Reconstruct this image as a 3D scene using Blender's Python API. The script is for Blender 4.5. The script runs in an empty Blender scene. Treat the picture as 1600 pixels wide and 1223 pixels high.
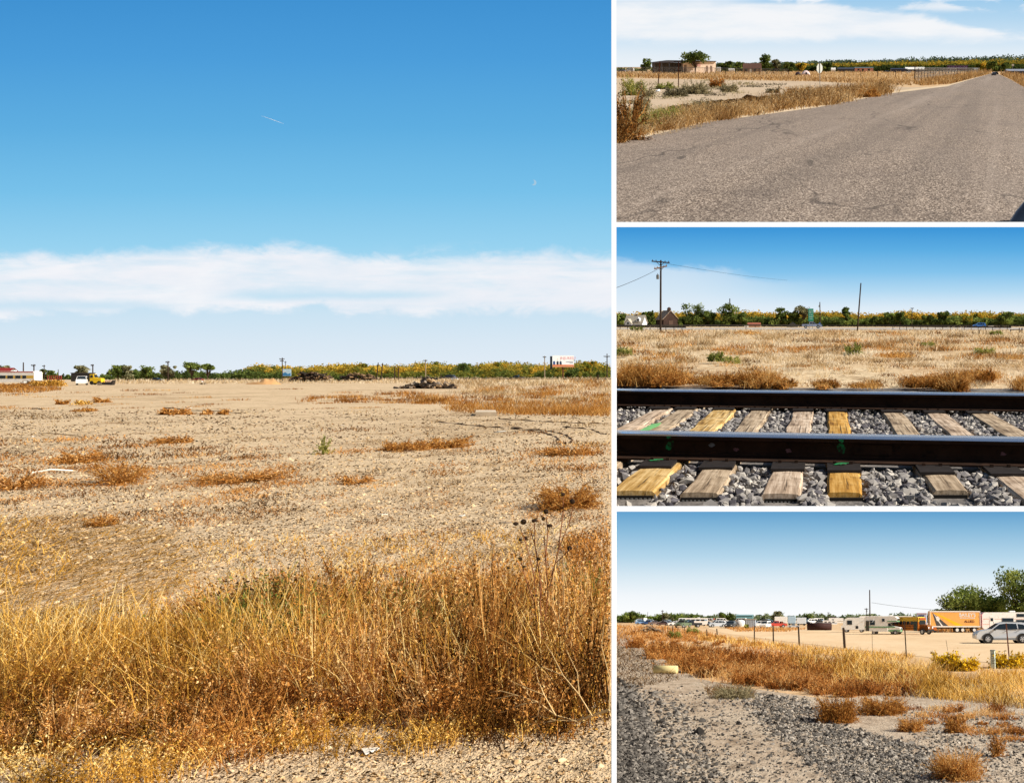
import bpy, math, random
import numpy as np
from mathutils import Matrix, Vector

rng = np.random.default_rng(7)
random.seed(7)
sc = bpy.context.scene
COL = sc.collection
F = 1600.0            # focal length in photo pixels
CX, CY = 1280.0, 587.0
EXPO = 0.48

# ------------------------------------------------------------------ colour / nodes
def lin(c):
    if isinstance(c, str):
        c = c.lstrip('#'); c = [int(c[i:i+2], 16)/255 for i in (0, 2, 4)]
        c = [x/12.92 if x <= .04045 else ((x+.055)/1.055)**2.4 for x in c]
    return (c[0], c[1], c[2], 1.0)

class G:
    def __init__(s, tree):
        s.t = tree; tree.nodes.clear()
    def new(s, typ, **kw):
        n = s.t.nodes.new(typ)
        for k, v in kw.items(): setattr(n, k, v)
        return n
    def put(s, sock, v):
        if isinstance(v, bpy.types.NodeSocket): s.t.links.new(v, sock)
        elif v is not None: sock.default_value = v
    def math(s, op, a, b=None, c=None, clamp=False):
        n = s.new('ShaderNodeMath', operation=op, use_clamp=clamp)
        s.put(n.inputs[0], a); s.put(n.inputs[1], b)
        if c is not None: s.put(n.inputs[2], c)
        return n.outputs[0]
    def vmath(s, op, a, b):
        n = s.new('ShaderNodeVectorMath', operation=op)
        s.put(n.inputs[0], a); s.put(n.inputs[1], b)
        return n.outputs[0]
    def obj(s):
        return s.new('ShaderNodeTexCoord').outputs['Object']
    def sep(s, v):
        n = s.new('ShaderNodeSeparateXYZ'); s.put(n.inputs[0], v); return n.outputs
    def comb(s, x, y, z):
        n = s.new('ShaderNodeCombineXYZ')
        s.put(n.inputs[0], x); s.put(n.inputs[1], y); s.put(n.inputs[2], z); return n.outputs[0]
    def noise(s, v, scale, detail=4, rough=.6, dist=0.):
        n = s.new('ShaderNodeTexNoise')
        s.put(n.inputs['Vector'], v); n.inputs['Scale'].default_value = scale
        n.inputs['Detail'].default_value = detail; n.inputs['Roughness'].default_value = rough
        n.inputs['Distortion'].default_value = dist
        return n.outputs['Fac']
    def voro(s, v, scale, out='Distance', feature='F1'):
        n = s.new('ShaderNodeTexVoronoi', feature=feature)
        s.put(n.inputs['Vector'], v); n.inputs['Scale'].default_value = scale
        return n.outputs[out]
    def rng(s, v, a, b, c=0., d=1., kind='SMOOTHSTEP'):
        n = s.new('ShaderNodeMapRange', interpolation_type=kind)
        s.put(n.inputs[0], v)
        for i, x in zip((1, 2, 3, 4), (a, b, c, d)): s.put(n.inputs[i], x)
        return n.outputs[0]
    def mix(s, f, a, b):
        n = s.new('ShaderNodeMix', data_type='RGBA')
        s.put(n.inputs[0], f); s.put(n.inputs[6], a); s.put(n.inputs[7], b)
        return n.outputs[2]
    def ramp(s, f, stops, ease='LINEAR'):
        n = s.new('ShaderNodeValToRGB'); r = n.color_ramp; r.interpolation = ease
        while len(r.elements) < len(stops): r.elements.new(.5)
        for e, (p, c) in zip(r.elements, stops): e.position = p; e.color = lin(c)
        s.put(n.inputs[0], f); return n.outputs[0]
    def bump(s, h, strength=.5, dist=.02):
        n = s.new('ShaderNodeBump'); n.inputs['Strength'].default_value = strength
        n.inputs['Distance'].default_value = dist; s.put(n.inputs['Height'], h)
        return n.outputs[0]
    def pbr(s, col, rough=.8, metal=0., normal=None, spec=.3):
        n = s.new('ShaderNodeBsdfPrincipled')
        s.put(n.inputs['Base Color'], col); s.put(n.inputs['Roughness'], rough)
        s.put(n.inputs['Metallic'], metal); n.inputs['Specular IOR Level'].default_value = spec
        if normal is not None: s.put(n.inputs['Normal'], normal)
        return n.outputs[0]
    def out(s, sh):
        o = s.new('ShaderNodeOutputMaterial'); s.put(o.inputs[0], sh)

MATS = {}
def newmat(name):
    m = bpy.data.materials.new(name); m.use_nodes = True
    return m, G(m.node_tree)

def paint(name, col, rough=.5, metal=0., var=.18, scale=3., bump=0., spec=.4, dirt=None):
    """a painted / plain surface with uneven wear"""
    if name in MATS: return MATS[name]
    m, g = newmat(name); v = g.obj()
    n = g.noise(v, scale, 5, .65)
    c = lin(col)
    hi = [min(1, x*(1+var)) for x in c[:3]]; lo = [x*(1-var) for x in c[:3]]
    cc = g.ramp(n, [(.3, lo), (.7, hi)])
    if dirt:
        d = g.rng(g.noise(v, scale*2.3, 6, .7), .52, .72)
        cc = g.mix(d, cc, lin(dirt))
    nm = g.bump(g.noise(v, scale*12, 4), .4, bump) if bump else None
    g.out(g.pbr(cc, rough, metal, nm, spec)); MATS[name] = m
    return m

def veg(name, cols, transl=.35, rough=.7):
    """leaf / straw: colour picked per blade by the tint attribute"""
    if name in MATS: return MATS[name]
    m, g = newmat(name)
    a = g.new('ShaderNodeAttribute', attribute_name='tint').outputs['Fac']
    k = len(cols)
    c = g.ramp(a, [(i/(k-1), x) for i, x in enumerate(cols)])
    d = g.new('ShaderNodeBsdfDiffuse'); g.put(d.inputs[0], c)
    t = g.new('ShaderNodeBsdfTranslucent'); g.put(t.inputs[0], c)
    x = g.new('ShaderNodeMixShader'); x.inputs[0].default_value = transl
    g.put(x.inputs[1], d.outputs[0]); g.put(x.inputs[2], t.outputs[0])
    g.out(x.outputs[0]); MATS[name] = m
    return m

# ------------------------------------------------------------------ mesh builder
class MB:
    def __init__(s):
        s.v = []; s.fi = []; s.fs = []; s.mi = []; s.ti = []; s.n = 0
    def add(s, verts, faces, mat=0, tint=.5):
        verts = np.asarray(verts, dtype=np.float64).reshape(-1, 3)
        for f in faces:
            s.fi.append(np.asarray(f, dtype=np.int64) + s.n)
        s.fs.append(np.array([len(f) for f in faces], dtype=np.int64))
        s.mi.append(np.full(len(faces), mat, dtype=np.int64))
        s.v.append(verts)
        s.ti.append(np.broadcast_to(np.asarray(tint, dtype=np.float64), (len(verts),)).copy())
        s.n += len(verts)
        return s
    def addq(s, verts, quads, mat=0, tint=.5):
        """big arrays: quads (M,k)"""
        verts = np.asarray(verts).reshape(-1, 3); quads = np.asarray(quads)
        s.fi.append((quads + s.n).ravel())
        s.fs.append(np.full(len(quads), quads.shape[1], dtype=np.int64))
        s.mi.append(np.full(len(quads), mat, dtype=np.int64))
        s.v.append(verts)
        s.ti.append(np.broadcast_to(np.asarray(tint, dtype=np.float64), (len(verts),)).copy())
        s.n += len(verts)
        return s
    # --- primitives
    def box(s, c, d, mat=0, rz=0., M=None, taper=1., tint=.5):
        x, y, z = d[0]/2, d[1]/2, d[2]/2
        p = [(-x, -y, -z), (x, -y, -z), (x, y, -z), (-x, y, -z),
             (-x*taper, -y*taper, z), (x*taper, -y*taper, z), (x*taper, y*taper, z), (-x*taper, y*taper, z)]
        R = Matrix.Rotation(rz, 3, 'Z') if M is None else M
        p = [R @ Vector(q) + Vector(c) for q in p]
        return s.add([tuple(q) for q in p], [(3, 2, 1, 0), (4, 5, 6, 7), (0, 1, 5, 4), (1, 2, 6, 5), (2, 3, 7, 6), (3, 0, 4, 7)], mat, tint)
    def rbox(s, c, d, r=.05, mat=0, rz=0.):
        """box with chamfered edges"""
        x, y, z = d[0]/2, d[1]/2, d[2]/2
        vs = []; 
        def ring(zz, ix):
            a, b = x-ix, y-ix
            rr = r
            return [(-a+rr, -b, zz), (a-rr, -b, zz), (a, -b+rr, zz), (a, b-rr, zz), (a-rr, b, zz), (-a+rr, b, zz), (-a, b-rr, zz), (-a, -b+rr, zz)]
        for zz, ix in ((-z, r*.6), (-z+r, 0), (z-r, 0), (z, r*.8)): vs += ring(zz, ix)
        fs = [tuple(range(7, -1, -1)), tuple(range(24, 32))]
        for k in range(3):
            for i in range(8):
                j = (i+1) % 8
                fs.append((k*8+i, k*8+j, k*8+8+j, k*8+8+i))
        R = Matrix.Rotation(rz, 3, 'Z')
        return s.add([tuple(R @ Vector(q) + Vector(c)) for q in vs], fs, mat)
    def tube(s, pts, rad, n=8, mat=0, caps=True, tint=.5):
        pts = [Vector(p) for p in pts]
        if not hasattr(rad, '__len__'): rad = [rad]*len(pts)
        vs = []
        for i, p in enumerate(pts):
            d = (pts[min(i+1, len(pts)-1)] - pts[max(i-1, 0)]).normalized()
            a = d.cross(Vector((0, 0, 1)) if abs(d.z) < .9 else Vector((1, 0, 0))).normalized(); b = d.cross(a)
            for k in range(n):
                t = 2*math.pi*k/n
                vs.append(tuple(p + (a*math.cos(t)+b*math.sin(t))*rad[i]))
        fs = []
        for i in range(len(pts)-1):
            for k in range(n):
                j = (k+1) % n
                fs.append((i*n+k, i*n+j, (i+1)*n+j, (i+1)*n+k))
        if caps:
            fs.append(tuple(range(n))); fs.append(tuple(range((len(pts)-1)*n, len(pts)*n))[::-1])
        return s.add(vs, fs, mat, tint)
    def lathe(s, prof, c=(0, 0, 0), axis='Z', n=16, mat=0):
        """prof: (radius, along-axis)"""
        vs = []; k = len(prof)
        for (r, z) in prof:
            for i in range(n):
                t = 2*math.pi*i/n; a, b = r*math.cos(t), r*math.sin(t)
                q = {'Z': (a, b, z), 'Y': (a, z, b), 'X': (z, a, b)}[axis]
                vs.append((q[0]+c[0], q[1]+c[1], q[2]+c[2]))
        fs = [(j*n+i, j*n+(i+1) % n, (j+1)*n+(i+1) % n, (j+1)*n+i) for j in range(k-1) for i in range(n)]
        fs.append(tuple(range(n))[::-1]); fs.append(tuple(range((k-1)*n, k*n)))
        return s.add(vs, fs, mat)
    def prism(s, prof, y0, y1, mat=0, tum=None):
        """side profile (x,z) extruded across y; tum(z) -> width factor"""
        tum = tum or (lambda z: 1.)
        k = len(prof); vs = []
        for y in (y0, y1):
            for (x, z) in prof: vs.append((x, y*tum(z), z))
        fs = [tuple(range(k)), tuple(range(k, 2*k))[::-1]]
        for i in range(k):
            j = (i+1) % k
            fs.append((j, i, k+i, k+j))
        return s.add(vs, fs, mat)
    def poly(s, pts, mat=0):
        return s.add(pts, [tuple(range(len(pts)))], mat)
    def slab(s, pts, nrm, th, mat=0):
        """a flat polygon given thickness th along nrm"""
        n = Vector(nrm)*th; k = len(pts)
        vs = [tuple(Vector(p)) for p in pts] + [tuple(Vector(p)+n) for p in pts]
        fs = [tuple(range(k))[::-1], tuple(range(k, 2*k))] + [(i, (i+1) % k, k+(i+1) % k, k+i) for i in range(k)]
        return s.add(vs, fs, mat)
    def ribbons(s, C, W, tint, mat=0, clip=None):
        """C (N,K,3) centre lines, W (N,K,3) half width vectors, tint (N,)"""
        N, K, _ = C.shape
        V = np.stack([C-W, C+W], axis=2)                 # N,K,2,3
        if clip is not None:
            pl, lo, hi = clip
            px, _ = pl.proj(V.reshape(-1, 3)); px = px.reshape(N, -1)
            ok = (px.max(1) < hi) & (px.min(1) > lo)
            V = V[ok]; tint = tint[ok]; N = len(V)
            if N == 0: return s
        base = (np.arange(N)*K*2)[:, None, None]
        k = np.arange(K-1)[None, :, None]*2
        q = base + k + np.array([0, 1, 3, 2])[None, None, :]
        return s.addq(V.reshape(-1, 3), q.reshape(-1, 4), mat, np.repeat(tint, K*2))
    def leaves(s, P, size, tint, mat=0, aspect=.6, clip=None, flat=0.):
        N = len(P)
        a = rng.normal(size=(N, 3)); a[:, 2] *= (1-flat); a /= np.linalg.norm(a, axis=1)[:, None]
        b = rng.normal(size=(N, 3)); b -= a*(a*b).sum(1)[:, None]; b /= np.linalg.norm(b, axis=1)[:, None]
        sz = np.broadcast_to(np.asarray(size, dtype=float), (N,))[:, None]
        a = a*sz; b = b*sz*aspect
        V = np.stack([P-a, P-b*.9+a*.1, P+a, P+b*.9+a*.1], axis=1)
        tint = np.broadcast_to(np.asarray(tint, dtype=float), (N,))
        if clip is not None:
            pl, lo, hi = clip
            px, _ = pl.proj(V.reshape(-1, 3)); px = px.reshape(N, -1)
            ok = (px.max(1) < hi) & (px.min(1) > lo); V = V[ok]; tint = tint[ok]; N = len(V)
        q = np.arange(N*4).reshape(N, 4)
        return s.addq(V.reshape(-1, 3), q, mat, np.repeat(tint, 4))
    def mesh(s, name, mats, smooth=False):
        me = bpy.data.meshes.new(name)
        V = np.concatenate(s.v) if s.v else np.zeros((0, 3))
        fs = np.concatenate(s.fs); fi = np.concatenate(s.fi)
        me.vertices.add(len(V)); me.vertices.foreach_set('co', V.astype(np.float32).ravel())
        me.loops.add(len(fi)); me.loops.foreach_set('vertex_index', fi.astype(np.int32))
        me.polygons.add(len(fs))
        st = np.concatenate([[0], np.cumsum(fs)[:-1]]).astype(np.int32)
        me.polygons.foreach_set('loop_start', st)
        me.polygons.foreach_set('material_index', np.concatenate(s.mi).astype(np.int32))
        me.polygons.foreach_set('use_smooth', np.full(len(fs), smooth, dtype=bool))
        at = me.attributes.new('tint', 'FLOAT', 'POINT')
        at.data.foreach_set('value', np.concatenate(s.ti).astype(np.float32))
        for m in mats: me.materials.append(m)
        me.update(calc_edges=True); me.validate()
        return me

def text_into(mb, s, M, size=1., mat=0, th=.0, bold=0.):
    cu = bpy.data.curves.new('lettering', 'FONT'); cu.body = s; cu.size = size
    cu.align_x = 'CENTER'; cu.align_y = 'CENTER'; cu.offset = bold; cu.resolution_u = 2
    o = bpy.data.objects.new('lettering', cu); COL.objects.link(o)
    dg = bpy.context.evaluated_depsgraph_get()
    me = bpy.data.meshes.new_from_object(o.evaluated_get(dg))
    vs = [tuple(M @ v.co) for v in me.vertices]; fs = [tuple(p.vertices) for p in me.polygons]
    if vs: mb.add(vs, fs, mat)
    bpy.data.objects.remove(o); bpy.data.meshes.remove(me); bpy.data.curves.remove(cu)

# ------------------------------------------------------------------ places
class Place:
    """a stretch of country with its own ground plane: h metres under the eye, horizon row yh"""
    def __init__(s, yh, h, S):
        s.t = math.atan((CY-yh)/F); s.h = h; s.S = S
        s.R = Matrix.Rotation(s.t, 4, 'X')
        s.M = s.R @ Matrix.Scale(S, 4) @ Matrix.Translation((0, 0, -h))
        s.Mn = np.array(s.M)
    def k(s, px, py):
        d = s.R.to_3x3().transposed() @ Vector(((px-CX)/F, 1, (CY-py)/F))
        return d, s.h/max(-d.z, 1e-6)
    def g(s, px, py):
        d, k = s.k(px, py); return d.x*k, d.y*k
    def ppm(s, px, py):
        return F/s.k(px, py)[1]
    def at_depth(s, px, py, v):
        """point on the viewing ray at distance v along the ground"""
        d, _ = s.k(px, py); k = v/d.y
        return Vector((d.x*k, v, s.h + d.z*k))
    def gn(s, px, py):
        c, sn = math.cos(s.t), math.sin(s.t)
        dx = (px-CX)/F; dz = (CY-py)/F
        dy = c + sn*dz; dz2 = -sn + c*dz
        k = s.h/np.maximum(-dz2, 1e-6)
        return dx*k, dy*k, k
    def proj(s, P):
        Q = P @ s.Mn[:3, :3].T + s.Mn[:3, 3]
        return CX + F*Q[:, 0]/Q[:, 1], CY - F*Q[:, 2]/Q[:, 1]
    def T(s, u, v, w=0., rz=0., sc=1.):
        return s.M @ Matrix.Translation((u, v, w)) @ Matrix.Rotation(rz, 4, 'Z') @ Matrix.Scale(sc, 4)
    def Tp(s, px, py, rz=0., sc=1., w=0.):
        u, v = s.g(px, py); return s.T(u, v, w, rz, sc)
    def fit(s, px, py, hpx, hreal):
        return hpx/s.ppm(px, py)/hreal
    def pan(s, deg):
        return deg

LF = Place(587, 1.6, 1.0)        # the big field on the left
T3 = Place(955, 2.6, 1.0)        # the scrap yard by the railway bank
T2 = Place(498, .99, 51.0)       # the railway track
T1 = Place(95, 2.4, 672.0)      # the road

# ------------------------------------------------------------------ objects
def link(o, parent=None, M=None):
    COL.objects.link(o)
    if parent is not None: o.parent = parent
    if M is not None: o.matrix_basis = M
    return o
def tag(o, label, cat, group=None, kind=None):
    if label: o['label'] = label
    if cat: o['category'] = cat
    if group: o['group'] = group
    if kind: o['kind'] = kind
    return o
def root(name, label, cat, M, group=None):
    o = bpy.data.objects.new(name, None); o.empty_display_size = .2
    link(o, None, M); return tag(o, label, cat, group)
def part(name, mb, mats, parent, smooth=False, label=None, M=None):
    o = bpy.data.objects.new(name, mb if isinstance(mb, bpy.types.Mesh) else mb.mesh(name, mats, smooth))
    link(o, parent, M)
    if label: o['label'] = label
    return o
def single(name, mb, mats, label, cat, M, group=None, smooth=False, kind=None):
    o = bpy.data.objects.new(name, mb if isinstance(mb, bpy.types.Mesh) else mb.mesh(name, mats, smooth))
    link(o, None, M); return tag(o, label, cat, group, kind)
def struct(name, mb, mats, M, smooth=False):
    o = bpy.data.objects.new(name, mb.mesh(name, mats, smooth)); link(o, None, M)
    o['kind'] = 'structure'; return o
def copy_thing(r, M, label=None, group=None):
    def cp(o, par):
        c = o.copy(); COL.objects.link(c); c.parent = par
        for ch in o.children: cp(ch, c)
        return c
    c = cp(r, None); c.matrix_basis = M
    if label: c['label'] = label
    if group: c['group'] = group
    return c

# ------------------------------------------------------------------ vegetation
def in_poly(x, y, poly):
    r = np.zeros(len(x), dtype=bool); n = len(poly)
    for i in range(n):
        x0, y0 = poly[i]; x1, y1 = poly[(i+1) % n]
        c = ((y0 > y) != (y1 > y))
        xx = (x1-x0)*(y-y0)/((y1-y0) if y1 != y0 else 1e-9) + x0
        r ^= c & (x < xx)
    return r
def scat(pl, poly, n):
    xs = [p[0] for p in poly]; ys = [p[1] for p in poly]
    X = []; Y = []; tot = 0
    while tot < n:
        x = rng.uniform(min(xs), max(xs), n*2); y = rng.uniform(min(ys), max(ys), n*2)
        ok = in_poly(x, y, poly); X.append(x[ok]); Y.append(y[ok]); tot += ok.sum()
        if ok.sum() == 0: break
    x = np.concatenate(X)[:n]; y = np.concatenate(Y)[:n]
    u, v, k = pl.gn(x, y)
    return u, v, k, x, y
def blades(mb, u, v, h, w, tint, lean=.3, bend=.35, seg=3, mat=0, az=None, clip=None, w0=0., azs=9.):
    N = len(u)
    h = np.broadcast_to(np.asarray(h, float), (N,)); w = np.broadcast_to(np.asarray(w, float), (N,))
    a = rng.uniform(0, 2*np.pi, N) if az is None else az + rng.normal(0, azs, N)
    L = np.abs(rng.normal(0, lean, N)) if np.isscalar(lean) else lean
    B = np.abs(rng.normal(0, bend, N))
    s = np.linspace(0, 1, seg+1)[None, :]
    r = h[:, None]*(L[:, None]*s + B[:, None]*s**2)
    zz = h[:, None]*s*(1 - .35*np.minimum(B[:, None], 1.2)*s)
    C = np.stack([u[:, None]+np.cos(a)[:, None]*r, v[:, None]+np.sin(a)[:, None]*r, zz+w0], axis=2)
    f = rng.uniform(-.9, .9, N)
    wd = np.stack([np.cos(f), np.sin(f), np.zeros(N)], axis=1)
    W = wd[:, None, :]*(w[:, None]*.5*(1-.8*s))[:, :, None]
    mb.ribbons(C, W, np.broadcast_to(np.asarray(tint, float), (N,)), mat, clip)
    return C
def seeds(mb, C, per, size, tint, lo=.35, mat=0, clip=None, spread=.02):
    """little seed heads / leaflets strung along blades"""
    N, K, _ = C.shape
    s = rng.uniform(lo, 1, (N, per))*(K-1); i = np.minimum(s.astype(int), K-2); f = (s-i)[..., None]
    n = np.arange(N)[:, None]
    P = C[n, i]*(1-f) + C[n, i+1]*f + rng.normal(0, spread, (N, per, 3))
    t = np.repeat(np.broadcast_to(np.asarray(tint, float), (N,)), per) + rng.normal(0, .08, N*per)
    mb.leaves(P.reshape(-1, 3), np.repeat(np.broadcast_to(np.asarray(size, float), (N,)), per)*rng.uniform(.5, 1.3, N*per), np.clip(t, 0, 1), mat, .5, clip)
def bush(mb, h, w, n=60, sub=6, leaf=8, tw=.012, ls=.03, seed=0, up=.5, tint=(.2, .8), mat=0, lmat=None, droop=0., ltint=None):
    """twiggy dome-shaped weed growing at the origin"""
    R = np.random.default_rng(seed)
    a = R.uniform(0, 2*np.pi, n); e = np.arccos(R.uniform(0, 1-up*.5, n))   # from vertical
    d = np.stack([np.sin(e)*np.cos(a)*w/2, np.sin(e)*np.sin(a)*w/2, np.cos(e)*h], 1)*R.uniform(.75, 1.08, n)[:, None]
    s = np.linspace(0, 1, 5)[None, :, None]
    jit = R.normal(0, .06, (n, 5, 3))*np.array([w/2, w/2, h])*s
    C = d[:, None, :]*np.concatenate([s**.9, s**.9, s**(.8)], axis=2) + jit
    C[:, :, 2] -= droop*h*(s[..., 0]**3)
    C[:, :, 2] = np.maximum(C[:, :, 2], 0.0)
    def wv(N, K, base):
        f = R.uniform(0, 2*np.pi, N)
        x = np.stack([np.cos(f), np.sin(f)*.6, R.normal(0, .4, N)], 1)
        return x[:, None, :]*(base*(1-.75*np.linspace(0, 1, K)))[None, :, None]
    t = R.uniform(tint[0], tint[1], n)
    mb.ribbons(C, wv(n, 5, tw), t, mat)
    if sub:
        m = n*sub; q = np.repeat(np.arange(n), sub)
        ss = R.uniform(.25, 1, m)*4; i = np.minimum(ss.astype(int), 3); f = (ss-i)[:, None]
        p = C[q, i]*(1-f)+C[q, i+1]*f
        dd = d[q]*.32*R.uniform(.5, 1.2, m)[:, None] + R.normal(0, .13, (m, 3))*np.array([w/2, w/2, h])
        s3 = np.linspace(0, 1, 3)[None, :, None]
        C2 = p[:, None, :] + dd[:, None, :]*s3 + R.normal(0, .02, (m, 3, 3))*h*s3
        C2[:, :, 2] = np.maximum(C2[:, :, 2], 0.0)
        mb.ribbons(C2, wv(m, 3, tw*.6), np.clip(t[q]+R.normal(0, .1, m), 0, 1), mat)
    else: C2 = C
    if leaf:
        M_ = len(C2); K = C2.shape[1]; ss = R.uniform(.1, 1, (M_, leaf))*(K-1); i = np.minimum(ss.astype(int), K-2); f = (ss-i)[..., None]
        nn = np.arange(M_)[:, None]
        P = (C2[nn, i]*(1-f)+C2[nn, i+1]*f).reshape(-1, 3) + R.normal(0, ls*.7, (M_*leaf, 3))
        P[:, 2] = np.maximum(P[:, 2], ls*.3)
        lo, hi = ltint or tint
        mb.leaves(P, ls*R.uniform(.5, 1.3, len(P)), R.uniform(lo, hi, len(P)), mat if lmat is None else lmat, .55)
    return mb
def tree_meshes(seed, h=8., w=7., leaves=1500, ls=.22, lobes=10, base=.25, trunk=.25, kind='round', tint=(0, 1)):
    R = np.random.default_rng(seed)
    tm, cm = MB(), MB()
    tr = [(0, 0, -.1), (R.normal(0, .1), R.normal(0, .1), h*.2), (R.normal(0, .25), R.normal(0, .2), h*.45), (R.normal(0, .3), R.normal(0, .2), h*.75)]
    tm.tube(tr, [trunk, trunk*.8, trunk*.55, trunk*.2], 7)
    L = []
    for i in range(lobes):
        if kind == 'cone':
            z = base*h + (h*(1-base))*R.uniform(0, 1)**1.2; rr = w/2*(1-(z-base*h)/(h*(1-base)))*.75
            a = R.uniform(0, 6.28); c = np.array([math.cos(a)*rr*.6, math.sin(a)*rr*.6, z]); r = np.array([1, 1, 1.3])*max(rr*.6, w*.08)
        else:
            a = R.uniform(0, 6.28); rr = w/2*R.uniform(.15, .8); z = h*(base+.12+ (1-base-.25)*R.uniform(0, 1))
            if kind == 'broad': z = h*(base+.2+(1-base-.35)*R.uniform(.0, 1)*(1-.45*(rr/(w/2))**2))
            c = np.array([math.cos(a)*rr, math.sin(a)*rr, z]); r = np.array([1, 1, .75])*w*R.uniform(.1, .21)
        L.append((c, r, R.uniform(tint[0], tint[1])))
        if kind != 'cone':
            tm.tube([tr[1], ((tr[2][0]+c[0])*.5, (tr[2][1]+c[1])*.5, (h*.3+c[2])*.5), tuple(c)], [trunk*.45, trunk*.3, trunk*.1], 5)
    per = max(leaves//lobes, 4)
    for c, r, t in L:
        x = R.normal(size=(per, 3)); x /= np.linalg.norm(x, axis=1)[:, None]
        x *= (R.uniform(.15, 1, per)**.45)[:, None]*(1+R.normal(0, .16, per))[:, None]
        P = c + x*r
        cm.leaves(P, ls*R.uniform(.5, 1.25, per), np.clip(t+R.normal(0, .13, per), 0, 1), 0, .7)
    return tm, cm
TREES = {}
def tree(pl, px, py, hpx, wpx, style, mat, label, seed, name='tree', leaves=1900, ls=None, lobes=24, base=.15, kind='round', cat='tree', group=None, rz=0.):
    k = pl.ppm(px, py); h = hpx/k; w = wpx/k
    ls = (1.5/k) if ls is None else ls/k
    r = root(name, label, cat, pl.Tp(px, py, rz), group)
    tm, cm = tree_meshes(seed, h, w, leaves, ls, lobes, base, max(h*.022, .9/k), kind)
    part('trunk', tm, [M_bark()], r); part('crown', cm, [mat], r)
    return r
def M_bark(): return paint('bark', '#4a3a2a', .95, 0, .35, 4., .02)

def stone_batch(mb, u, v, w, size, tint, mat=0, flat=.7, seed=1):
    """angular stones: squashed random icosahedra"""
    R = np.random.default_rng(seed)
    p = (1+5**.5)/2
    I = np.array([(-1, p, 0), (1, p, 0), (-1, -p, 0), (1, -p, 0), (0, -1, p), (0, 1, p), (0, -1, -p), (0, 1, -p), (p, 0, -1), (p, 0, 1), (-p, 0, -1), (-p, 0, 1)])/1.9
    Fc = np.array([(0, 11, 5), (0, 5, 1), (0, 1, 7), (0, 7, 10), (0, 10, 11), (1, 5, 9), (5, 11, 4), (11, 10, 2), (10, 7, 6), (7, 1, 8), (3, 9, 4), (3, 4, 2), (3, 2, 6), (3, 6, 8), (3, 8, 9), (4, 9, 5), (2, 4, 11), (6, 2, 10), (8, 6, 7), (9, 8, 1)])
    N = len(u)
    V = np.sign(I[None])*np.abs(I[None])**.8*(1+R.normal(0, .3, (N, 12, 1)).clip(-.55, .6))*R.uniform(.5, 1.35, (N, 1, 3))
    a = R.normal(size=(N, 3)); a /= np.linalg.norm(a, axis=1)[:, None]
    b = R.normal(size=(N, 3)); b -= a*(a*b).sum(1)[:, None]; b /= np.linalg.norm(b, axis=1)[:, None]
    c = np.cross(a, b)
    Rm = np.stack([a, b, c], axis=1)
    V = np.einsum('nij,nkj->nki', Rm, V)
    V[:, :, 2] *= flat
    V = V*np.asarray(size).reshape(N, 1, 1)*.5
    V += np.stack([u, v, np.broadcast_to(w, (N,))], 1)[:, None, :]
    q = (np.arange(N)*12)[:, None, None] + Fc[None]
    mb.addq(V.reshape(-1, 3), q.reshape(-1, 3), mat, np.repeat(tint, 12))
    return mb
# ------------------------------------------------------------------ camera, sun, world
cam = bpy.data.cameras.new('camera'); camo = bpy.data.objects.new('camera', cam); COL.objects.link(camo)
camo.rotation_euler = (math.pi/2, 0, 0)
cam.sensor_width = 36; cam.lens = 36*F/1600
cam.shift_x = (800-CX)/1600; cam.shift_y = (CY-611.5)/1600
cam.clip_start = .1; cam.clip_end = 2e6
sc.camera = camo
SUN_AZ, SUN_EL = 101., 36.       # degrees right of the view direction / above the ground
az, el = math.radians(SUN_AZ), math.radians(SUN_EL)
sdir = Vector((math.sin(az)*math.cos(el), math.cos(az)*math.cos(el), math.sin(el)))
sun = bpy.data.lights.new('sun', 'SUN'); sun.energy = 5.0; sun.angle = math.radians(.5); sun.color = (1, .93, .82)
suno = bpy.data.objects.new('sun', sun); COL.objects.link(suno)
suno.rotation_euler = (-sdir).to_track_quat('-Z', 'Y').to_euler()
w = bpy.data.worlds.new('World'); sc.world = w; w.use_nodes = True
g = G(w.node_tree)
st = g.new('ShaderNodeTexSky', sky_type='NISHITA'); st.sun_disc = False
st.sun_elevation = el; st.sun_rotation = az
bg = g.new('ShaderNodeBackground'); bg.inputs[1].default_value = .055
g.put(bg.inputs[0], st.outputs[0])
o = g.new('ShaderNodeOutputWorld'); g.put(o.inputs[0], bg.outputs[0])
vs = sc.view_settings; vs.view_transform = 'Standard'; vs.look = 'None'; vs.exposure = EXPO; vs.gamma = 1
sc.cycles.max_bounces = 6; sc.cycles.transparent_max_bounces = 8

# ------------------------------------------------------------------ skies
def zr(row): return (CY-row)/F
def xr(px): return (px-CX)/F
def sky_sheet(D, x0, x1, row0, row1, mat):
    mb = MB(); z0, z1 = zr(row1), zr(row0)
    mb.poly([(x0, 0, z0), (x1, 0, z0), (x1, 0, z1), (x0, 0, z1)])
    return struct('sky', mb, [mat], Matrix.Translation((0, D, 0)) @ Matrix.Scale(D, 4))
def skymat(name, rows, build):
    m, g = newmat(name); v = g.obj(); x, y, z = g.sep(v)
    r0, r1 = rows[0][0], rows[-1][0]
    f = g.math('DIVIDE', g.math('SUBTRACT', zr(r0), z), zr(r0)-zr(r1), clamp=True)
    col = g.ramp(f, [((r-r0)/(r1-r0), c) for r, c in rows])
    col = build(g, v, x, z, col)
    e = g.new('ShaderNodeEmission'); g.put(e.inputs[0], col); e.inputs[1].default_value = 2**(-EXPO)
    g.out(e.outputs[0]); return m
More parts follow.
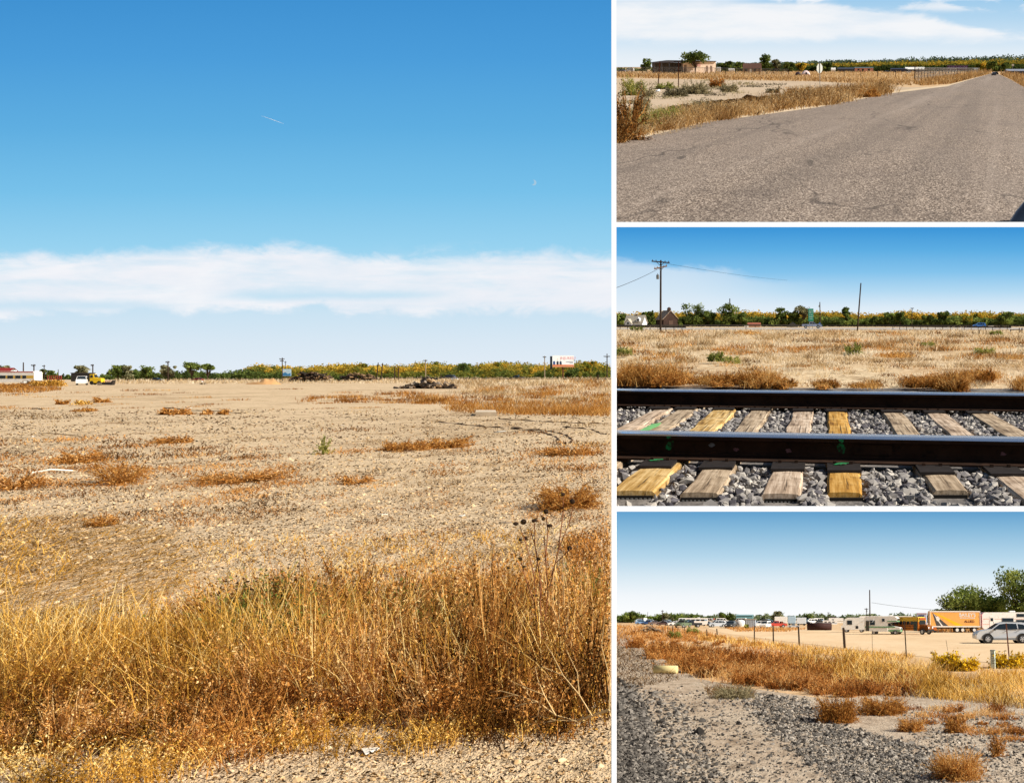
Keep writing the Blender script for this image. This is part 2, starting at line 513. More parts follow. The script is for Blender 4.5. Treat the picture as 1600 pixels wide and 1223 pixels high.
def band(g, z, top, bot, ft, fb, n, amp):
    """soft cloud layer between two rows, edges broken up by noise n"""
    zz = g.math('ADD', z, g.math('MULTIPLY', g.math('SUBTRACT', n, .5), amp))
    a = g.rng(zz, zr(top)+ft, zr(top)-ft); b = g.rng(zz, zr(bot)-fb, zr(bot)+fb)
    return g.math('MULTIPLY', a, b)
def bL(g, v, x, z, col):
    sx = g.vmath('MULTIPLY', v, (1, 1, 4.))
    wisp = g.noise(g.vmath('MULTIPLY', v, (1, 1, 2.6)), 9, 9, .62, .5); soft = g.noise(sx, 5, 5, .6)
    big = g.noise(g.vmath('MULTIPLY', v, (1, 1, .1)), 4.5, 2, .5)
    # the top edge swells between photo columns 200 and 540
    hump = g.math('MULTIPLY', g.rng(x, xr(60), xr(330)), g.rng(x, xr(560), xr(500)))
    z1 = g.math('SUBTRACT', z, g.math('MULTIPLY', hump, .007))
    m1 = band(g, z1, 402, 488, .008, .007, wisp, .042)
    wc = g.ramp(g.math('ADD', g.math('MULTIPLY', wisp, .7), g.math('MULTIPLY', soft, .3)), [(.35, '#e6edf6'), (.5, '#f0f2f8'), (.65, '#f8f8fb')])
    fine = g.noise(g.vmath('MULTIPLY', v, (1, 1, 2.2)), 24, 10, .68, .6); strk = g.noise(g.vmath('MULTIPLY', v, (1, 1, 7.)), 7, 8, .62, .3)
    wisp = g.math('ADD', g.math('MULTIPLY', wisp, .68), g.math('MULTIPLY', fine, .32))
    m1 = band(g, z1, 401, 489, .008, .006, wisp, .06)
    m1 = g.math('MULTIPLY', m1, g.rng(strk, .28, .58, .55, 1.))
    gap = g.math('MULTIPLY', band(g, z, 456, 467, .006, .004, wisp, .012), g.math('MULTIPLY', g.rng(x, xr(300), xr(420)), g.rng(x, xr(760), xr(600))))
    gap2 = g.math('MULTIPLY', band(g, z, 471, 484, .006, .006, wisp, .014), g.rng(x, xr(330), xr(150)))
    m = g.math('MULTIPLY', m1, g.math('SUBTRACT', 1., g.math('MULTIPLY', gap, .85)))
    m = g.math('MULTIPLY', m, g.math('SUBTRACT', 1., g.math('MULTIPLY', gap2, .85)))
    m = g.math('MULTIPLY', m, g.rng(soft, .2, .6, .78, 1.))
    # thin streaks over the right end
    st = g.math('MULTIPLY', band(g, z, 380, 396, .006, .006, wisp, .03), g.math('MULTIPLY', g.rng(x, xr(560), xr(700)), g.rng(wisp, .5, .72)))
    m = g.math('MAXIMUM', m, g.math('MULTIPLY', st, .6))
    col = g.mix(m, col, wc)
    # plain white divider strip added to the sky along its right edge
    return g.mix(g.math('GREATER_THAN', x, xr(955.3)), col, (1, 1, 1, 1))
def b1(g, v, x, z, col):
    wisp = g.noise(g.vmath('MULTIPLY', v, (1, 1, 3.2)), 14, 9, .6, .4)
    m = band(g, z, -60, 62, .01, .006, wisp, .02)
    # the cloud deck ends along a slanting edge, blue above it on the right
    edge = g.math('ADD', zr(-4), g.math('MULTIPLY', g.math('SUBTRACT', x, xr(1290)), -.2))
    edge = g.math('ADD', edge, g.math('MULTIPLY', g.math('SUBTRACT', wisp, .5), .03))
    cut = g.rng(g.math('SUBTRACT', z, edge), .004, -.004)
    puff = g.math('MULTIPLY', g.rng(wisp, .46, .6), g.rng(z, zr(24), zr(10)))
    gapl = g.math('MULTIPLY', g.rng(wisp, .56, .44), g.math('MULTIPLY', g.rng(z, zr(10), zr(3)), g.rng(x, xr(1100), xr(1200))))
    m = g.math('MULTIPLY', m, g.math('MAXIMUM', cut, g.math('MULTIPLY', puff, .8)))
    m = g.math('MULTIPLY', m, g.math('SUBTRACT', 1., g.math('MULTIPLY', gapl, .8)))
    m = g.math('MULTIPLY', m, g.rng(g.noise(g.vmath('MULTIPLY', v, (1, 1, 5.)), 9, 6, .6), .3, .6, .62, 1.))
    return g.mix(m, col, lin('#f4f6f9'))
def b2(g, v, x, z, col):
    wisp = g.noise(g.vmath('MULTIPLY', v, (1, 1, 2.5)), 16, 8, .6, .3)
    edge = g.math('SUBTRACT', zr(404), g.math('MULTIPLY', g.math('SUBTRACT', x, xr(963)), .125))
    edge = g.math('ADD', edge, g.math('MULTIPLY', g.math('SUBTRACT', wisp, .5), .03))
    m = g.math('MULTIPLY', g.rng(g.math('SUBTRACT', z, edge), .004, -.006), g.rng(x, xr(1330), xr(1040)))
    col = g.mix(g.math('MULTIPLY', m, .62), col, lin('#e6eff7'))
    return g.mix(g.math('GREATER_THAN', z, zr(355)), col, (1, 1, 1, 1))
def b3(g, v, x, z, col):
    return g.mix(g.math('GREATER_THAN', z, zr(799)), col, (1, 1, 1, 1))
SKL = skymat('sky_field', [(0, '#4192d2'), (90, '#4c9dda'), (200, '#5faee1'), (300, '#78c1ea'), (385, '#97d2f0'), (440, '#b3ddf2'), (490, '#cbe3f3'), (535, '#d9e8f4'), (587, '#e4edf6')], bL)
SK1 = skymat('sky_road', [(-20, '#8fc4ea'), (30, '#b5d7f0'), (66, '#d3e6f5'), (85, '#e2edf6'), (108, '#eef3f8')], b1)
SK2 = skymat('sky_rail', [(355, '#3b95d8'), (390, '#5cade3'), (425, '#84c3ec'), (455, '#b3d9f2'), (480, '#dcebf7'), (505, '#eef4fa')], b2)
SK3 = skymat('sky_yard', [(799, '#64a3d0'), (830, '#8cbddd'), (870, '#b6d7eb'), (900, '#d9eaf4'), (930, '#f2f7fb'), (960, '#fdfeff')], b3)
sky_field = sky_sheet(900, -.90, xr(963.2), -60, 605, SKL)
sky_yard = sky_sheet(260, -.26, .25, 790.3, 990, SK3)
sky_rail = sky_sheet(9950, -.26, .25, 347, 525, SK2)
sky_road = sky_sheet(264800, -.26, .25, -50, 130, SK1)

# ------------------------------------------------------------------ grounds
def ground_mat(name, cols, speck, spc=(.48, .62), bumpd=.03, sc1=.25, sc2=3., sc3=26., ys=.42, mottle=None, bstr=.8):
    m, g = newmat(name); v = g.vmath('MULTIPLY', g.obj(), (1, ys, 1))
    a = g.noise(v, sc1, 5, .6); b = g.noise(v, sc2, 6, .7); c = g.noise(v, sc3, 4, .75)
    s = g.math('ADD', g.math('MULTIPLY', a, .45), g.math('ADD', g.math('MULTIPLY', b, .35), g.math('MULTIPLY', c, .2)))
    col = g.ramp(s, [(.36+.28*i/(len(cols)-1), x) for i, x in enumerate(cols)])
    patch = g.rng(a, .35, .65, .25, 1.)
    d = g.math('MULTIPLY', g.rng(g.noise(v, sc3*.8, 5, .8), spc[0], spc[1]), patch)
    col = g.mix(g.math('MULTIPLY', d, .75), col, lin(speck))
    if mottle:
        col = g.mix(g.math('MULTIPLY', g.rng(g.noise(v, sc2*.35, 7, .75), .52, .66), .7), col, lin(mottle))
    h = g.math('ADD', g.math('MULTIPLY', c, .5), b)
    g.out(g.pbr(col, .95, 0, g.bump(h, bstr, bumpd), .1)); MATS[name] = m
    return m
def sheet(name, pl, pts, mat, z=0., px=True):
    """flat piece of ground; pts are (column,row) corners turned into ground points"""
    P = [pl.g(*p) if px else p for p in pts]
    mb = MB(); mb.poly([(a, b, z) for a, b in P])
    return struct(name, mb, [mat], pl.M)
GM_L = ground_mat('field_soil', ['#ab9270', '#c8ae8a', '#d9c09d', '#bba07c', '#e3cdac'], '#38270f', (.5, .61), .08, .12, 1.6, 14., mottle='#8a6a45', bstr=1., ys=.7)
k = (955.6-CX)/F; k2 = (963.4-CX)/F
sheet('field_ground', LF, [(-.92*3, 3.0), (k*3.0, 3.0), (k*899, 899), (-.92*899, 899)], GM_L, 0, False)
mb = MB()
z = .0015
ys = [3.*1.07**i for i in range(85)]
for ya, yb in zip(ys[:-1], ys[1:]):
    if yb > 899: break
    V = [(k*ya, ya, z), (k2*ya, ya, z), (k2*yb, yb, z), (k*yb, yb, z)]
    mb.poly(V)
V = [(k*3., 3., z), (k2*3., 3., z), (k2*3., 3., -.5), (k*3., 3., -.5)]
mb.poly(V[::-1])
m, g = newmat('white_kerb'); d = g.new('ShaderNodeBsdfDiffuse'); d.inputs[0].default_value = (.95, .95, .95, 1); g.out(d.outputs[0])
struct('kerb', mb, [m], LF.M)  # white strip added beside the field as a divider from the right-hand places

GM_3 = ground_mat('yard_soil', ['#b9946a', '#d0ac80', '#dcbd95', '#c59f74'], '#6d4f30', (.54, .7), .03, .1, 1.2, 12.)
GM_3d = ground_mat('yard_track_soil', ['#d2b28a', '#e0c39c', '#e8cfab'], '#a5835a', (.56, .75), .02, .15, 1.0, 9.)
sheet('yard_ground', T3, [(-.27*12, 12), (.26*12, 12), (.26*262, 262), (-.27*262, 262)], GM_3, 0, False)
sheet('dirt_track', T3, [(1100, 979), (1150, 977.5), (1320, 985), (1700, 986), (1700, 1050), (1560, 1036), (1400, 1022), (1300, 1010), (1220, 1001), (1130, 989)], GM_3d, .012)
GM_3b = ground_mat('railway_bank', ['#85725f', '#b7a38c', '#d3c2ab', '#9c8770'], '#3d352e', (.47, .6), .04, .35, 3., 22., bstr=1., mottle='#6b5845')
sheet('gravel_bank', T3, [(900, 985), (975, 985), (1010, 1015), (1090, 1060), (1170, 1075), (1290, 1092), (1420, 1085), (1700, 1100), (1700, 1240), (850, 1240), (850, 985)], GM_3b, .012)

GM_2 = ground_mat('straw_ground', ['#a08460', '#c4a883', '#d8c3a0', '#b3966f'], '#564028', (.49, .63), .05, .2, 2.2, 12., mottle='#7d6040')
kk = 195.
sheet('grass_ground', T2, [(-.27*5.2, 5.25), (.26*5.2, 5.25), (.26*kk, kk), (-.27*kk, kk)], GM_2, -.05, False)
GM_2b = ground_mat('ballast_bed', ['#4a4746', '#6d6966', '#8a847e', '#5b5653'], '#262422', (.45, .6), .04, .8, 6., 26.)
sheet('ballast_bed', T2, [(860, 598), (1200, 601), (1700, 603), (1700, 800), (860, 800)], GM_2b, -.045)
GM_2h = ground_mat('pale_asphalt', ['#9a938c', '#aaa39b', '#b5aea6'], '#7d776f', (.55, .8), .01, .05, .6, 8.)
sheet('highway', T2, [(880, 511.8), (880, 513.6), (1080, 514.4), (1700, 514.6), (1700, 511.4)], GM_2h, -.03)

GM_1 = ground_mat('roadside_soil', ['#a48560', '#bf9f78', '#cdb08b', '#b19069'], '#5a4226', (.5, .66), .04, .12, 1.2, 9., mottle='#a97b45')
sheet('roadside_ground', T1, [(-.27*15, 15.2), (.26*15, 15.2), (.26*410, 410), (-.27*410, 410)], GM_1, 0, False)
GM_1l = ground_mat('packed_dirt', ['#a8937a', '#b9a58c', '#c4b29b'], '#7e6a52', (.53, .7), .02, .1, .9, 7.)
sheet('dirt_lot', T1, [(850, 122), (1040, 124), (1280, 128), (1420, 137), (1480, 136), (1400, 147), (1340, 149), (1240, 152), (1130, 160), (1040, 178), (850, 190)], GM_1l, .02)
GM_1s = ground_mat('pale_shoulder', ['#b5a084', '#c9b598', '#d4c2a6'], '#8a735a', (.52, .68), .02, .3, 2.5, 14.)
sheet('road_shoulder', T1, [(850, 250), (963, 218), (1010, 208), (1100, 188), (1280, 163), (1390, 144), (1480, 133.5), (1546, 116), (1548, 116), (1485, 136), (1400, 149), (1280, 172), (1100, 200), (850, 262)], GM_1s, .035)
# asphalt: fine pale chippings, darker wheel tracks, cracks
m, g = newmat('chip_asphalt'); v = g.obj()
chip = g.voro(g.vmath('MULTIPLY', v, (1, .36, 1)), 48., 'Color'); cx_, cy_, cz_ = g.sep(chip)
col = g.ramp(cx_, [(0., '#3a3029'), (.3, '#6c5e52'), (.7, '#938374'), (1., '#cdbcab')])
big = g.noise(g.vmath('MULTIPLY', v, (.5, .06, 1)), 1.2, 5, .6)
col = g.mix(g.rng(big, .3, .7, 0., .45), col, lin('#7f7369'))
col = g.mix(g.math('MULTIPLY', g.rng(g.noise(v, .35, 4, .6), .5, .75), .3), col, lin('#574d47'))
ox, oy, oz = g.sep(v)
trk = g.noise(g.comb(g.math('MULTIPLY', g.math('ADD', ox, g.math('MULTIPLY', oy, -.172)), .55), g.math('MULTIPLY', oy, .01), 0), 1., 3, .6)
col = g.mix(g.rng(trk, .5, .64, 0., .22), col, lin('#4d4640'))
col = g.mix(g.rng(trk, .47, .36, 0., .18), col, lin('#b3a598'))
cn = g.math('ABSOLUTE', g.math('SUBTRACT', g.noise(g.vmath('MULTIPLY', v, (.12, .035, 1)), 1., 4, .55), .5))
col = g.mix(g.math('MULTIPLY', g.rng(cn, .0035, .0008, 0., .6), g.rng(big, .4, .6)), col, lin('#2f2925'))
g.out(g.pbr(col, .85, 0, g.bump(cx_, .7, .02), .3)); GM_road = m
sheet('road', T1, [(850, 256), (963, 228), (1100, 194), (1280, 169), (1390, 147.5), (1480, 136), (1549, 115.5), (1558, 115.5), (1580, 126), (1610, 143), (1720, 190), (1720, 358), (850, 358)], GM_road, .05)
# ------------------------------------------------------------------ grass and weeds
V_straw = veg('straw', ['#4a3212', '#a0742a', '#d29e42', '#e9bd66', '#f6dc9a'], .12)
V_rust = veg('rust_weed', ['#2e190a', '#7e5426', '#b5793a', '#d39a54', '#ecc98e'], .12)
V_orange = veg('orange_weed', ['#5a3818', '#96622c', '#b9803e', '#cf9c55', '#e2b977'], .35)
V_pale = veg('pale_straw', ['#6f583a', '#a5875c', '#cbae84', '#e2cca4', '#f0e3ca'], .3)
V_green = veg('weed_green', ['#4f5a26', '#6f7a36', '#8f954a', '#aaa55c', '#c4b876'], .35)
V_sage = veg('sage', ['#4c463a', '#6d6650', '#8d8566', '#a89c78', '#b8aa88'], .25)
V_dark = veg('dark_litter', ['#241a10', '#3a2917', '#5a4125', '#7d5e38', '#a58555'], .1)
V_yflow = veg('yellow_flower', ['#8a6a10', '#c79c18', '#e6bb24', '#f2d03c', '#f6e070'], .3)

def patch(mb, pl, poly, n, h, w=1.0, tint=(.2, .9), lean=.25, bend=.35, seg=3, mat=0, seedn=0, ssz=1.6, px=True, clip=None, az=None, azs=.5, w0=0., slo=.35, clump=None):
    """n stalks over an image polygon; h and w in photo pixels (px) or metres"""
    if clump:
        # stalks gathered round random tuft centres
        cu, cv, ck, _, _ = scat(pl, poly, max(int(n/clump[0]), 1))
        i = rng.integers(0, len(cu), n); r = clump[1]*ck[i]/F
        u = cu[i]+rng.normal(0, 1, n)*r; v = cv[i]+rng.normal(0, 1, n)*r*1.5
        k = ck[i]*1.0; hs = rng.uniform(.45, 1.15, len(cu))[i]; tb = rng.uniform(tint[0], tint[1], len(cu))[i]
        t = np.clip(tb+rng.normal(0, .12, n), 0, 1)
    else:
        u, v, k, x, y = scat(pl, poly, n); hs = 1.; t = rng.uniform(tint[0], tint[1], len(u))
    if clip is None and pl is T2: clip = (T2, 963.5, 9e9)
    m = k/F
    hh = (h*m if px else h)*rng.uniform(.5, 1.15, len(u))*hs
    ww = w*m
    C = blades(mb, u, v, hh, ww, t, lean, bend, seg, mat, az, clip, w0, azs)
    if seedn: seeds(mb, C, seedn, ssz*m, t, slo, mat, clip, .9*m.mean())
    return mb
def bushfield(mb, pl, poly, n, hpx, wpx, bn=45, sub=5, leaf=4, tw=1.0, ls=1.5, tint=(0, 1), mat=0, seed=0, kinds=4, up=.7, deep=1.3, clip=None, droop=0.):
    """many rounded twiggy weeds, each turned and sized on its own"""
    R = np.random.default_rng(seed); u, v, k, x, y = scat(pl, poly, n)
    for i in range(n):
        m = k[i]/F; h = hpx*m*R.uniform(.5, 1.25); w = wpx*m*R.uniform(.55, 1.3); b = MB(); t0 = R.uniform(*tint)
        bush(b, h, w, bn, sub, leaf, tw*m, ls*m, int(R.integers(1e6)), up, (max(0, t0-.3), min(1, t0+.3)), 0, None, droop)
        P = np.concatenate(b.v); P[:, 1] *= deep; P = P+np.array([u[i], v[i], 0])
        f = np.concatenate([a.reshape(-1, 4) for a in b.fi]); T = np.concatenate(b.ti)
        if clip is not None:
            px, _ = clip[0].proj(P); ok = (px[f].max(1) < clip[2]) & (px[f].min(1) > clip[1]); f = f[ok]
            if len(f) == 0: continue
        mb.addq(P, f, mat, T)
    return mb
cl = (LF, -80, 954.5)
# --- the field's foreground
mb = MB()
patch(mb, LF, [(-40, 1030), (150, 1035), (340, 1040), (350, 1105), (170, 1095), (60, 1115), (-40, 1120)], 5200, .42, 2.1, (.1, 1.), .25, .45, 4, 0, 0, px=False, clip=cl, clump=(190, 26))
patch(mb, LF, [(-40, 1030), (340, 1035), (345, 1110), (-40, 1125)], 1900, .36, 1.8, (.1, .95), .35, .5, 4, 0, 3, 2.4, px=False, clip=cl)
patch(mb, LF, [(330, 1010), (955, 1000), (955, 1105), (700, 1130), (330, 1120)], 3000, .48, 2.0, (.3, 1.), .25, .35, 4, 0, 0, px=False, clip=cl)
patch(mb, LF, [(-40, 1060), (340, 1065), (420, 1120), (200, 1130), (-40, 1135)], 1500, .42, 2.3, (.55, 1.), .35, .5, 4, 0, 2, 2.4, px=False, clip=cl, clump=(110, 24))
single('dry_grass', mb, [V_straw], 'tall golden straw grass across the front of the bare field', 'grass', LF.M, kind='stuff')
mb = MB()
patch(mb, LF, [(300, 985), (600, 975), (960, 985), (960, 1120), (700, 1145), (480, 1135), (300, 1105)], 4600, .47, 1.7, (.0, 1.), .34, .45, 4, 0, 9, 2.9, px=False, clip=cl, clump=(190, 30))
patch(mb, LF, [(560, 1000), (860, 985), (960, 995), (960, 1080), (560, 1080)], 1900, .44, 1.7, (.05, .95), .32, .4, 4, 0, 9, 2.8, px=False, clip=cl)
patch(mb, LF, [(-40, 1040), (300, 1040), (300, 1120), (-40, 1130)], 1800, .3, 1.2, (.1, .8), .4, .4, 4, 0, 8, 2.2, px=False, clip=cl)
patch(mb, LF, [(880, 850), (960, 830), (960, 960), (900, 950)], 900, .16, 1.2, (.1, .9), .3, .5, 3, 0, 5, 2., px=False, clip=cl)
patch(mb, LF, [(-40, 1100), (330, 1115), (480, 1150), (600, 1135), (620, 1160), (450, 1185), (300, 1180), (-40, 1190)], 800, .24, 1.7, (.0, .9), .5, .5, 4, 0, 8, 2.6, px=False, clip=cl, clump=(60, 26))
bushfield(mb, LF, [(-30, 1075), (330, 1100), (520, 1140), (640, 1120), (620, 1150), (450, 1180), (250, 1185), (-30, 1190)], 18, 95, 100, 42, 6, 5, 1.7, 2.4, (.4, 1.), 0, 31, clip=cl, deep=.8)
bushfield(mb, LF, [(500, 1060), (900, 1050), (945, 1110), (700, 1140), (520, 1130)], 16, 170, 120, 50, 7, 6, 1.6, 2.5, (.2, 1.), 0, 32, clip=cl, deep=.8, up=.5)
bushfield(mb, LF, [(300, 980), (700, 965), (900, 960), (930, 1000), (400, 1010)], 16, 120, 110, 46, 7, 7, 1.4, 2.4, (.1, .9), 0, 33, clip=cl, deep=.8, up=.5)
patch(mb, LF, [(700, 1130), (955, 1105), (955, 1150), (760, 1160)], 420, .16, 1.5, (.0, .8), .5, .5, 4, 0, 7, 2.4, px=False, clip=cl, clump=(50, 22))
single('rust_weeds', mb, [V_rust], 'rust brown seedy weeds massed in front of the bare field', 'weeds', LF.M, kind='stuff')
mb = MB()
patch(mb, LF, [(-40, 1090), (330, 1100), (480, 1140), (520, 1180), (300, 1200), (230, 1260), (-40, 1260)], 2100, .15, 1.4, (.1, 1.), .5, .6, 3, 0, 7, 2.4, px=False, clip=cl, clump=(60, 20))
patch(mb, LF, [(330, 1120), (700, 1130), (955, 1100), (955, 1140), (600, 1180), (380, 1180)], 1300, .12, 1.2, (.0, .9), .5, .6, 3, 0, 6, 2.2, px=False, clip=cl, clump=(40, 18))
single('low_weeds', mb, [V_straw], 'short yellowish seedy weeds at the bottom edge of the field', 'weeds', LF.M, kind='stuff')
mb = MB()
patch(mb, LF, [(380, 985), (470, 985), (470, 1060), (380, 1060)], 420, .4, 1.5, (.0, .7), .3, .4, 3, 0, 9, 3.2, px=False, clip=cl)
patch(mb, LF, [(560, 1000), (720, 1000), (720, 1060), (560, 1060)], 260, .42, 1.4, (.0, .6), .3, .4, 3, 0, 8, 2.8, px=False, clip=cl)
patch(mb, LF, [(850, 960), (955, 960), (955, 1010), (850, 1010)], 160, .36, 1.4, (.0, .6), .3, .4, 3, 0, 8, 2.8, px=False, clip=cl)
single('green_weeds', mb, [V_green], 'green weed stems among the rust brown weeds of the field', 'weeds', LF.M, kind='stuff')
# flattened straw behind the tall grass on the left
mb = MB()
patch(mb, LF, [(-60, 815), (120, 805), (260, 830), (300, 900), (200, 960), (-60, 985)], 4200, .05, 1.5, (.0, .6), 4.5, 1.0, 3, 0, 0, px=False, clip=cl, az=math.pi*.1, azs=.7)
patch(mb, LF, [(-60, 810), (90, 815), (120, 900), (-60, 960)], 260, .16, 1.6, (.2, .9), .9, .6, 3, 0, 4, 1.8, px=False, clip=cl)
patch(mb, LF, [(280, 850), (900, 830), (900, 985), (280, 1000)], 5200, .1, 1.1, (.1, .95), .9, .6, 2, 0, 2, 1.5, px=False, clip=cl, clump=(16, 16))
single('flattened_straw', mb, [V_straw], 'flattened grey brown straw lying over the bare field', 'straw', LF.M, kind='stuff')
mb = MB()
patch(mb, LF, [(-60, 640), (955, 640), (955, 850), (-60, 850)], 5500, 6, 1.0, (.0, .7), 1.0, .6, 2, 0, 0, clip=cl, clump=(24, 14))
single('short_stubble', mb, [V_pale], 'short pale stubble dotted over the bare field', 'stubble', LF.M, kind='stuff')
# grass further out in the field
mb = MB()
patch(mb, LF, [(655, 628), (740, 612), (840, 600), (960, 594), (960, 651), (830, 648), (720, 643)], 5200, 11, .9, (.1, .85), .5, .5, 3, 0, 0, clip=cl, clump=(70, 13))
patch(mb, LF, [(690, 640), (760, 632), (955, 634), (955, 651), (830, 649), (720, 645)], 2600, 12, .9, (.1, .9), .5, .5, 3, 0, 0, clip=cl)
patch(mb, LF, [(470, 622), (640, 614), (720, 622), (700, 632), (560, 630), (470, 628)], 1900, 8, .9, (.1, .8), .5, .5, 3, 0, 0, clip=cl, clump=(40, 8))
patch(mb, LF, [(-40, 606), (80, 606), (100, 609), (60, 614), (-40, 614)], 1100, 8, .9, (.1, .8), .4, .5, 3, 0, 0, clip=cl)
patch(mb, LF, [(-40, 606), (960, 606), (960, 640), (-40, 640)], 2200, 4, .9, (.1, .9), .6, .5, 2, 0, 0, clip=cl, clump=(45, 9))
single('rusty_grass', mb, [V_orange], 'rusty orange grass on the far right part of the field', 'grass', LF.M, kind='stuff')
mb = MB()
patch(mb, LF, [(180, 592.5), (960, 591.5), (960, 599), (560, 599), (180, 600)], 6500, 4.6, .9, (.3, 1.), .4, .5, 2, 0, 0, clip=cl)
patch(mb, LF, [(700, 596), (960, 593), (960, 640), (760, 640)], 6500, 9, .9, (.1, 1.), .5, .5, 3, 0, 0, clip=cl, clump=(60, 12))
single('pale_grass', mb, [V_pale], 'pale straw grass along the far edge of the field', 'grass', LF.M, kind='stuff')
mb = MB()
patch(mb, LF, [(-40, 690), (230, 685), (470, 730), (480, 800), (300, 830), (-40, 820)], 5200, 8, 1.1, (.0, .8), .8, .6, 3, 0, 2, 1.4, clip=cl, clump=(70, 22))
patch(mb, LF, [(230, 670), (955, 660), (955, 850), (480, 860), (300, 800)], 3600, 6, 1.1, (.0, .8), .8, .6, 3, 0, 1, 1.3, clip=cl, clump=(70, 20))
patch(mb, LF, [(820, 695), (955, 690), (955, 740), (840, 735)], 900, 8, 1.1, (.0, .9), .7, .6, 3, 0, 2, 1.4, clip=cl, clump=(50, 18))
single('brown_stubble', mb, [V_rust], 'thin brown stubble in loose patches over the bare field', 'stubble', LF.M, kind='stuff')
# litter and clods
mb = MB()
u, v, k, x, y = scat(LF, [(-60, 655), (960, 655), (960, 900), (-60, 960)], 15000)
keep = rng.uniform(0, 1, len(u)) < (.25+.75*np.clip((y-640)/160, 0, 1)); u, v, k = u[keep], v[keep], k[keep]
ok = u/v < (952-CX)/F; u, v, k = u[ok], v[ok], k[ok]
stone_batch(mb, u, v, .002, np.minimum(rng.gamma(3, .8, len(u))*k/F*1.15, .05), rng.uniform(.35, 1, len(u)), flat=.7, seed=3)
u, v, k, x, y = scat(LF, [(430, 1140), (954, 1110), (954, 1235), (200, 1235)], 2500)
ok = u/v < (952-CX)/F; u, v, k = u[ok], v[ok], k[ok]
stone_batch(mb, u, v, .002, rng.gamma(2, 1.0, len(u))*k/F*1.5, rng.uniform(.2, 1, len(u)), flat=.6, seed=4)
single('clods', mb, [veg('clod', ['#6a5032', '#a08058', '#c0a076', '#d2b48a', '#dfc6a0'], 0.)], 'loose clods and pebbles strewn over the bare field', 'clods', LF.M, kind='stuff')
mb = MB()
for poly, n, s in (([(-60, 640), (955, 640), (955, 880), (-60, 900)], 26000, 2.1), ([(300, 1130), (955, 1090), (955, 1235), (-60, 1235)], 2600, 4.)):
    u, v, k, x, y = scat(LF, poly, n)
    if s < 3:
        cxs = rng.integers(0, len(u), n//9); i = cxs[rng.integers(0, len(cxs), n)]
        u = u[i]+rng.normal(0, 16, n)*k[i]/F; v = v[i]+rng.normal(0, 30, n)*k[i]/F; k = k[i]
    P = np.stack([u, v, .006+rng.uniform(0, .012, len(u))], 1)
    mb.leaves(P, s*k/F*rng.uniform(.5, 1.4, len(u)), rng.uniform(0, .8, len(u)), 0, .35, cl, .75)
single('plant_litter', mb, [V_dark], 'dark dead leaves and bits scattered on the bare field', 'litter', LF.M, kind='stuff')

# --- single weeds that can be picked out in the field
def weed(name, pl, x0, x1, base, hpx, mat, label, seed, n=70, sub=6, leaf=5, cat='weed', up=.5, deep=1.2, tw=1.0, ls=1.6, tint=(.1, .9), lmat=None, group=None, droop=0., ltint=None):
    px = (x0+x1)/2; m = 1/pl.ppm(px, base); w = (x1-x0)*m
    mb = MB(); bush(mb, hpx*m, w, n, sub, leaf, tw*m, ls*m, seed, up, tint, 0, 1 if lmat else None, droop, ltint)
    for a in mb.v: a[:, 1] *= deep
    u, v = pl.g(px, base)
    return single(name, mb, [mat]+([lmat] if lmat else []), label, cat, pl.T(u, v+w*.3*deep, 0, 0, 1), group)
weed('dry_weed', LF, 585, 655, 705, 17, V_orange, 'left half of the long rust orange weed strip in mid field', 11, 90, 7, 5)
weed('dry_weed', LF, 650, 726, 700, 17, V_orange, 'right half of the long rust orange weed strip in mid field', 12, 90, 7, 5)
weed('green_plant', LF, 486, 513, 710, 29, V_green, 'lone upright green plant standing in mid field', 13, 14, 5, 6, 'plant', .3, 1, 1.0, 1.7, (.3, 1.))
weed('dry_weed', LF, 72, 142, 724, 26, V_rust, 'brown weed clump above the white plank on the left', 14, 60, 6, 5)
weed('dry_weed', LF, 122, 208, 758, 44, V_orange, 'tall golden weed clump at the right end of the white plank', 15, 80, 6, 5)
weed('dry_weed', LF, 828, 926, 797, 44, V_orange, 'big rust brown bush behind the sunflower heads', 16, 170, 7, 6)
weed('dry_weed', LF, 128, 170, 824, 26, V_orange, 'small orange weed beside the flattened straw', 17, 40, 5, 4)
weed('dry_weed', LF, 234, 285, 693, 14, V_rust, 'low brown weed left of the lone green plant', 18, 45, 5, 4)
weed('dry_weed', LF, 285, 415, 756, 18, V_rust, 'wide low brown weed mat in the middle of the field', 19, 100, 6, 4)
weed('dry_weed', LF, -30, 42, 766, 34, V_rust, 'brown weed cut by the left edge of the field view', 20, 70, 6, 5)
weed('dry_weed', LF, 520, 575, 757, 14, V_rust, 'faint flat brown weed right of the wide low mat', 21, 40, 5, 4)
weed('dry_weed', LF, 840, 925, 712, 16, V_rust, 'olive brown weed mat near the curved tyre tracks', 22, 70, 6, 4)
weed('dry_weed', LF, 84, 102, 632, 9, V_orange, 'tiny orange weed left of its twin below the junk', 23, 26, 5, 3)
weed('dry_weed', LF, 112, 136, 632, 7, V_straw, 'tiny straw coloured weed between two orange ones', 24, 26, 5, 3)
weed('dry_weed', LF, 143, 164, 629, 10, V_orange, 'tiny round orange weed below the yellow truck', 25, 26, 5, 3)
weed('brush_heap', LF, 243, 287, 648, 11, V_rust, 'flat heap of brown brush beside a pale curved stick', 26, 80, 6, 4, 'brush')
weed('dry_weed', LF, 312, 328, 648, 9, V_rust, 'small brown weed just right of the brush heap', 27, 26, 5, 3)
weed('dry_weed', LF, 337, 354, 648, 9, V_orange, 'second small orange weed right of the brush heap', 28, 26, 5, 3)
weed('dry_weed', LF, 112, 140, 643, 7, V_orange, 'flat orange weed below the tiny straw coloured weed', 29, 26, 5, 3)

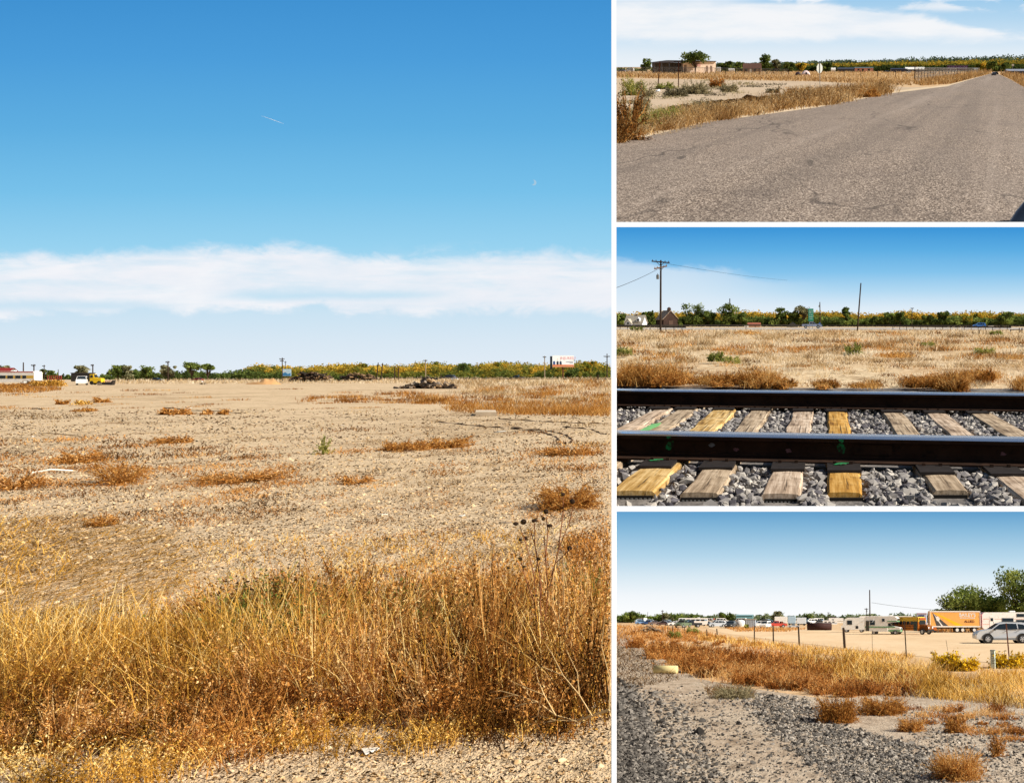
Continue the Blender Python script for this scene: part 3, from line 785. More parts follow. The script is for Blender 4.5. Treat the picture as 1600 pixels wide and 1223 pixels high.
# sunflower with dried heads
r = root('sunflower', 'dried sunflower with dark seed heads rising from the rust weeds', 'sunflower', LF.Tp(842, 1075))
u0, v0 = LF.g(842, 1075)
def LP(px, py, v): 
    p = LF.at_depth(px, py, v); return (p.x-u0, p.y-v0, p.z)
M_stem = paint('sunflower_stem', '#8a5634', .8, 0, .3, 8.); M_head = paint('seed_head', '#33200f', .95, 0, .35, 60., .01)
M_pet = paint('dry_petal', '#9a7420', .9, 0, .3, 20.)
mb = MB()
stems = [[(842, 1075), (838, 990), (835, 900), (822, 850), (812, 822)], [(838, 990), (846, 920), (838, 860), (829, 828)], [(846, 1000), (843, 900), (836, 852), (835, 818)],
         [(842, 1040), (856, 930), (852, 860), (850, 832)], [(856, 930), (872, 860), (890, 815), (896, 790)], [(852, 880), (856, 830), (853, 806)], [(872, 860), (880, 800), (880, 773)], [(838, 950), (820, 900), (812, 868)], [(850, 930), (868, 880), (890, 858)]]
for s_ in stems:
    mb.tube([LP(a, b, v0+.03*math.sin(a)) for a, b in s_], [.0032*(1-.4*i/len(s_)) for i in range(len(s_))], 5)
part('stem', mb, [M_stem], r)
for i, (a, b, q) in enumerate([(806, 818, 5.2), (818, 815, 5.4), (835, 813, 5.2), (853, 799, 4.8), (859, 821, 5.2), (849, 810, 3.8), (879, 772, 5.2), (894, 783, 5), (813, 843, 3.6), (821, 841, 3.8), (841, 873, 3.8), (813, 873, 4), (836, 930, 4), (890, 856, 4.6), (794, 887, 3.4), (865, 935, 3.2), (819, 885, 3.3)]):
    k = LF.h/ (LF.ppm(842, 1075)) ; m = 1/LF.ppm(842, 1075)
    c = Vector(LP(a, b, v0)); hb = MB(); q *= .85
    hb.lathe([(q*m*.3, -q*m*.55), (q*m*.95, -q*m*.25), (q*m, .1*q*m), (q*m*.7, q*m*.5), (.15*q*m, q*m*.62)], tuple(c), 'Y' if i % 2 else 'Z', 12)
    nl = 16; P = np.array(c)[None]+rng.normal(0, q*m*.45, (nl, 3)); hb.leaves(P, q*m*.55, .5, 1, .4)
    part('seed_head', hb, [M_head, M_pet], r)
# bleached dead branch
r = root('dead_branch', 'bleached bare branch lying at the bottom right of the weeds', 'branch', LF.Tp(900, 1135))
u0, v0 = LF.g(900, 1135)
M_bl = paint('bleached_wood', '#cfae78', .8, 0, .2, 14.)
mb = MB()
for s_, w_ in (([(952, 1108), (925, 1118), (900, 1126), (868, 1117), (840, 1096), (805, 1085), (770, 1092)], .009), ([(900, 1126), (870, 1125), (830, 1131), (790, 1136)], .005), ([(868, 1117), (850, 1085), (840, 1060), (836, 1040)], .005),
               ([(840, 1096), (815, 1100), (785, 1112), (760, 1108)], .004), ([(925, 1118), (905, 1085), (880, 1055), (845, 1040), (830, 1045)], .005), ([(905, 1085), (902, 1050), (885, 1015)], .004), ([(805, 1085), (780, 1078), (765, 1082)], .003),
               ([(880, 1055), (862, 1020), (852, 1005)], .003), ([(952, 1108), (953, 1060), (940, 1010), (945, 960)], .004), ([(850, 1085), (825, 1075), (795, 1062)], .003), ([(870, 1125), (845, 1118), (812, 1120)], .003)):
    mb.tube([LP(a, b, v0-.12+.02*i) for i, (a, b) in enumerate(s_)], [.75*w_*(1-.75*i/(len(s_)-1)) for i in range(len(s_))], 5)
part('branch', mb, [M_bl], r)

# --- the road picture
t1 = MB()
patch(t1, T1, [(965, 213), (1000, 204), (1060, 190), (1140, 178), (1240, 160), (1330, 148), (1386, 143), (1380, 149), (1290, 166), (1200, 178), (1110, 192), (1050, 204), (985, 218)], 9000, 25, .85, (.0, 1.), .4, .5, 3, 0, 2, 1.2, clump=(40, 10))
patch(t1, T1, [(1230, 152), (1390, 138), (1385, 146), (1240, 162)], 2200, 16, .85, (.1, .9), .3, .4, 3, 0, 1, 1.)
patch(t1, T1, [(1425, 131), (1460, 126), (1550, 114.3), (1546, 116.5), (1490, 131), (1440, 134.5)], 2600, 9, .8, (.1, .9), .3, .4, 2)
patch(t1, T1, [(1562, 116.5), (1605, 122), (1620, 140), (1600, 137), (1580, 125)], 1500, 9, .8, (.1, .9), .3, .4, 2)
patch(t1, T1, [(955, 118), (1200, 121), (1420, 128), (1425, 134), (1280, 128), (1040, 123.5), (955, 121.5)], 3600, 5, .8, (.1, .9), .3, .4, 2)
single('roadside_weeds', t1, [veg('roadside_weed', ['#4c341e', '#8c673e', '#b38d58', '#caa672', '#dec498'], .25)], 'rust orange weeds along the left edge of the road', 'weeds', T1.M, kind='stuff')
t1 = MB()
patch(t1, T1, [(955, 113.2), (1550, 113.2), (1480, 124), (1420, 128), (1200, 120), (955, 118)], 9000, 3.2, .8, (.2, .9), .4, .4, 2)
patch(t1, T1, [(980, 190), (1060, 176), (1130, 172), (1110, 186), (1000, 206)], 1300, 18, .85, (.2, .9), .4, .5, 3)
patch(t1, T1, [(1030, 212), (1100, 196), (1100, 200), (1030, 216)], 260, 5, .85, (.3, 1), .5, .5, 2)
single('field_grass', t1, [veg('field_grass', ['#6a4c28', '#a07a4a', '#c39f6c', '#d9bb8a', '#e8d2ac'], .3)], 'tan dry grass of the fenced lots beside the road', 'grass', T1.M, kind='stuff')
t1 = MB()
patch(t1, T1, [(990, 196), (1060, 182), (1064, 194), (1000, 210)], 1300, 22, 1., (.1, .9), .3, .5, 3, 0, 2, 1.4)
patch(t1, T1, [(1200, 160), (1270, 150), (1260, 160), (1200, 168)], 260, 12, .9, (.2, .9), .3, .5, 3, 0, 1)
single('green_weeds', t1, [V_green], 'pale green weeds by the road near the big seedy bush', 'weeds', T1.M, kind='stuff')
weed('shrub', T1, 1036, 1072, 152, 17, V_sage, 'low dark grey sagebrush left of the biggest sagebrush', 31, 90, 7, 6, 'shrub', .6, 1, .8, 1.2, (0, .6))
weed('shrub', T1, 1062, 1106, 148, 26, V_sage, 'biggest grey green sagebrush right of the leaning posts', 32, 110, 7, 6, 'shrub', .6, 1, .8, 1.2, (.2, 1))
weed('shrub', T1, 1108, 1133, 137, 17, V_rust, 'brown dry shrub behind the small sagebrush of the lot', 33, 80, 7, 5, 'shrub', .6, 1, .8, 1.1)
weed('shrub', T1, 1126, 1152, 145, 16, V_sage, 'small olive sagebrush in the middle of the dirt lot', 34, 80, 7, 6, 'shrub', .6, 1, .8, 1.2, (.3, 1))
weed('shrub', T1, 1022, 1052, 140, 12, V_green, 'yellow green shrub between the two leaning metal posts', 35, 60, 7, 5, 'shrub', .6, 1, .8, 1.2)
weed('shrub', T1, 1196, 1222, 146, 12, V_sage, 'sprawling bare grey shrub at the far lip of the gully', 36, 50, 5, 2, 'shrub', .6, 1, .8, 1.2, (0, .5))
weed('shrub', T1, 1222, 1268, 158, 24, V_rust, 'mauve brown seedy shrub left of the sign', 37, 110, 7, 5, 'shrub', .5, 1, .8, 1.2, (0, .7))
weed('shrub', T1, 1366, 1388, 147, 20, V_rust, 'dark bare stalked weed at the corner of the dirt side road', 38, 24, 5, 4, 'shrub', .35, 1, .9, 1.3, (0, .3))
weed('shrub', T1, 1338, 1372, 153, 18, V_orange, 'round rusty tumbleweed beside the corner weed', 39, 110, 7, 5, 'shrub', .6, 1, .8, 1.1)
weed('shrub', T1, 968, 1008, 150, 34, V_green, 'tall olive weed behind the big seedy bush at left', 40, 60, 7, 6, 'shrub', .5, 1, .8, 1.2, (.3, 1))
weed('seedy_bush', T1, 930, 1020, 222, 104, V_rust, 'tall brown dried bush with dark seed heads at the road edge', 41, 46, 9, 7, 'bush', .5, .8, 1.3, 1.7, (.2, .9), V_dark, None, 0., (0., .9))
weed('seedy_bush', T1, 930, 990, 226, 62, V_rust, 'lower brown dried bush in front of the tall seedy one', 42, 50, 8, 6, 'bush', .6, .8, 1.1, 1.6, (.2, .9), V_dark, None, 0., (0., 1.))
t1 = MB()
patch(t1, T1, [(980, 200), (1060, 172), (1200, 158), (1300, 146), (1290, 158), (1130, 184), (1010, 206)], 1200, 15, .9, (.0, 1.), .4, .5, 3, 0, 3, 1.3, clump=(70, 12))
patch(t1, T1, [(962, 124), (1130, 126), (1300, 132), (1240, 150), (1080, 158), (962, 176)], 900, 5, .9, (.0, 1.), .6, .5, 3, 0, 2, 1.2, clump=(60, 12))
bushfield(t1, T1, [(985, 206), (1060, 190), (1140, 178), (1240, 160), (1330, 148), (1320, 152), (1200, 172), (1100, 188), (1000, 212)], 34, 20, 34, 40, 5, 3, .8, 1.2, (.0, .9), 0, 51, up=.8)
bushfield(t1, T1, [(965, 150), (1010, 140), (1020, 176), (965, 200)], 9, 22, 30, 40, 5, 4, .8, 1.3, (.1, 1.), 0, 52, up=.7)
single('verge_scrub', t1, [V_sage], 'grey green scrub scattered over the verge and the dirt lot', 'scrub', T1.M, kind='stuff')
# eroded gully lip: dark clods
mb = MB()
u, v, k, x, y = scat(T1, [(1045, 170), (1110, 160), (1200, 152), (1190, 158), (1110, 168), (1050, 176)], 700)
stone_batch(mb, u, v, .0, rng.gamma(2, 1.6, len(u))*k/F*1.3, rng.uniform(.0, .4, len(u)), flat=.8, seed=6)
single('gully_clods', mb, [V_dark], 'dark broken earth along the eroded gully lip of the lot', 'earth', T1.M, kind='stuff')

# --- the railway picture
t2 = MB()
patch(t2, T2, [(950, 522), (1610, 522), (1610, 575), (950, 575)], 11500, 12, .85, (.0, 1.), .6, .7, 3, 0, 0, clump=(42, 10))
patch(t2, T2, [(950, 515.5), (1610, 516), (1610, 530), (950, 530)], 4500, 4, .8, (.2, 1.), .4, .5, 2)
patch(t2, T2, [(950, 560), (1610, 560), (1610, 606), (950, 600)], 2600, 11, .9, (.2, 1.), .7, .6, 3, 0, 0, clump=(36, 9))
single('straw_grass', t2, [V_pale], 'pale matted straw grass between the track and the highway', 'grass', T2.M, kind='stuff')
t2 = MB()
for x0, x1, y0, y1, n, h in ((955, 1072, 592, 603, 3600, 30), (1080, 1160, 596, 603, 1500, 17), (1160, 1215, 597, 606, 1700, 25), (1205, 1240, 600, 606, 500, 13), (1280, 1308, 600, 608, 500, 13), (1330, 1348, 602, 608, 250, 9),
                            (1405, 1475, 596, 606, 1500, 14), (1476, 1510, 598, 612, 1300, 26), (1508, 1556, 588, 596, 800, 18), (1588, 1610, 600, 610, 500, 18), (1355, 1372, 600, 608, 250, 10), (1370, 1425, 556, 560, 500, 9), (1540, 1600, 558, 562, 500, 9), (1515, 1530, 558, 562, 250, 9), (1140, 1185, 520, 523, 260, 5), (1000, 1080, 560, 566, 500, 10)):
    patch(t2, T2, [(x0, (y0+y1)/2), (x0+.25*(x1-x0), y0), (x1-.2*(x1-x0), y0+1), (x1, (y0+y1)/2), (x1-.3*(x1-x0), y1), (x0+.2*(x1-x0), y1-1)], n, h*1.05, .9, (.0, 1.), .45, .55, 3, 0, 2, 1.3, clump=(28, 8))
for x0, x1, y, n_, hh in ((968, 1070, 601, 12, 32), (1085, 1160, 602, 7, 20), (1160, 1215, 604, 5, 28), (1205, 1240, 606, 4, 14), (1282, 1308, 607, 3, 15), (1410, 1470, 605, 6, 15), (1478, 1508, 610, 4, 28), (1510, 1552, 595, 4, 20), (1590, 1606, 608, 2, 18)):
    bushfield(t2, T2, [(x0, y-3), (x1, y-3), (x1, y+2), (x0, y+2)], n_, hh, hh*1.4, 46, 6, 4, .9, 1.3, (.0, .9), 0, 60+n_, up=.75, clip=(T2, 963.5, 9e9))
single('orange_weeds', t2, [V_orange], 'orange tumbleed-like weeds in clumps behind the far rail'.replace('tumbleed-like', 'feathery'), 'weeds', T2.M, kind='stuff')
t2 = MB()
patch(t2, T2, [(955, 538), (1610, 530), (1610, 546), (955, 558)], 5200, 9, .85, (0, .8), .6, .5, 3, 0, 0, clump=(60, 14))
patch(t2, T2, [(955, 520), (1610, 518), (1610, 526), (955, 527)], 1500, 6, .85, (0, .7), .6, .5, 3, 0, 0, clump=(60, 14))
patch(t2, T2, [(955, 562), (1610, 560), (1610, 606), (955, 600)], 1800, 7, .9, (0, .8), .9, .5, 3, 0, 0, clump=(40, 12))
single('brown_grass', t2, [V_rust], 'mauve brown dry grass in a band behind the orange weeds', 'grass', T2.M, kind='stuff')
weed('green_shrub', T2, 952, 984, 556, 17, V_green, 'green shrub at the far left behind the orange weeds', 51, 60, 7, 6, 'shrub', .5, 1, .8, 1.4)
weed('green_shrub', T2, 1106, 1130, 565, 17, V_green, 'spiky green shrub in the middle of the straw grass', 52, 50, 7, 6, 'shrub', .45, 1, .9, 1.5, (0, .7))
weed('green_shrub', T2, 1130, 1156, 568, 14, V_green, 'yellow green shrub touching the spiky green one', 53, 60, 7, 6, 'shrub', .5, 1, .8, 1.3, (.5, 1))
weed('green_shrub', T2, 1318, 1346, 557, 22, V_green, 'taller green weed below the leaning pole', 54, 50, 7, 7, 'shrub', .4, 1, .9, 1.4, (.1, .9))
weed('green_shrub', T2, 1440, 1462, 545, 12, V_green, 'pale green tuft right of the weed under the leaning pole', 55, 50, 7, 6, 'shrub', .5, 1, .8, 1.2, (.3, 1))
weed('green_shrub', T2, 984, 1004, 517, 7, V_green, 'dark green shrub under the left guard rail', 56, 50, 7, 6, 'shrub', .5, 1, .7, 1., (0, .5))
weed('green_shrub', T2, 1522, 1556, 553, 11, V_green, 'olive tuft among straw near the right edge', 57, 50, 7, 6, 'shrub', .5, 1, .8, 1.2, (.4, 1))
weed('green_shrub', T2, 1546, 1568, 523, 7, V_green, 'small olive tuft beyond the short broken post', 58, 40, 6, 5, 'shrub', .5, 1, .7, 1., (.2, .8))

# --- the yard picture
t3 = MB()
patch(t3, T3, [(955, 1000), (1010, 1006), (1120, 1016), (1240, 1030), (1290, 1046), (1285, 1082), (1200, 1072), (1130, 1066), (1070, 1050), (1010, 1018), (955, 1008)], 5200, 25, .9, (.1, 1.), .55, .6, 3, 0, 2, 1.3, clump=(60, 15))
patch(t3, T3, [(1200, 1040), (1420, 1050), (1430, 1085), (1290, 1090)], 3000, 24, .9, (.0, .9), .5, .5, 3, 0, 2, 1.3, clump=(60, 14))
patch(t3, T3, [(955, 978), (1040, 980), (1120, 992), (1100, 1002), (955, 1000)], 2600, 6, .8, (.2, 1.), .4, .5, 2)
patch(t3, T3, [(1410, 1095), (1600, 1110), (1600, 1160), (1480, 1150), (1420, 1115)], 1300, 14, .9, (.1, 1.), .5, .5, 3, 0, 2, 1.2, clump=(60, 10))
patch(t3, T3, [(1445, 984.5), (1560, 984.5), (1560, 988), (1445, 988)], 900, 7, .8, (.3, 1.), .3, .4, 2)
patch(t3, T3, [(1130, 980), (1260, 982.5), (1230, 987), (1150, 986.5)], 1200, 4, .8, (.3, 1.), .3, .4, 2)
bushfield(t3, T3, [(965, 1004), (1010, 1012), (1120, 1024), (1240, 1038), (1290, 1052), (1290, 1082), (1200, 1074), (1130, 1066), (1060, 1046), (1000, 1018)], 90, 26, 38, 44, 6, 4, .85, 1.3, (.0, .8), 0, 41, up=.8)
bushfield(t3, T3, [(1230, 1050), (1420, 1058), (1430, 1086), (1290, 1090)], 34, 26, 40, 44, 6, 4, .85, 1.3, (.0, .8), 0, 42, up=.8)
bushfield(t3, T3, [(970, 986), (1110, 992), (1230, 1010), (1100, 1014), (970, 1002)], 30, 9, 18, 26, 4, 3, .8, 1.1, (.2, 1.), 0, 43, up=.8)
bushfield(t3, T3, [(1410, 1100), (1600, 1118), (1600, 1160), (1470, 1150)], 16, 15, 24, 30, 5, 3, .85, 1.2, (.1, 1.), 0, 44, up=.8)
single('rusty_weeds', t3, [veg('yard_weed', ['#54321a', '#965c2a', '#bd8042', '#d29c58', '#e4be82'], .25)], 'rust orange weeds sloping down to the yard fence', 'weeds', T3.M, kind='stuff')
t3 = MB()
patch(t3, T3, [(1040, 1010), (1240, 1030), (1440, 1060), (1480, 1088), (1290, 1084), (1100, 1056)], 3600, 8, .95, (.1, 1.), 1.4, .7, 3, 0, 0, clump=(40, 12))
patch(t3, T3, [(1300, 1050), (1600, 1076), (1600, 1108), (1470, 1092), (1340, 1080)], 2600, 16, .95, (.2, 1.), .9, .7, 3, 0, 0, clump=(40, 12))
single('matted_straw', t3, [V_pale], 'pale matted straw between the rust weeds and the tall straw of the yard bank', 'straw', T3.M, kind='stuff')
t3 = MB()
patch(t3, T3, [(1240, 1034), (1330, 1038), (1440, 1056), (1470, 1066), (1610, 1076), (1610, 1108), (1480, 1092), (1400, 1080), (1250, 1060)], 9000, 31, .95, (.05, 1.), .45, .55, 4, 0, 0, clump=(50, 14))
patch(t3, T3, [(1090, 992), (1250, 1010), (1430, 1024), (1420, 1034), (1250, 1022), (1090, 1000)], 2200, 8, .8, (.2, .95), .4, .5, 3)
patch(t3, T3, [(1530, 1050), (1610, 1050), (1610, 1075), (1530, 1070)], 700, 14, .9, (.2, 1.), .4, .5, 3)
single('tall_straw', t3, [V_straw], 'tall bleached straw grass along the inside of the yard fence', 'grass', T3.M, kind='stuff')
t3 = MB()
patch(t3, T3, [(955, 1008), (1000, 1018), (1065, 1062), (1000, 1075), (955, 1085)], 1500, 7, 1.0, (0, .9), 1.6, .7, 3)
patch(t3, T3, [(1100, 1075), (1180, 1078), (1180, 1092), (1110, 1092)], 500, 14, .8, (.4, 1.), .7, .6, 3)
single('grey_twigs', t3, [V_dark], 'dark matted twigs on the shaded railway bank', 'twigs', T3.M, kind='stuff')
weed('rabbitbrush', T3, 1460, 1497, 1046, 33, V_sage, 'yellow flowering shrub, the left and tallest clump by the fence', 61, 80, 8, 6, 'shrub', .8, 1, 1.1, 2.4, (.1, .7), V_yflow, None, 0., (.0, .9))
weed('rabbitbrush', T3, 1488, 1530, 1048, 26, V_sage, 'lower yellow flowering clump leaning on the tallest one', 62, 80, 8, 6, 'shrub', .8, 1, 1.1, 2.4, (.1, .7), V_yflow, None, 0., (.0, .9))
weed('rabbitbrush', T3, 1556, 1604, 1044, 30, V_sage, 'yellow flowering shrub behind the white marker post', 63, 90, 8, 6, 'shrub', .8, 1, 1.1, 2.4, (.1, .7), V_yflow, None, 0., (.0, .9))
weed('rabbitbrush', T3, 1044, 1062, 997, 13, V_green, 'small olive shrub among the leftmost fence posts', 64, 60, 7, 6, 'shrub', .6, 1, .8, 1.2)
weed('rabbitbrush', T3, 1072, 1090, 991, 12, V_green, 'olive yellow shrub at the fence before the dirt track', 65, 60, 7, 6, 'shrub', .6, 1, .8, 1.2, (.4, 1))
weed('tumbleweed', T3, 1278, 1340, 1130, 60, V_orange, 'largest rust tumbleweed sitting on the grey gravel', 66, 200, 8, 7, 'tumbleweed', .9, 1, .8, 1.3, (.0, .75))
weed('tumbleweed', T3, 1340, 1420, 1118, 38, V_orange, 'wide rusty tumbleweed behind the largest one', 67, 150, 8, 6, 'tumbleweed', .7, 1, .8, 1.3, (.1, .9))
weed('tumbleweed', T3, 1404, 1447, 1144, 28, V_orange, 'small tumbleweed right of the largest one on gravel', 68, 100, 8, 5, 'tumbleweed', .7, 1, .8, 1.2, (.3, 1))
weed('tumbleweed', T3, 1460, 1540, 1221, 58, V_orange, 'pale tumbleweed at the bottom edge of the gravel bank', 69, 190, 8, 6, 'tumbleweed', .8, 1, .9, 1.4, (.4, 1))
weed('tumbleweed', T3, 1545, 1575, 1184, 40, V_rust, 'thin reddish weed above the pale tumbleweed', 70, 50, 7, 5, 'tumbleweed', .4, 1, .8, 1.2)
weed('tumbleweed', T3, 1478, 1512, 1146, 34, V_orange, 'wispy orange weed between the gravel and the straw', 71, 60, 7, 5, 'tumbleweed', .5, 1, .8, 1.2)
weed('grey_tumbleweed', T3, 1112, 1178, 1092, 24, V_sage, 'flat grey leafless tumbleweed at the top of the bare bank', 72, 130, 7, 2, 'tumbleweed', .5, 1, .8, 1.2, (.3, 1))
# railway gravel on the bank
mb = MB()
def gravel(poly, n, s, tl, th, seed):
    u, v, k, x, y = scat(T3, poly, n)
    j = rng.normal(0, 11, n)*k/F*(rng.uniform(0, 1, n) < .6); u = u+j; v = v+rng.normal(0, 14, n)*k/F*(rng.uniform(0, 1, n) < .6)
    stone_batch(mb, u, v, .02, np.maximum(rng.gamma(4, .25, len(u)), .4)*s*.72*k/F, rng.uniform(tl, th, len(u)), flat=.8, seed=seed)
gravel([(955, 1060), (985, 1070), (1010, 1110), (1020, 1160), (1050, 1225), (1080, 1240), (955, 1240)], 6500, 6., 0, .6, 11)
gravel([(955, 1060), (1020, 1075), (1075, 1110), (1100, 1160), (1140, 1225), (1190, 1240), (955, 1240)], 2400, 6., 0, .8, 15)
gravel([(1000, 1075), (1160, 1070), (1260, 1090), (1200, 1240), (1000, 1240)], 500, 4., 0, .9, 16)
gravel([(1150, 1080), (1260, 1092), (1300, 1130), (1450, 1170), (1480, 1240), (1330, 1240), (1250, 1180), (1170, 1110)], 8500, 4.6, .05, .85, 12)
gravel([(1400, 1110), (1610, 1120), (1610, 1240), (1480, 1240)], 2200, 4., .1, .9, 13)
gravel([(1000, 1080), (1150, 1080), (1250, 1180), (1330, 1240), (1100, 1240), (1050, 1120)], 1500, 3.8, 0, .7, 14)
single('bank_gravel', mb, [veg('gravel', ['#353230', '#595550', '#7d7770', '#9f978c', '#c6bcae'], 0.)], 'loose grey railway gravel spilled down the bank', 'gravel', T3.M, kind='stuff')
# ------------------------------------------------------------------ materials for made things
M_glass = paint('dark_glass', '#1d262c', .08, 0, .1, 2., 0, .6)
M_tyre = paint('tyre', '#1c1b1a', .85, 0, .2, 9.)
M_rim = paint('rim', '#b9bbbd', .35, .6, .1, 9.)
M_steel = paint('grey_steel', '#7c7d7c', .5, .6, .2, 5.)
M_rusty = paint('rusty_metal', '#5b3526', .85, .1, .35, 6., .01, .2)
M_pole = paint('weathered_pole', '#3d3128', .9, 0, .3, 3., .01, .1)
M_white = paint('white_paint', '#e9e7e2', .45, 0, .06, 1.2, 0, .4, '#c9bda8')
M_lamp = paint('lamp_glass', '#dfe3e6', .15, 0, .05)
M_red = paint('red_lens', '#8e1d17', .3, 0, .1)
M_black = paint('black_rubber', '#191817', .7, 0, .2, 4.)
def col(c, rough=.4, metal=0., dirt=None, var=.1): return paint('paint_'+c.strip('#'), c, rough, metal, var, 1.4, 0, .5, dirt)

KINDS = {
 'sedan': dict(L=4.6, H=1.45, W=1.78, prof=[(-2.3, .32), (-2.32, .85), (-1.75, .95), (-1.1, 1.4), (-.3, 1.45), (.3, 1.42), (1.0, .98), (2.05, .84), (2.3, .62), (2.32, .3)],
   win=[[(.86, .99), (.28, 1.35), (-.3, 1.37), (-.34, .98)], [(-.44, .98), (-.4, 1.37), (-1.02, 1.34), (-1.5, .98)]], ws=(6, 5), rw=(2, 3), wb=1.38, wr=.32),
 'suv': dict(L=4.8, H=1.72, W=1.92, prof=[(-2.34, .45), (-2.4, .78), (-2.36, 1.05), (-2.22, 1.32), (-1.98, 1.62), (-1.5, 1.71), (-.6, 1.74), (.1, 1.7), (.45, 1.62), (1.12, 1.16), (1.6, 1.09), (2.08, 1.0), (2.3, .86), (2.4, .62), (2.38, .4), (1.9, .28), (-1.9, .28)],
   win=[[(1.0, 1.16), (.42, 1.55), (-.12, 1.62), (-.14, 1.13)], [(-.24, 1.13), (-.22, 1.62), (-1.02, 1.6), (-1.08, 1.14)], [(-1.18, 1.14), (-1.12, 1.59), (-1.6, 1.54), (-1.92, 1.2)]], ws=(9, 8), rw=(3, 4), wb=1.45, wr=.37),
 'pickup': dict(L=5.5, H=1.78, W=1.95, prof=[(-2.75, .5), (-2.75, 1.08), (-.72, 1.1), (-.62, 1.7), (-.3, 1.78), (.4, 1.76), (1.12, 1.18), (2.45, 1.05), (2.72, .8), (2.72, .42)],
   win=[[(1.0, 1.18), (.4, 1.66), (-.05, 1.68), (-.08, 1.16)], [(-.16, 1.16), (-.13, 1.68), (-.5, 1.66), (-.56, 1.16)]], ws=(6, 5), rw=(2, 3), wb=1.7, wr=.38),
 'van': dict(L=5.1, H=2.05, W=2.0, prof=[(-2.55, .42), (-2.55, 1.9), (-2.4, 2.05), (.75, 2.05), (1.5, 1.3), (2.45, 1.12), (2.56, .85), (2.56, .4)],
   win=[[(1.22, 1.34), (.7, 1.85), (.2, 1.85), (.2, 1.3)], [(.0, 1.3), (.0, 1.85), (-1.0, 1.85), (-1.0, 1.3)], [(-1.15, 1.3), (-1.15, 1.85), (-2.3, 1.85), (-2.3, 1.3)]], ws=(4, 3), rw=None, wb=1.6, wr=.35),
}
def wheel_mesh(r, wd=.22, detail=False):
    t = MB(); t.lathe([(r*.62, -wd/2), (r*.93, -wd/2), (r, -wd*.3), (r, wd*.3), (r*.93, wd/2), (r*.62, wd/2)], (0, 0, 0), 'Y', 20)
    h = MB(); h.lathe([(r*.15, -wd*.52), (r*.58, -wd*.5), (r*.64, -wd*.42), (r*.64, wd*.42), (r*.58, wd*.5), (r*.15, wd*.52)], (0, 0, 0), 'Y', 18)
    if detail:
        for sgn in (-1, 1):
            for a in range(5):
                q = a*2*math.pi/5+.3
                h.lathe([(r*.13, -.004), (r*.13, .004)], (math.cos(q)*r*.4, sgn*wd*.525, math.sin(q)*r*.4), 'Y', 8, 1)
    return t, h
def wheels(r, xs, W, wr, detail=False, wd=.22, rim=None):
    t, h = wheel_mesh(wr, wd, detail)
    tm = t.mesh('tyre', [M_tyre], True); hm = h.mesh('rim', [rim or M_rim, M_black])
    for x in xs:
        for y in (-1, 1):
            M = Matrix.Translation((x, y*(W/2-wd/2+.015), wr))
            w_ = part('wheel', tm, None, r, M=M)
            part('rim', hm, None, w_)
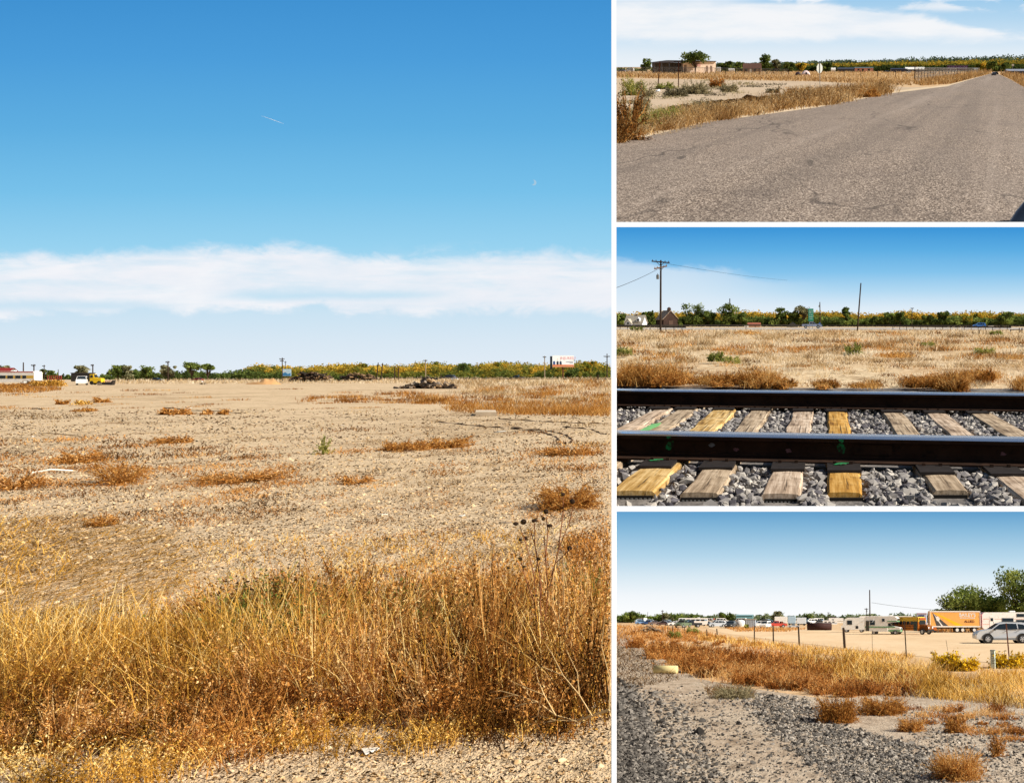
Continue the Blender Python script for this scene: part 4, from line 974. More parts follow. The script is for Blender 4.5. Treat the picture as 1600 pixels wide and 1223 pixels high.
def vehicle(pl, px, base, hpx, deg, kind, paintm, label, name='parked_car', cat='car', group=None, detail=False, v=None, wheelsout=True):
    K = KINDS[kind]; s = pl.fit(px, base, hpx, K['H'])
    r = root(name, label, cat, pl.Tp(px, base, math.radians(deg), s), group)
    W = K['W']; H = K['H']; zb = H*.62
    tum = lambda z: 1. if z < zb else 1-.2*(z-zb)/(H-zb)
    if kind == 'suv': tum = lambda z: (.95+.05*min(1, max(0, (z-.25)/.4))) if z < zb else 1-.22*(z-zb)/(H-zb)
    b = MB(); b.prism(K['prof'], -W/2, W/2, 0, tum)
    part('body', b, [paintm], r)
    for side in (-1, 1):
        for wn in K['win']:
            mb = MB(); pts = [(x, side*(W/2*tum(z)+.012), z) for x, z in wn]
            mb.slab(pts if side > 0 else pts[::-1], (0, -side, 0), .01)
            part('window', mb, [M_glass], r)
    def glasspane(a, b_, nm):
        p, q = K['prof'][a], K['prof'][b_]
        d = Vector((q[0]-p[0], 0, q[1]-p[1])); n = Vector((-d.z, 0, d.x)).normalized(); 
        if (nm == 'windshield') != (n.x > 0): n = -n
        pts = []
        for f, sg in ((.08, -1), (.08, 1), (.92, 1), (.92, -1)):
            x = p[0]+d.x*f; z = p[1]+d.z*f
            pts.append(tuple(Vector((x, sg*(W/2*tum(z)-.09), z))+n*.014))
        mb = MB(); mb.slab(pts, tuple(-n), .01); part(nm, mb, [M_glass], r)
    glasspane(K['ws'][0], K['ws'][1], 'windshield')
    if K['rw']: glasspane(K['rw'][0], K['rw'][1], 'rear_window')
    if wheelsout: wheels(r, (K['wb'], -K['wb']), W, K['wr'], detail)
    fx = max(p[0] for p in K['prof']); fz = .68 if kind != 'van' else .85
    for y in (-1, 1):
        mb = MB(); mb.rbox((fx-.05, y*(W/2-.3), fz+.03), (.14, .36, .16), .03); part('headlight', mb, [M_lamp], r)
        mb = MB(); mb.rbox((-K['L']/2+.02, y*(W/2-.14), .86), (.1, .2, .2), .03); part('tail_light', mb, [M_red], r)
    if detail:
        for side in (-1, 1):
            y = side*(W/2+.012)
            for x in (.0, -1.0):
                mb = MB(); mb.rbox((x-.05, y, 1.0), (.22, .03, .035), .01); part('door_handle', mb, [M_steel], r)
            mb = MB(); mb.rbox((.86, side*(W/2+.1), 1.14), (.14, .24, .16), .04); part('door_mirror', mb, [M_black], r)
            mb = MB(); mb.box((0, side*(W/2*.965+.0), .38), (2.1, .05, .14)); part('sill', mb, [col('#6f7377')], r)
            for x in (K['wb'], -K['wb']):
                mb = MB()
                pts = []
                for i in range(13):
                    a = math.pi*i/12; pts.append((x+math.cos(a)*.47, y, .37+math.sin(a)*.45))
                mb.tube(pts, .03, 5); part('wheel_arch', mb, [col('#4b4e51')], r)
                # dark wheel housing
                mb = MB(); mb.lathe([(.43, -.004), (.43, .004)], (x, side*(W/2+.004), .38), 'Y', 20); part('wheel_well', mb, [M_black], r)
            mb = MB(); mb.tube([(.1, side*(W/2*.78), 1.74), (-1.5, side*(W/2*.78), 1.74)], .02, 5); part('roof_rail', mb, [M_steel], r)
    else:
        for side in (-1, 1):
            for x in (K['wb'], -K['wb']):
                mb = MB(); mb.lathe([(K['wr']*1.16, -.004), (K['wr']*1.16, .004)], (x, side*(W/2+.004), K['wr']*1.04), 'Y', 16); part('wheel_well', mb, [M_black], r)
    return r
def win_part(r, x0, x1, z0, z1, y, nm='window', mat=None, side=-1, frame=True):
    mb = MB(); mb.box(((x0+x1)/2, y+side*.012, (z0+z1)/2), (x1-x0, .02, z1-z0)); p = part(nm, mb, [mat or M_glass], r)
    if frame:
        f = MB(); t = .05
        f.box(((x0+x1)/2, y+side*.015, z1+t/2), (x1-x0+2*t, .03, t)); f.box(((x0+x1)/2, y+side*.015, z0-t/2), (x1-x0+2*t, .03, t))
        f.box((x0-t/2, y+side*.015, (z0+z1)/2), (t, .03, z1-z0)); f.box((x1+t/2, y+side*.015, (z0+z1)/2), (t, .03, z1-z0))
        part('window_frame', f, [M_steel], p)
    return p
def camper(pl, px, base, hpx, deg, L, H, label, paintm, stripes, wins, door=None, W=2.4, name='travel_trailer', cat='travel trailer', z0=.5, nose=.5, awning=False, axle=(-.3,)):
    """box caravan; -y side faces the viewer at deg=0"""
    s = pl.fit(px, base, hpx, H); r = root(name, label, cat, pl.Tp(px, base, math.radians(deg), s))
    b = MB(); x = L/2
    b.prism([(-x, z0+.25), (-x, H-.35), (-x+.35, H), (x-.3, H), (x, H-.3), (x, z0+nose), (x-nose*.8, z0), (-x+.3, z0)], -W/2, W/2)
    part('body', b, [paintm], r)
    for (za, zb_, c) in stripes:
        mb = MB(); mb.box((0, -W/2-.006, (za+zb_)/2), (L-.25, .012, zb_-za)); mb.box((0, W/2+.006, (za+zb_)/2), (L-.25, .012, zb_-za)); part('stripe', mb, [col(c)], r)
    for (x0, x1, za, zb_) in wins: win_part(r, x0, x1, za, zb_, -W/2-.012)
    if door:
        d = MB(); d.box((door, -W/2-.016, z0+.15+.9), (.72, .03, 1.75)); dp = part('door', d, [M_white], r)
        win_part(dp, door-.2, door+.2, z0+1.2, z0+1.65, -W/2-.03, 'door_window', None, -1, False)
        hb = MB(); hb.box((door+.28, -W/2-.045, z0+1.0), (.06, .04, .14)); part('handle', hb, [M_steel], dp)
    t = MB(); t.rbox((L*.1, 0, H+.12), (.9, .7, .22), .05); part('roof_vent', t, [M_white], r)
    xs = tuple(L*a for a in axle)
    wheels(r, xs, W-.1, .36)
    return r
def posts_between(): pass
def utility_pole(pl, px, base, top, label, rpx=1.6, arms=(), lean=0., transformer=None, name='utility_pole', mat=None, caprow=None, group=None):
    k = pl.ppm(px, base); H = (base-top)/k; rr = rpx/k
    r = root(name, label, 'utility pole', pl.Tp(px, base), group)
    m = MB(); dx = lean/k
    m.tube([(0, 0, -.2), (dx*.5, 0, H*.5), (dx, 0, H)], [rr, rr*.9, rr*.75], 10); part('pole', m, [mat or M_pole], r)
    for row, half, tilt, mt in arms:
        z = (base-row)/k; L = half/k; xx = dx*z/H
        a = MB(); a.tube([(xx-L, -rr*1.2, z-tilt/k), (xx+L, -rr*1.2, z+tilt/k)], rr*.6, 6)
        for f in (-.9, -.5, .5, .9): a.tube([(xx+L*f, -rr*1.2, z+tilt*f/k), (xx+L*f, -rr*1.2, z+tilt*f/k+rr*1.6)], rr*.35, 6)
        ap = part('crossarm', a, [mt or M_pole], r)
        bmb = MB()
        for sg in (-1, 1): bmb.tube([(xx+sg*L*.45, -rr*1.2, z), (xx, -rr, z-L*.45)], rr*.25, 5)
        part('brace', bmb, [M_steel], ap)
    if transformer:
        row, hh, ww, off = transformer
        z = (base-row)/k; t = MB(); t.lathe([(ww/k*.85, -hh/k/2), (ww/k, -hh/k*.42), (ww/k, hh/k*.42), (ww/k*.6, hh/k/2)], (off/k, 0, z), 'Z', 14)
        t.tube([(off/k, 0, z+hh/k/2), (off/k, 0, z+hh/k*.8)], .2*ww/k, 6)
        part('transformer', t, [M_steel], r)
    return r
def fence_post(pl, px, base, top, rpx, mat, label, lean=0., name='fence_post', group=None, wood=False):
    k = pl.ppm(px, base); H = (base-top)/k; rr = rpx/k; m = MB()
    if wood:
        pts = [(0, 0, -.1), (lean/k*.5, 0, H*.5), (lean/k, 0, H*.97), (lean/k, 0, H)]
        m.tube(pts, [rr*1.05, rr, rr*.95, rr*.6], 9)
    else:
        # T-section steel stake
        for (c, d) in (((lean/k*.5, 0, H/2), (rr*2, rr*.5, H)), ((lean/k*.5, rr*.8, H/2), (rr*.5, rr*1.5, H))):
            x, y = d[0]/2, d[1]/2; X = lean/k
            vs_ = [(-x, c[1]-y, -.05), (x, c[1]-y, -.05), (x, c[1]+y, -.05), (-x, c[1]+y, -.05), (X-x, c[1]-y, H), (X+x, c[1]-y, H), (X+x, c[1]+y, H), (X-x, c[1]+y, H)]
            m.add(vs_, [(3, 2, 1, 0), (4, 5, 6, 7), (0, 1, 5, 4), (1, 2, 6, 5), (2, 3, 7, 6), (3, 0, 4, 7)])
    return single(name, m, [mat], label, 'fence post', pl.Tp(px, base), group)
def wire(pl, a, b, sag, label, rpx=.35, v=None):
    (pa, ra, va), (pb, rb, vb) = a, b
    A = pl.at_depth(pa, ra, va); B = pl.at_depth(pb, rb, vb); pts = []
    for i in range(17):
        f = i/16; q = A.lerp(B, f); q.z -= sag*4*f*(1-f)*va/F; pts.append(tuple(q-A))
    m = MB(); m.tube(pts, rpx*va/F, 5)
    return single('overhead_wire', m, [M_black], label, 'wire', pl.T(*A))
def hut(pl, px, base, wpx, hpx, roofpx, wallm, roofm, label, name='shed', cat='shed', deep=.6, rz=0., wins=(), door=None, gable='x', over=.3):
    """small gabled building; wins as fractions (x0,x1,z0,z1) of the front wall"""
    k = pl.ppm(px, base); W, H, R = wpx/k, hpx/k, roofpx/k; D = W*deep
    r = root(name, label, cat, pl.Tp(px, base, rz))
    w_ = MB()
    if gable == 'x':
        w_.box((0, D/2, H/2), (W, D, H)); w_.add([(-W/2, 0, H), (-W/2, D, H), (-W/2, D/2, H+R*.96), (W/2, 0, H), (W/2, D, H), (W/2, D/2, H+R*.96)], [(0, 1, 2), (5, 4, 3)])
        rf = MB(); o = over*H*.25
        for sg in (0, 1):
            y0 = -o if sg == 0 else D+o
            rf.slab([(-W/2-o, y0, H-o*R/(D/2)+.0), (W/2+o, y0, H-o*R/(D/2)), (W/2+o, D/2, H+R), (-W/2-o, D/2, H+R)], (0, 0, 1), H*.03)
    else:
        w_.box((0, D/2, H/2), (W, D, H)); w_.add([(-W/2, 0, H), (W/2, 0, H), (0, 0, H+R*.96), (-W/2, D, H), (W/2, D, H), (0, D, H+R*.96)], [(0, 1, 2), (5, 4, 3)])
        rf = MB(); o = over*H*.25
        for sg in (-1, 1):
            rf.slab([(sg*(W/2+o), -o, H-o*R/(W/2)), (sg*(W/2+o), D+o, H-o*R/(W/2)), (0, D+o, H+R), (0, -o, H+R)], (0, 0, 1), H*.03)
    part('wall', w_, [wallm], r); part('roof', rf, [roofm], r)
    for (a, b, c, d) in wins:
        mb = MB(); mb.box((-W/2+W*(a+b)/2, -.01*H, H*(c+d)/2), (W*(b-a), .02*H, H*(d-c))); part('window', mb, [M_glass], r)
    if door:
        a, b, d = door; mb = MB(); mb.box((-W/2+W*(a+b)/2, -.012*H, H*d/2), (W*(b-a), .02*H, H*d)); part('door', mb, [M_white], r)
    return r
# ------------------------------------------------------------------ trees and woods
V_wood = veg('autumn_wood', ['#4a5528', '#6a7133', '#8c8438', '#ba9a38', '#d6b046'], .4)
V_tree = veg('tree_green', ['#3c4826', '#566432', '#728040', '#94a052'], .4)
V_treey = veg('tree_autumn', ['#5a6428', '#8a8a36', '#bca23c', '#dcb848'], .4)
V_treeg = veg('tree_grey', ['#565640', '#727252', '#8d8b66', '#a39f7c'], .3)
V_far = veg('far_wood', ['#4a5a48', '#5c6c54', '#74805c', '#8c936a'], .3)
def woodland(pl, mat, x0, x1, base, hfun, n, label, tint=(0, 1), leaves=70, ls=1.2, jit=1.5, name='woodland', seed=0, spread=1., topy=.0):
    R = np.random.default_rng(seed); mb = MB(); ls *= 1.5; cw = (pl, -1e9, 954.8) if pl is LF else None
    for i in range(n):
        px = R.uniform(x0, x1); b = base + R.uniform(-.4, .4)*jit
        k = pl.ppm(px, b); u, v = pl.g(px, b); h = hfun(px)*R.uniform(.84, 1.08); w = h*R.uniform(.72, 1.15)*spread
        t0 = R.uniform(*tint)
        for j in range(4):
            c = np.array([u+R.normal(0, w*.22)/k, v+R.normal(0, w*.2)/k, (h*R.uniform(.22, .7))/k])
            r_ = np.array([w*.36, w*.36, h*.3])/k*R.uniform(.7, 1.15)
            m = leaves//4; x = R.normal(size=(m, 3)); x /= np.linalg.norm(x, axis=1)[:, None]; x *= (R.uniform(.05, 1, m)**.6)[:, None]
            P = c+x*r_; P[:, 2] = np.maximum(P[:, 2], .1)
            mb.leaves(P, ls/k*R.uniform(.5, 1.3, m), np.clip(t0+topy*(P[:, 2]*k/h-.5)+R.normal(0, .1, m), 0, 1), 0, .7, cw)  # tint rises with height: yellower tops, lower leaves also darkened for shade
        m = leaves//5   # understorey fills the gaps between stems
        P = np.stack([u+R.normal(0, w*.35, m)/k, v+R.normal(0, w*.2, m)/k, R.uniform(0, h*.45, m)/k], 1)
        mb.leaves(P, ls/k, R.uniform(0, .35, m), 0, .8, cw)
    return single(name, mb, [mat], label, 'woodland', pl.M, kind='stuff')

# ------------------------------------------------------------------ the field: far edge
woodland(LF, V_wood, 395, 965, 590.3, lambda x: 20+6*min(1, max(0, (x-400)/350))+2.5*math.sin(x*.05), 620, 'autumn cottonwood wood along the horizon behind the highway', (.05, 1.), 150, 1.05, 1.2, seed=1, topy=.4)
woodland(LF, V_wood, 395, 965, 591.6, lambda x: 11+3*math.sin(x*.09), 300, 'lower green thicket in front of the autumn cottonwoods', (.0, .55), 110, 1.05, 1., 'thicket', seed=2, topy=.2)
woodland(LF, V_tree, 190, 440, 593.5, lambda x: 15+3*math.sin(x*.07), 170, 'dark green thicket between the yellow truck and the small sign', (.0, .7), 80, 1.25, 1.2, 'thicket', seed=3)
woodland(LF, V_tree, -10, 200, 593, lambda x: 9, 60, 'thin green scrub behind the junk in the field', (.0, .8), 60, 1.2, 1., 'thicket', seed=4)
tree(LF, 7, 594, 23, 24, 0, V_treeg, 'grey green tree behind the red roof at the left edge', 101)
tree(LF, 65, 594, 18, 14, 0, V_tree, 'small round tree above the brush heap', 102)
tree(LF, 79, 594, 16, 14, 0, V_tree, 'small dark tree above the red farm machine', 103)
tree(LF, 130, 594, 24, 23, 0, V_treeg, 'grey brown bare crowned tree behind the white van', 104)
tree(LF, 184, 596, 27, 30, 0, V_tree, 'dark leafy tree right of the yellow truck', 105, lobes=13, leaves=2000)
tree(LF, 199, 596, 26, 18, 0, V_treeg, 'pale green tree close behind the dark leafy one', 106)
tree(LF, 229, 595, 23, 28, 0, V_tree, 'broad green tree left of the tallest wooden pole', 107, leaves=1800)
tree(LF, 263, 595, 26, 24, 0, V_treeg, 'loose pale tree standing behind the tallest wooden pole', 108)
tree(LF, 299, 595, 31, 26, 0, V_tree, 'tall flat topped tree, left of a pair in the thicket', 109, base=.45, kind='broad')
tree(LF, 324, 595, 29, 22, 0, V_tree, 'slightly lower flat topped tree, right of a pair in the thicket', 110, base=.45, kind='broad')
tree(LF, 726, 590.8, 28, 22, 0, V_tree, 'dark tree rising over the yellow wood', 111)
tree(LF, 892, 592, 16, 26, 0, V_tree, 'low dark green tree right below the billboard', 112, base=.02)
tree(LF, 680, 590.5, 27, 22, 0, V_treey, 'golden tree above the rubble heap', 113)
tree(LF, 565, 590.5, 24, 20, 0, V_treey, 'yellow green tree behind the right log pile', 114)
tree(LF, 922, 590.8, 28, 24, 0, V_treey, 'tall yellow cottonwood at the right end of the field', 115, leaves=1900)
tree(LF, 780, 590.6, 27, 24, 0, V_treey, 'yellow cottonwood left of the dark pickup on the highway', 116)

# highway with its guard strip behind the field
GM_Lh = ground_mat('highway_surface', ['#a29a90', '#b3aba0', '#bdb5aa'], '#80786e', (.55, .8), .01, .05, .6, 8.)
sheet('highway', LF, [(395, 590.6), (395, 591.3), (600, 591.9), (955.5, 593.4), (955.5, 591.0)], GM_Lh, .15)
def rail_strip(pl, pts, hpx, label, posts, postpx=.6, mat=None, name='guard_rail', top=.45):
    """W-beam on posts along image points (column, base row)"""
    r = root(name, label, 'guard rail', pl.Tp(*pts[0])); u0, v0 = pl.g(*pts[0])
    P = []
    for a, b in pts:
        u, v = pl.g(a, b); P.append((u-u0, v-v0, pl.ppm(a, b)))
    m = MB()
    for (x0, y0, k0), (x1, y1, k1) in zip(P[:-1], P[1:]):
        for z0, z1, o in ((1-top, 1-top*.62, .03), (1-top*.62, 1-top*.38, .0), (1-top*.38, 1., .03)):
            h0, h1 = hpx/k0, hpx/k1; o0 = o*8/k0
            m.add([(x0, y0-o0, h0*z0), (x1, y1-o0, h1*z0), (x1, y1-o0, h1*z1), (x0, y0-o0, h0*z1), (x0, y0+.6/k0, h0*z0), (x1, y1+.6/k1, h1*z0), (x1, y1+.6/k1, h1*z1), (x0, y0+.6/k0, h0*z1)],
                  [(0, 1, 2, 3), (7, 6, 5, 4), (3, 2, 6, 7), (1, 0, 4, 5), (0, 3, 7, 4), (2, 1, 5, 6)])
    part('beam', m, [mat or M_steel], r)
    for i in range(posts):
        f = (i+.5)/posts*(len(P)-1); j = min(int(f), len(P)-2); q = f-j
        x, y, k = [P[j][a]*(1-q)+P[j+1][a]*q for a in range(3)]
        m = MB(); m.box((x, y+1.2/k, hpx/k*.46), (postpx*2/k, postpx*2/k, hpx/k*.95)); part('post', m, [M_pole], r)
    return r
M_dkrail = paint('weathered_guard_rail', '#4a443e', .6, .2, .2, 2.)
rail_strip(LF, [(560, 592.6), (760, 593.6), (954.5, 594.6)], 3.0, 'low dark guard rail running below the billboard to the right', 26, .4, M_dkrail)
rail_strip(LF, [(300, 594.6), (400, 594.4)], 2.4, 'short dark rail behind the dirt mound', 9, .4, M_dkrail)

# billboard
r = root('billboard', 'white roadside billboard with red lettering on one dark post', 'billboard', LF.Tp(879, 592.3, math.radians(14)))
k = LF.ppm(879, 592.3); W, H = 32.5/k, 16/k; zb = 21/k
m = MB(); m.tube([(.5/k, 1/k, -.3), (.5/k, 1/k, zb+H*.5)], 1.1/k, 10); part('post', m, [M_rusty], r)
m = MB(); m.box((1/k, 0, zb+H/2), (W, .8/k, H)); face = part('panel', m, [paint('poster_white', '#f2f1ee', .6, 0, .02)], r)
m = MB(); m.box((-W/2-1/k, 2.5/k, zb+H*.3), (3.4/k, 5/k, H*1.25)); part('back_panel', m, [col('#22242b')], r)
m = MB(); m.box((1/k, -.6/k, zb-1.2/k), (W, 2.4/k, 2.2/k)); part('catwalk', m, [col('#c98a63')], r)
def onface(x, z): return Matrix.Translation((x, -.45/k, z)) @ Matrix.Rotation(math.pi/2, 4, 'X')
m = MB(); text_into(m, 'INJURED?', onface(1/k+W*.22, zb+H*.72), H*.36, 0, bold=.003); part('lettering', m, [col('#d8757c')], face)
for x, z, w_ in ((.2, .36, .14), (.36, .4, .2), (.38, .28, .16)):
    m = MB(); m.box((1/k+W*x, -.5/k, zb+H*z), (W*w_, .1/k, H*.055)); part('line_of_text', m, [col('#7b8790')], face)
for x, c in ((-.42, '#2f4f86'), (-.26, '#2b2f3c'), (-.12, '#25344c')):
    m = MB(); q = W*.05
    m.slab([(1/k+W*x-q, -.42/k, zb+.1*H), (1/k+W*x+q, -.42/k, zb+.1*H), (1/k+W*x+q*.9, -.42/k, zb+.4*H), (1/k+W*x, -.42/k, zb+.47*H), (1/k+W*x-q*.9, -.42/k, zb+.4*H)], (0, -1, 0), .1/k)
    part('printed_suit', m, [col(c)], face)
for x in (-.26, -.12):
    m = MB(); m.lathe([(.1/k, 0), (.9/k, .0), (.9/k, .08/k)], (1/k+W*x-.0, -.5/k, zb+.62*H), 'Y', 12); part('printed_head', m, [col('#e3c9b8')], face)
m = MB(); m.box((1/k+W*.0, -.5/k, zb+H*.05), (W*.98, .1/k, H*.1)); part('printed_strip', m, [col('#d97a45')], face)
# small sign
r = root('small_billboard', 'small blue and white picture sign left of the log piles', 'sign', LF.Tp(448, 594.3)); k = LF.ppm(448, 594.3)
m = MB()
for x in (-4, 4): m.tube([(x/k, .4/k, -.2), (x/k, .4/k, 17/k)], .35/k, 6)
part('post', m, [M_rusty], r)
m = MB(); m.box((0, 0, 12.4/k), (13.5/k, .5/k, 11/k)); f = part('panel', m, [col('#bcdcf0')], r)
m = MB(); m.slab([(-6.3/k, -.3/k, 7.4/k), (6.3/k, -.3/k, 7.4/k), (6.3/k, -.3/k, 12/k), (2/k, -.3/k, 10/k), (-2/k, -.3/k, 12.8/k), (-6.3/k, -.3/k, 11/k)], (0, -1, 0), .1/k); part('printed_wave', m, [col('#3f86bd')], f)
m = MB(); m.slab([(-6.3/k, -.3/k, 15/k), (1/k, -.3/k, 14/k), (-6.3/k, -.3/k, 13/k)], (0, -1, 0), .1/k); part('printed_cloud', m, [M_white], f)
# poles
utility_pole(LF, 36.5, 596, 566, 'thin pole with a lamp head left of the crossarm pole', 1., name='light_pole')
utility_pole(LF, 53, 596, 569, 'wooden pole with crossarm behind the white coach', 1., [(571, 3.4, 0, None)])
utility_pole(LF, 69, 596, 570, 'thin wooden pole above the brush heap with a short arm', .7, [(572, 2.2, 0, None)])
utility_pole(LF, 91, 595, 577, 'short far pole above the red farm machine', .6)
utility_pole(LF, 145, 596, 569, 'wooden pole rising behind the yellow truck cab', 1., [(571, 2.2, 0, None)])
utility_pole(LF, 262.5, 596, 564, 'tallest wooden pole, in front of the loose pale tree', 1., [(566, 3, 0, None)])
utility_pole(LF, 441, 595, 558.5, 'wooden pole with two crossarms above the small blue sign', .8, [(561, 4, 0, None), (564, 3, 0, None)])
utility_pole(LF, 446, 592, 564, 'thin far pole beside the pole with two crossarms', .5, [(566, 2, 0, None)])
utility_pole(LF, 665, 592.5, 561.5, 'pale pole in front of the yellow wood above the rubble', .8, [(563.5, 3, 0, None)], mat=paint('pale_pole', '#8c7c66', .9, 0, .2, 3.))
utility_pole(LF, 851, 593, 556, 'pale bare pole just left of the billboard', .8, [(558, 2.6, 0, None)], mat=paint('pale_pole', '#8c7c66', .9, 0, .2, 3.))
utility_pole(LF, 948.5, 593, 552.5, 'dark pole with crossarm at the right end of the field', .9, [(557, 5, 0, None)])
for i, (px, top, base, ln, lb) in enumerate(((588, 566.5, 595, 3, 'leftmost tall leaning stake beside the log piles'), (595, 567, 595, 3, 'second tall leaning stake beside the log piles'),
        (616, 573, 594.5, 1, 'shorter upright stake, third from the log piles'), (622, 574, 594.5, 1, 'shorter upright stake, fourth from the log piles'), (934.5, 585, 595.5, 0, 'short dark post by the guard rail right of the billboard'), (689, 585, 595, 0, 'thin stake sticking up behind the rubble heap'))):
    fence_post(LF, px, base, top, .8, M_pole, lb, ln, 'wooden_stake', 'stakes in the far field', True)
# coach, brush heap, machinery, van, truck
camper(LF, 12, 600.5, 20.5, 0, 14, 3.0, 'long white coach with red roof edge and yellow window band', M_white, [(2.72, 2.92, '#a8382c'), (1.35, 2.05, '#c9a548')],
       [(-6, -4.7, 1.4, 2.0), (-4.2, -2.9, 1.4, 2.0), (-2.4, -1.2, 1.4, 2.0), (-.8, .5, 1.4, 2.0), (1.0, 2.2, 1.4, 2.0), (2.8, 3.9, 1.4, 2.0), (4.4, 5.2, 1.4, 2.0)], None, 2.5, 'motor_coach', 'coach', .5, .4, axle=(-.3, .3))
hut(LF, 2, 597, 26, 17, 5, col('#6d6258'), col('#8d2d25'), 'red roofed shed behind the white coach', 'shed', 'shed')
weed('brush_heap', LF, 44, 82, 603.5, 15, V_straw, 'large heap of dry cut brush in front of the white coach', 121, 190, 7, 5, 'brush', .9, 1.2, .7, 1.1, (.0, .8))
weed('brush_heap', LF, -8, 30, 606, 9, V_orange, 'orange brush heap at the left edge before the white coach', 122, 120, 7, 5, 'brush', .8, 1, .7, 1.1, (.1, .8))
def junk(pl, px, base, wpx, hpx, n, mats, label, name, cat, seed, group=None, planks=.5):
    """heap of mixed scrap: boards, bars and lumps piled on a mound"""
    R = np.random.default_rng(seed); k = pl.ppm(px, base); m = MB(); W, H = wpx/k, hpx/k
    for i in range(n):
        x = R.uniform(-.5, .5); z = H*(1-(2*x)**2)*R.uniform(0, .8); L = R.uniform(.12, .4)*W
        if R.uniform() < planks:
            a = R.uniform(-.5, .5)+ (1.0 if x < 0 else -1.0)*.35; M = Matrix.Rotation(R.uniform(-.6, .6), 3, 'Z') @ Matrix.Rotation(-a, 3, 'Y')
            m.box((x*W*.8, R.uniform(-.15, .15)*W, z+.05*H), (L, R.uniform(.02, .05)*W, R.uniform(.04, .1)*H), int(R.integers(len(mats))), M=M)
        else:
            stone_batch(m, np.array([x*W*.85]), np.array([R.uniform(-.15, .15)*W]), z, [H*R.uniform(.3, .8)], np.array([.5]), int(R.integers(len(mats))), .8, int(R.integers(9999)))
    return single(name, m, mats, label, cat, pl.Tp(px, base), group)
M_dark = paint('charred_wood', '#2a221b', .95, 0, .4, 6., .02); M_grey = paint('grey_board', '#85786a', .9, 0, .3, 5., .01); M_tan = paint('tan_board', '#a78a66', .9, 0, .25, 5.)
junk(LF, 41, 603, 18, 9, 26, [M_dark, M_white, M_rusty], 'dark scrap heap between the coach and the brush heap', 'scrap_heap', 'scrap', 5)
r = root('farm_machine', 'red skeletal farm machine behind the brush heap', 'machine', LF.Tp(85, 599)); k = LF.ppm(85, 599)
M_fr = paint('faded_red', '#93362c', .7, 0, .25, 4.)
m = MB()
for x in np.linspace(-11, 11, 8): m.tube([(x/k, 0, 1/k), (x/k, 0, 12/k)], .45/k, 6)
for z in (3, 7.5, 12): m.tube([(-11.5/k, 0, z/k), (11.5/k, 0, z/k)], .5/k, 6)
for x in (-8, 0, 8): m.tube([((x-3)/k, 0, 3/k), ((x+3)/k, 0, 11/k)], .4/k, 6)
part('frame', m, [M_fr], r)
for x in (-8, 7):
    m = MB(); m.lathe([(1.2/k, -.4/k), (3/k, -.4/k), (3/k, .4/k), (1.2/k, .4/k)], (x/k, -1/k, 3/k), 'Y', 16); part('wheel', m, [M_tyre], r)
junk(LF, 88, 602.5, 26, 6, 22, [M_tan, M_grey, M_dark, M_white], 'low litter heap in front of the red farm machine', 'scrap_heap', 'scrap', 6)
r = root('cargo_box', 'black box body of an old truck behind the white van', 'truck box', LF.Tp(127, 598.5)); k = LF.ppm(127, 598.5)
m = MB(); m.rbox((0, 4/k, 9/k), (33/k, 8/k, 13/k), .5/k); part('body', m, [col('#2a2625')], r)
m = MB(); m.box((0, 4/k, 15.9/k), (34/k, 8.6/k, .8/k)); part('roof_edge', m, [col('#4b4440')], r)
vehicle(LF, 128, 601.5, 14, -58, 'van', col('#dcdad6'), 'white boxy van facing the field beside the yellow truck', 'parked_van', 'van')
r = root('old_truck', 'bright yellow old truck cab right of the white van', 'truck', LF.Tp(150, 601)); k = LF.ppm(150, 601); s_ = 1/k
m = MB(); m.prism([(-7*s_, 3*s_), (-7*s_, 16.5*s_), (-1.5*s_, 16.5*s_), (0, 11*s_), (10*s_, 10*s_), (11*s_, 7*s_), (11*s_, 3*s_)], -4*s_, 4*s_); part('cab', m, [col('#e5bd1b', .45)], r)
m = MB(); m.box((-4*s_, -4.1*s_, 13*s_), (3.6*s_, .3*s_, 4*s_)); part('window', m, [M_glass], r)
m = MB(); m.slab([(-1.2*s_, -3.4*s_, 15.8*s_), (0.1*s_, -3.4*s_, 11.4*s_), (.1*s_, 3.4*s_, 11.4*s_), (-1.2*s_, 3.4*s_, 15.8*s_)], (.95, 0, .25), .2*s_); part('windshield', m, [M_glass], r)
for x in (-4, 7.5):
    for y in (-3.6, 3.6):
        m = MB(); m.lathe([(1.2*s_, -.7*s_), (3*s_, -.7*s_), (3*s_, .7*s_), (1.2*s_, .7*s_)], (x*s_, y*s_, 3*s_), 'Y', 16); part('wheel', m, [M_tyre], r)
r = root('scrap_trailer', 'dark open tub trailer in front of the yellow truck', 'trailer', LF.Tp(167, 603)); k = LF.ppm(167, 603); s_ = 1/k
m = MB(); m.prism([(-12*s_, 2*s_), (-12*s_, 6*s_), (8*s_, 6*s_), (11*s_, 9*s_), (12*s_, 9*s_), (10*s_, 1.5*s_)], -3*s_, 3*s_); part('tub', m, [col('#282423')], r)
m = MB(); m.rbox((-9*s_, -3.4*s_, 3.4*s_), (7*s_, .6*s_, 4.4*s_), .3*s_); part('panel', m, [M_grey], r)
m = MB()
for i in range(5): m.tube([((-6+3*i)*s_, 0, 6*s_), ((-4+3*i)*s_, .5*s_, (8+i % 2)*s_)], .5*s_, 6)
part('load', m, [paint('rust_load', '#a1552c', .9, 0, .3, 4.)], r)
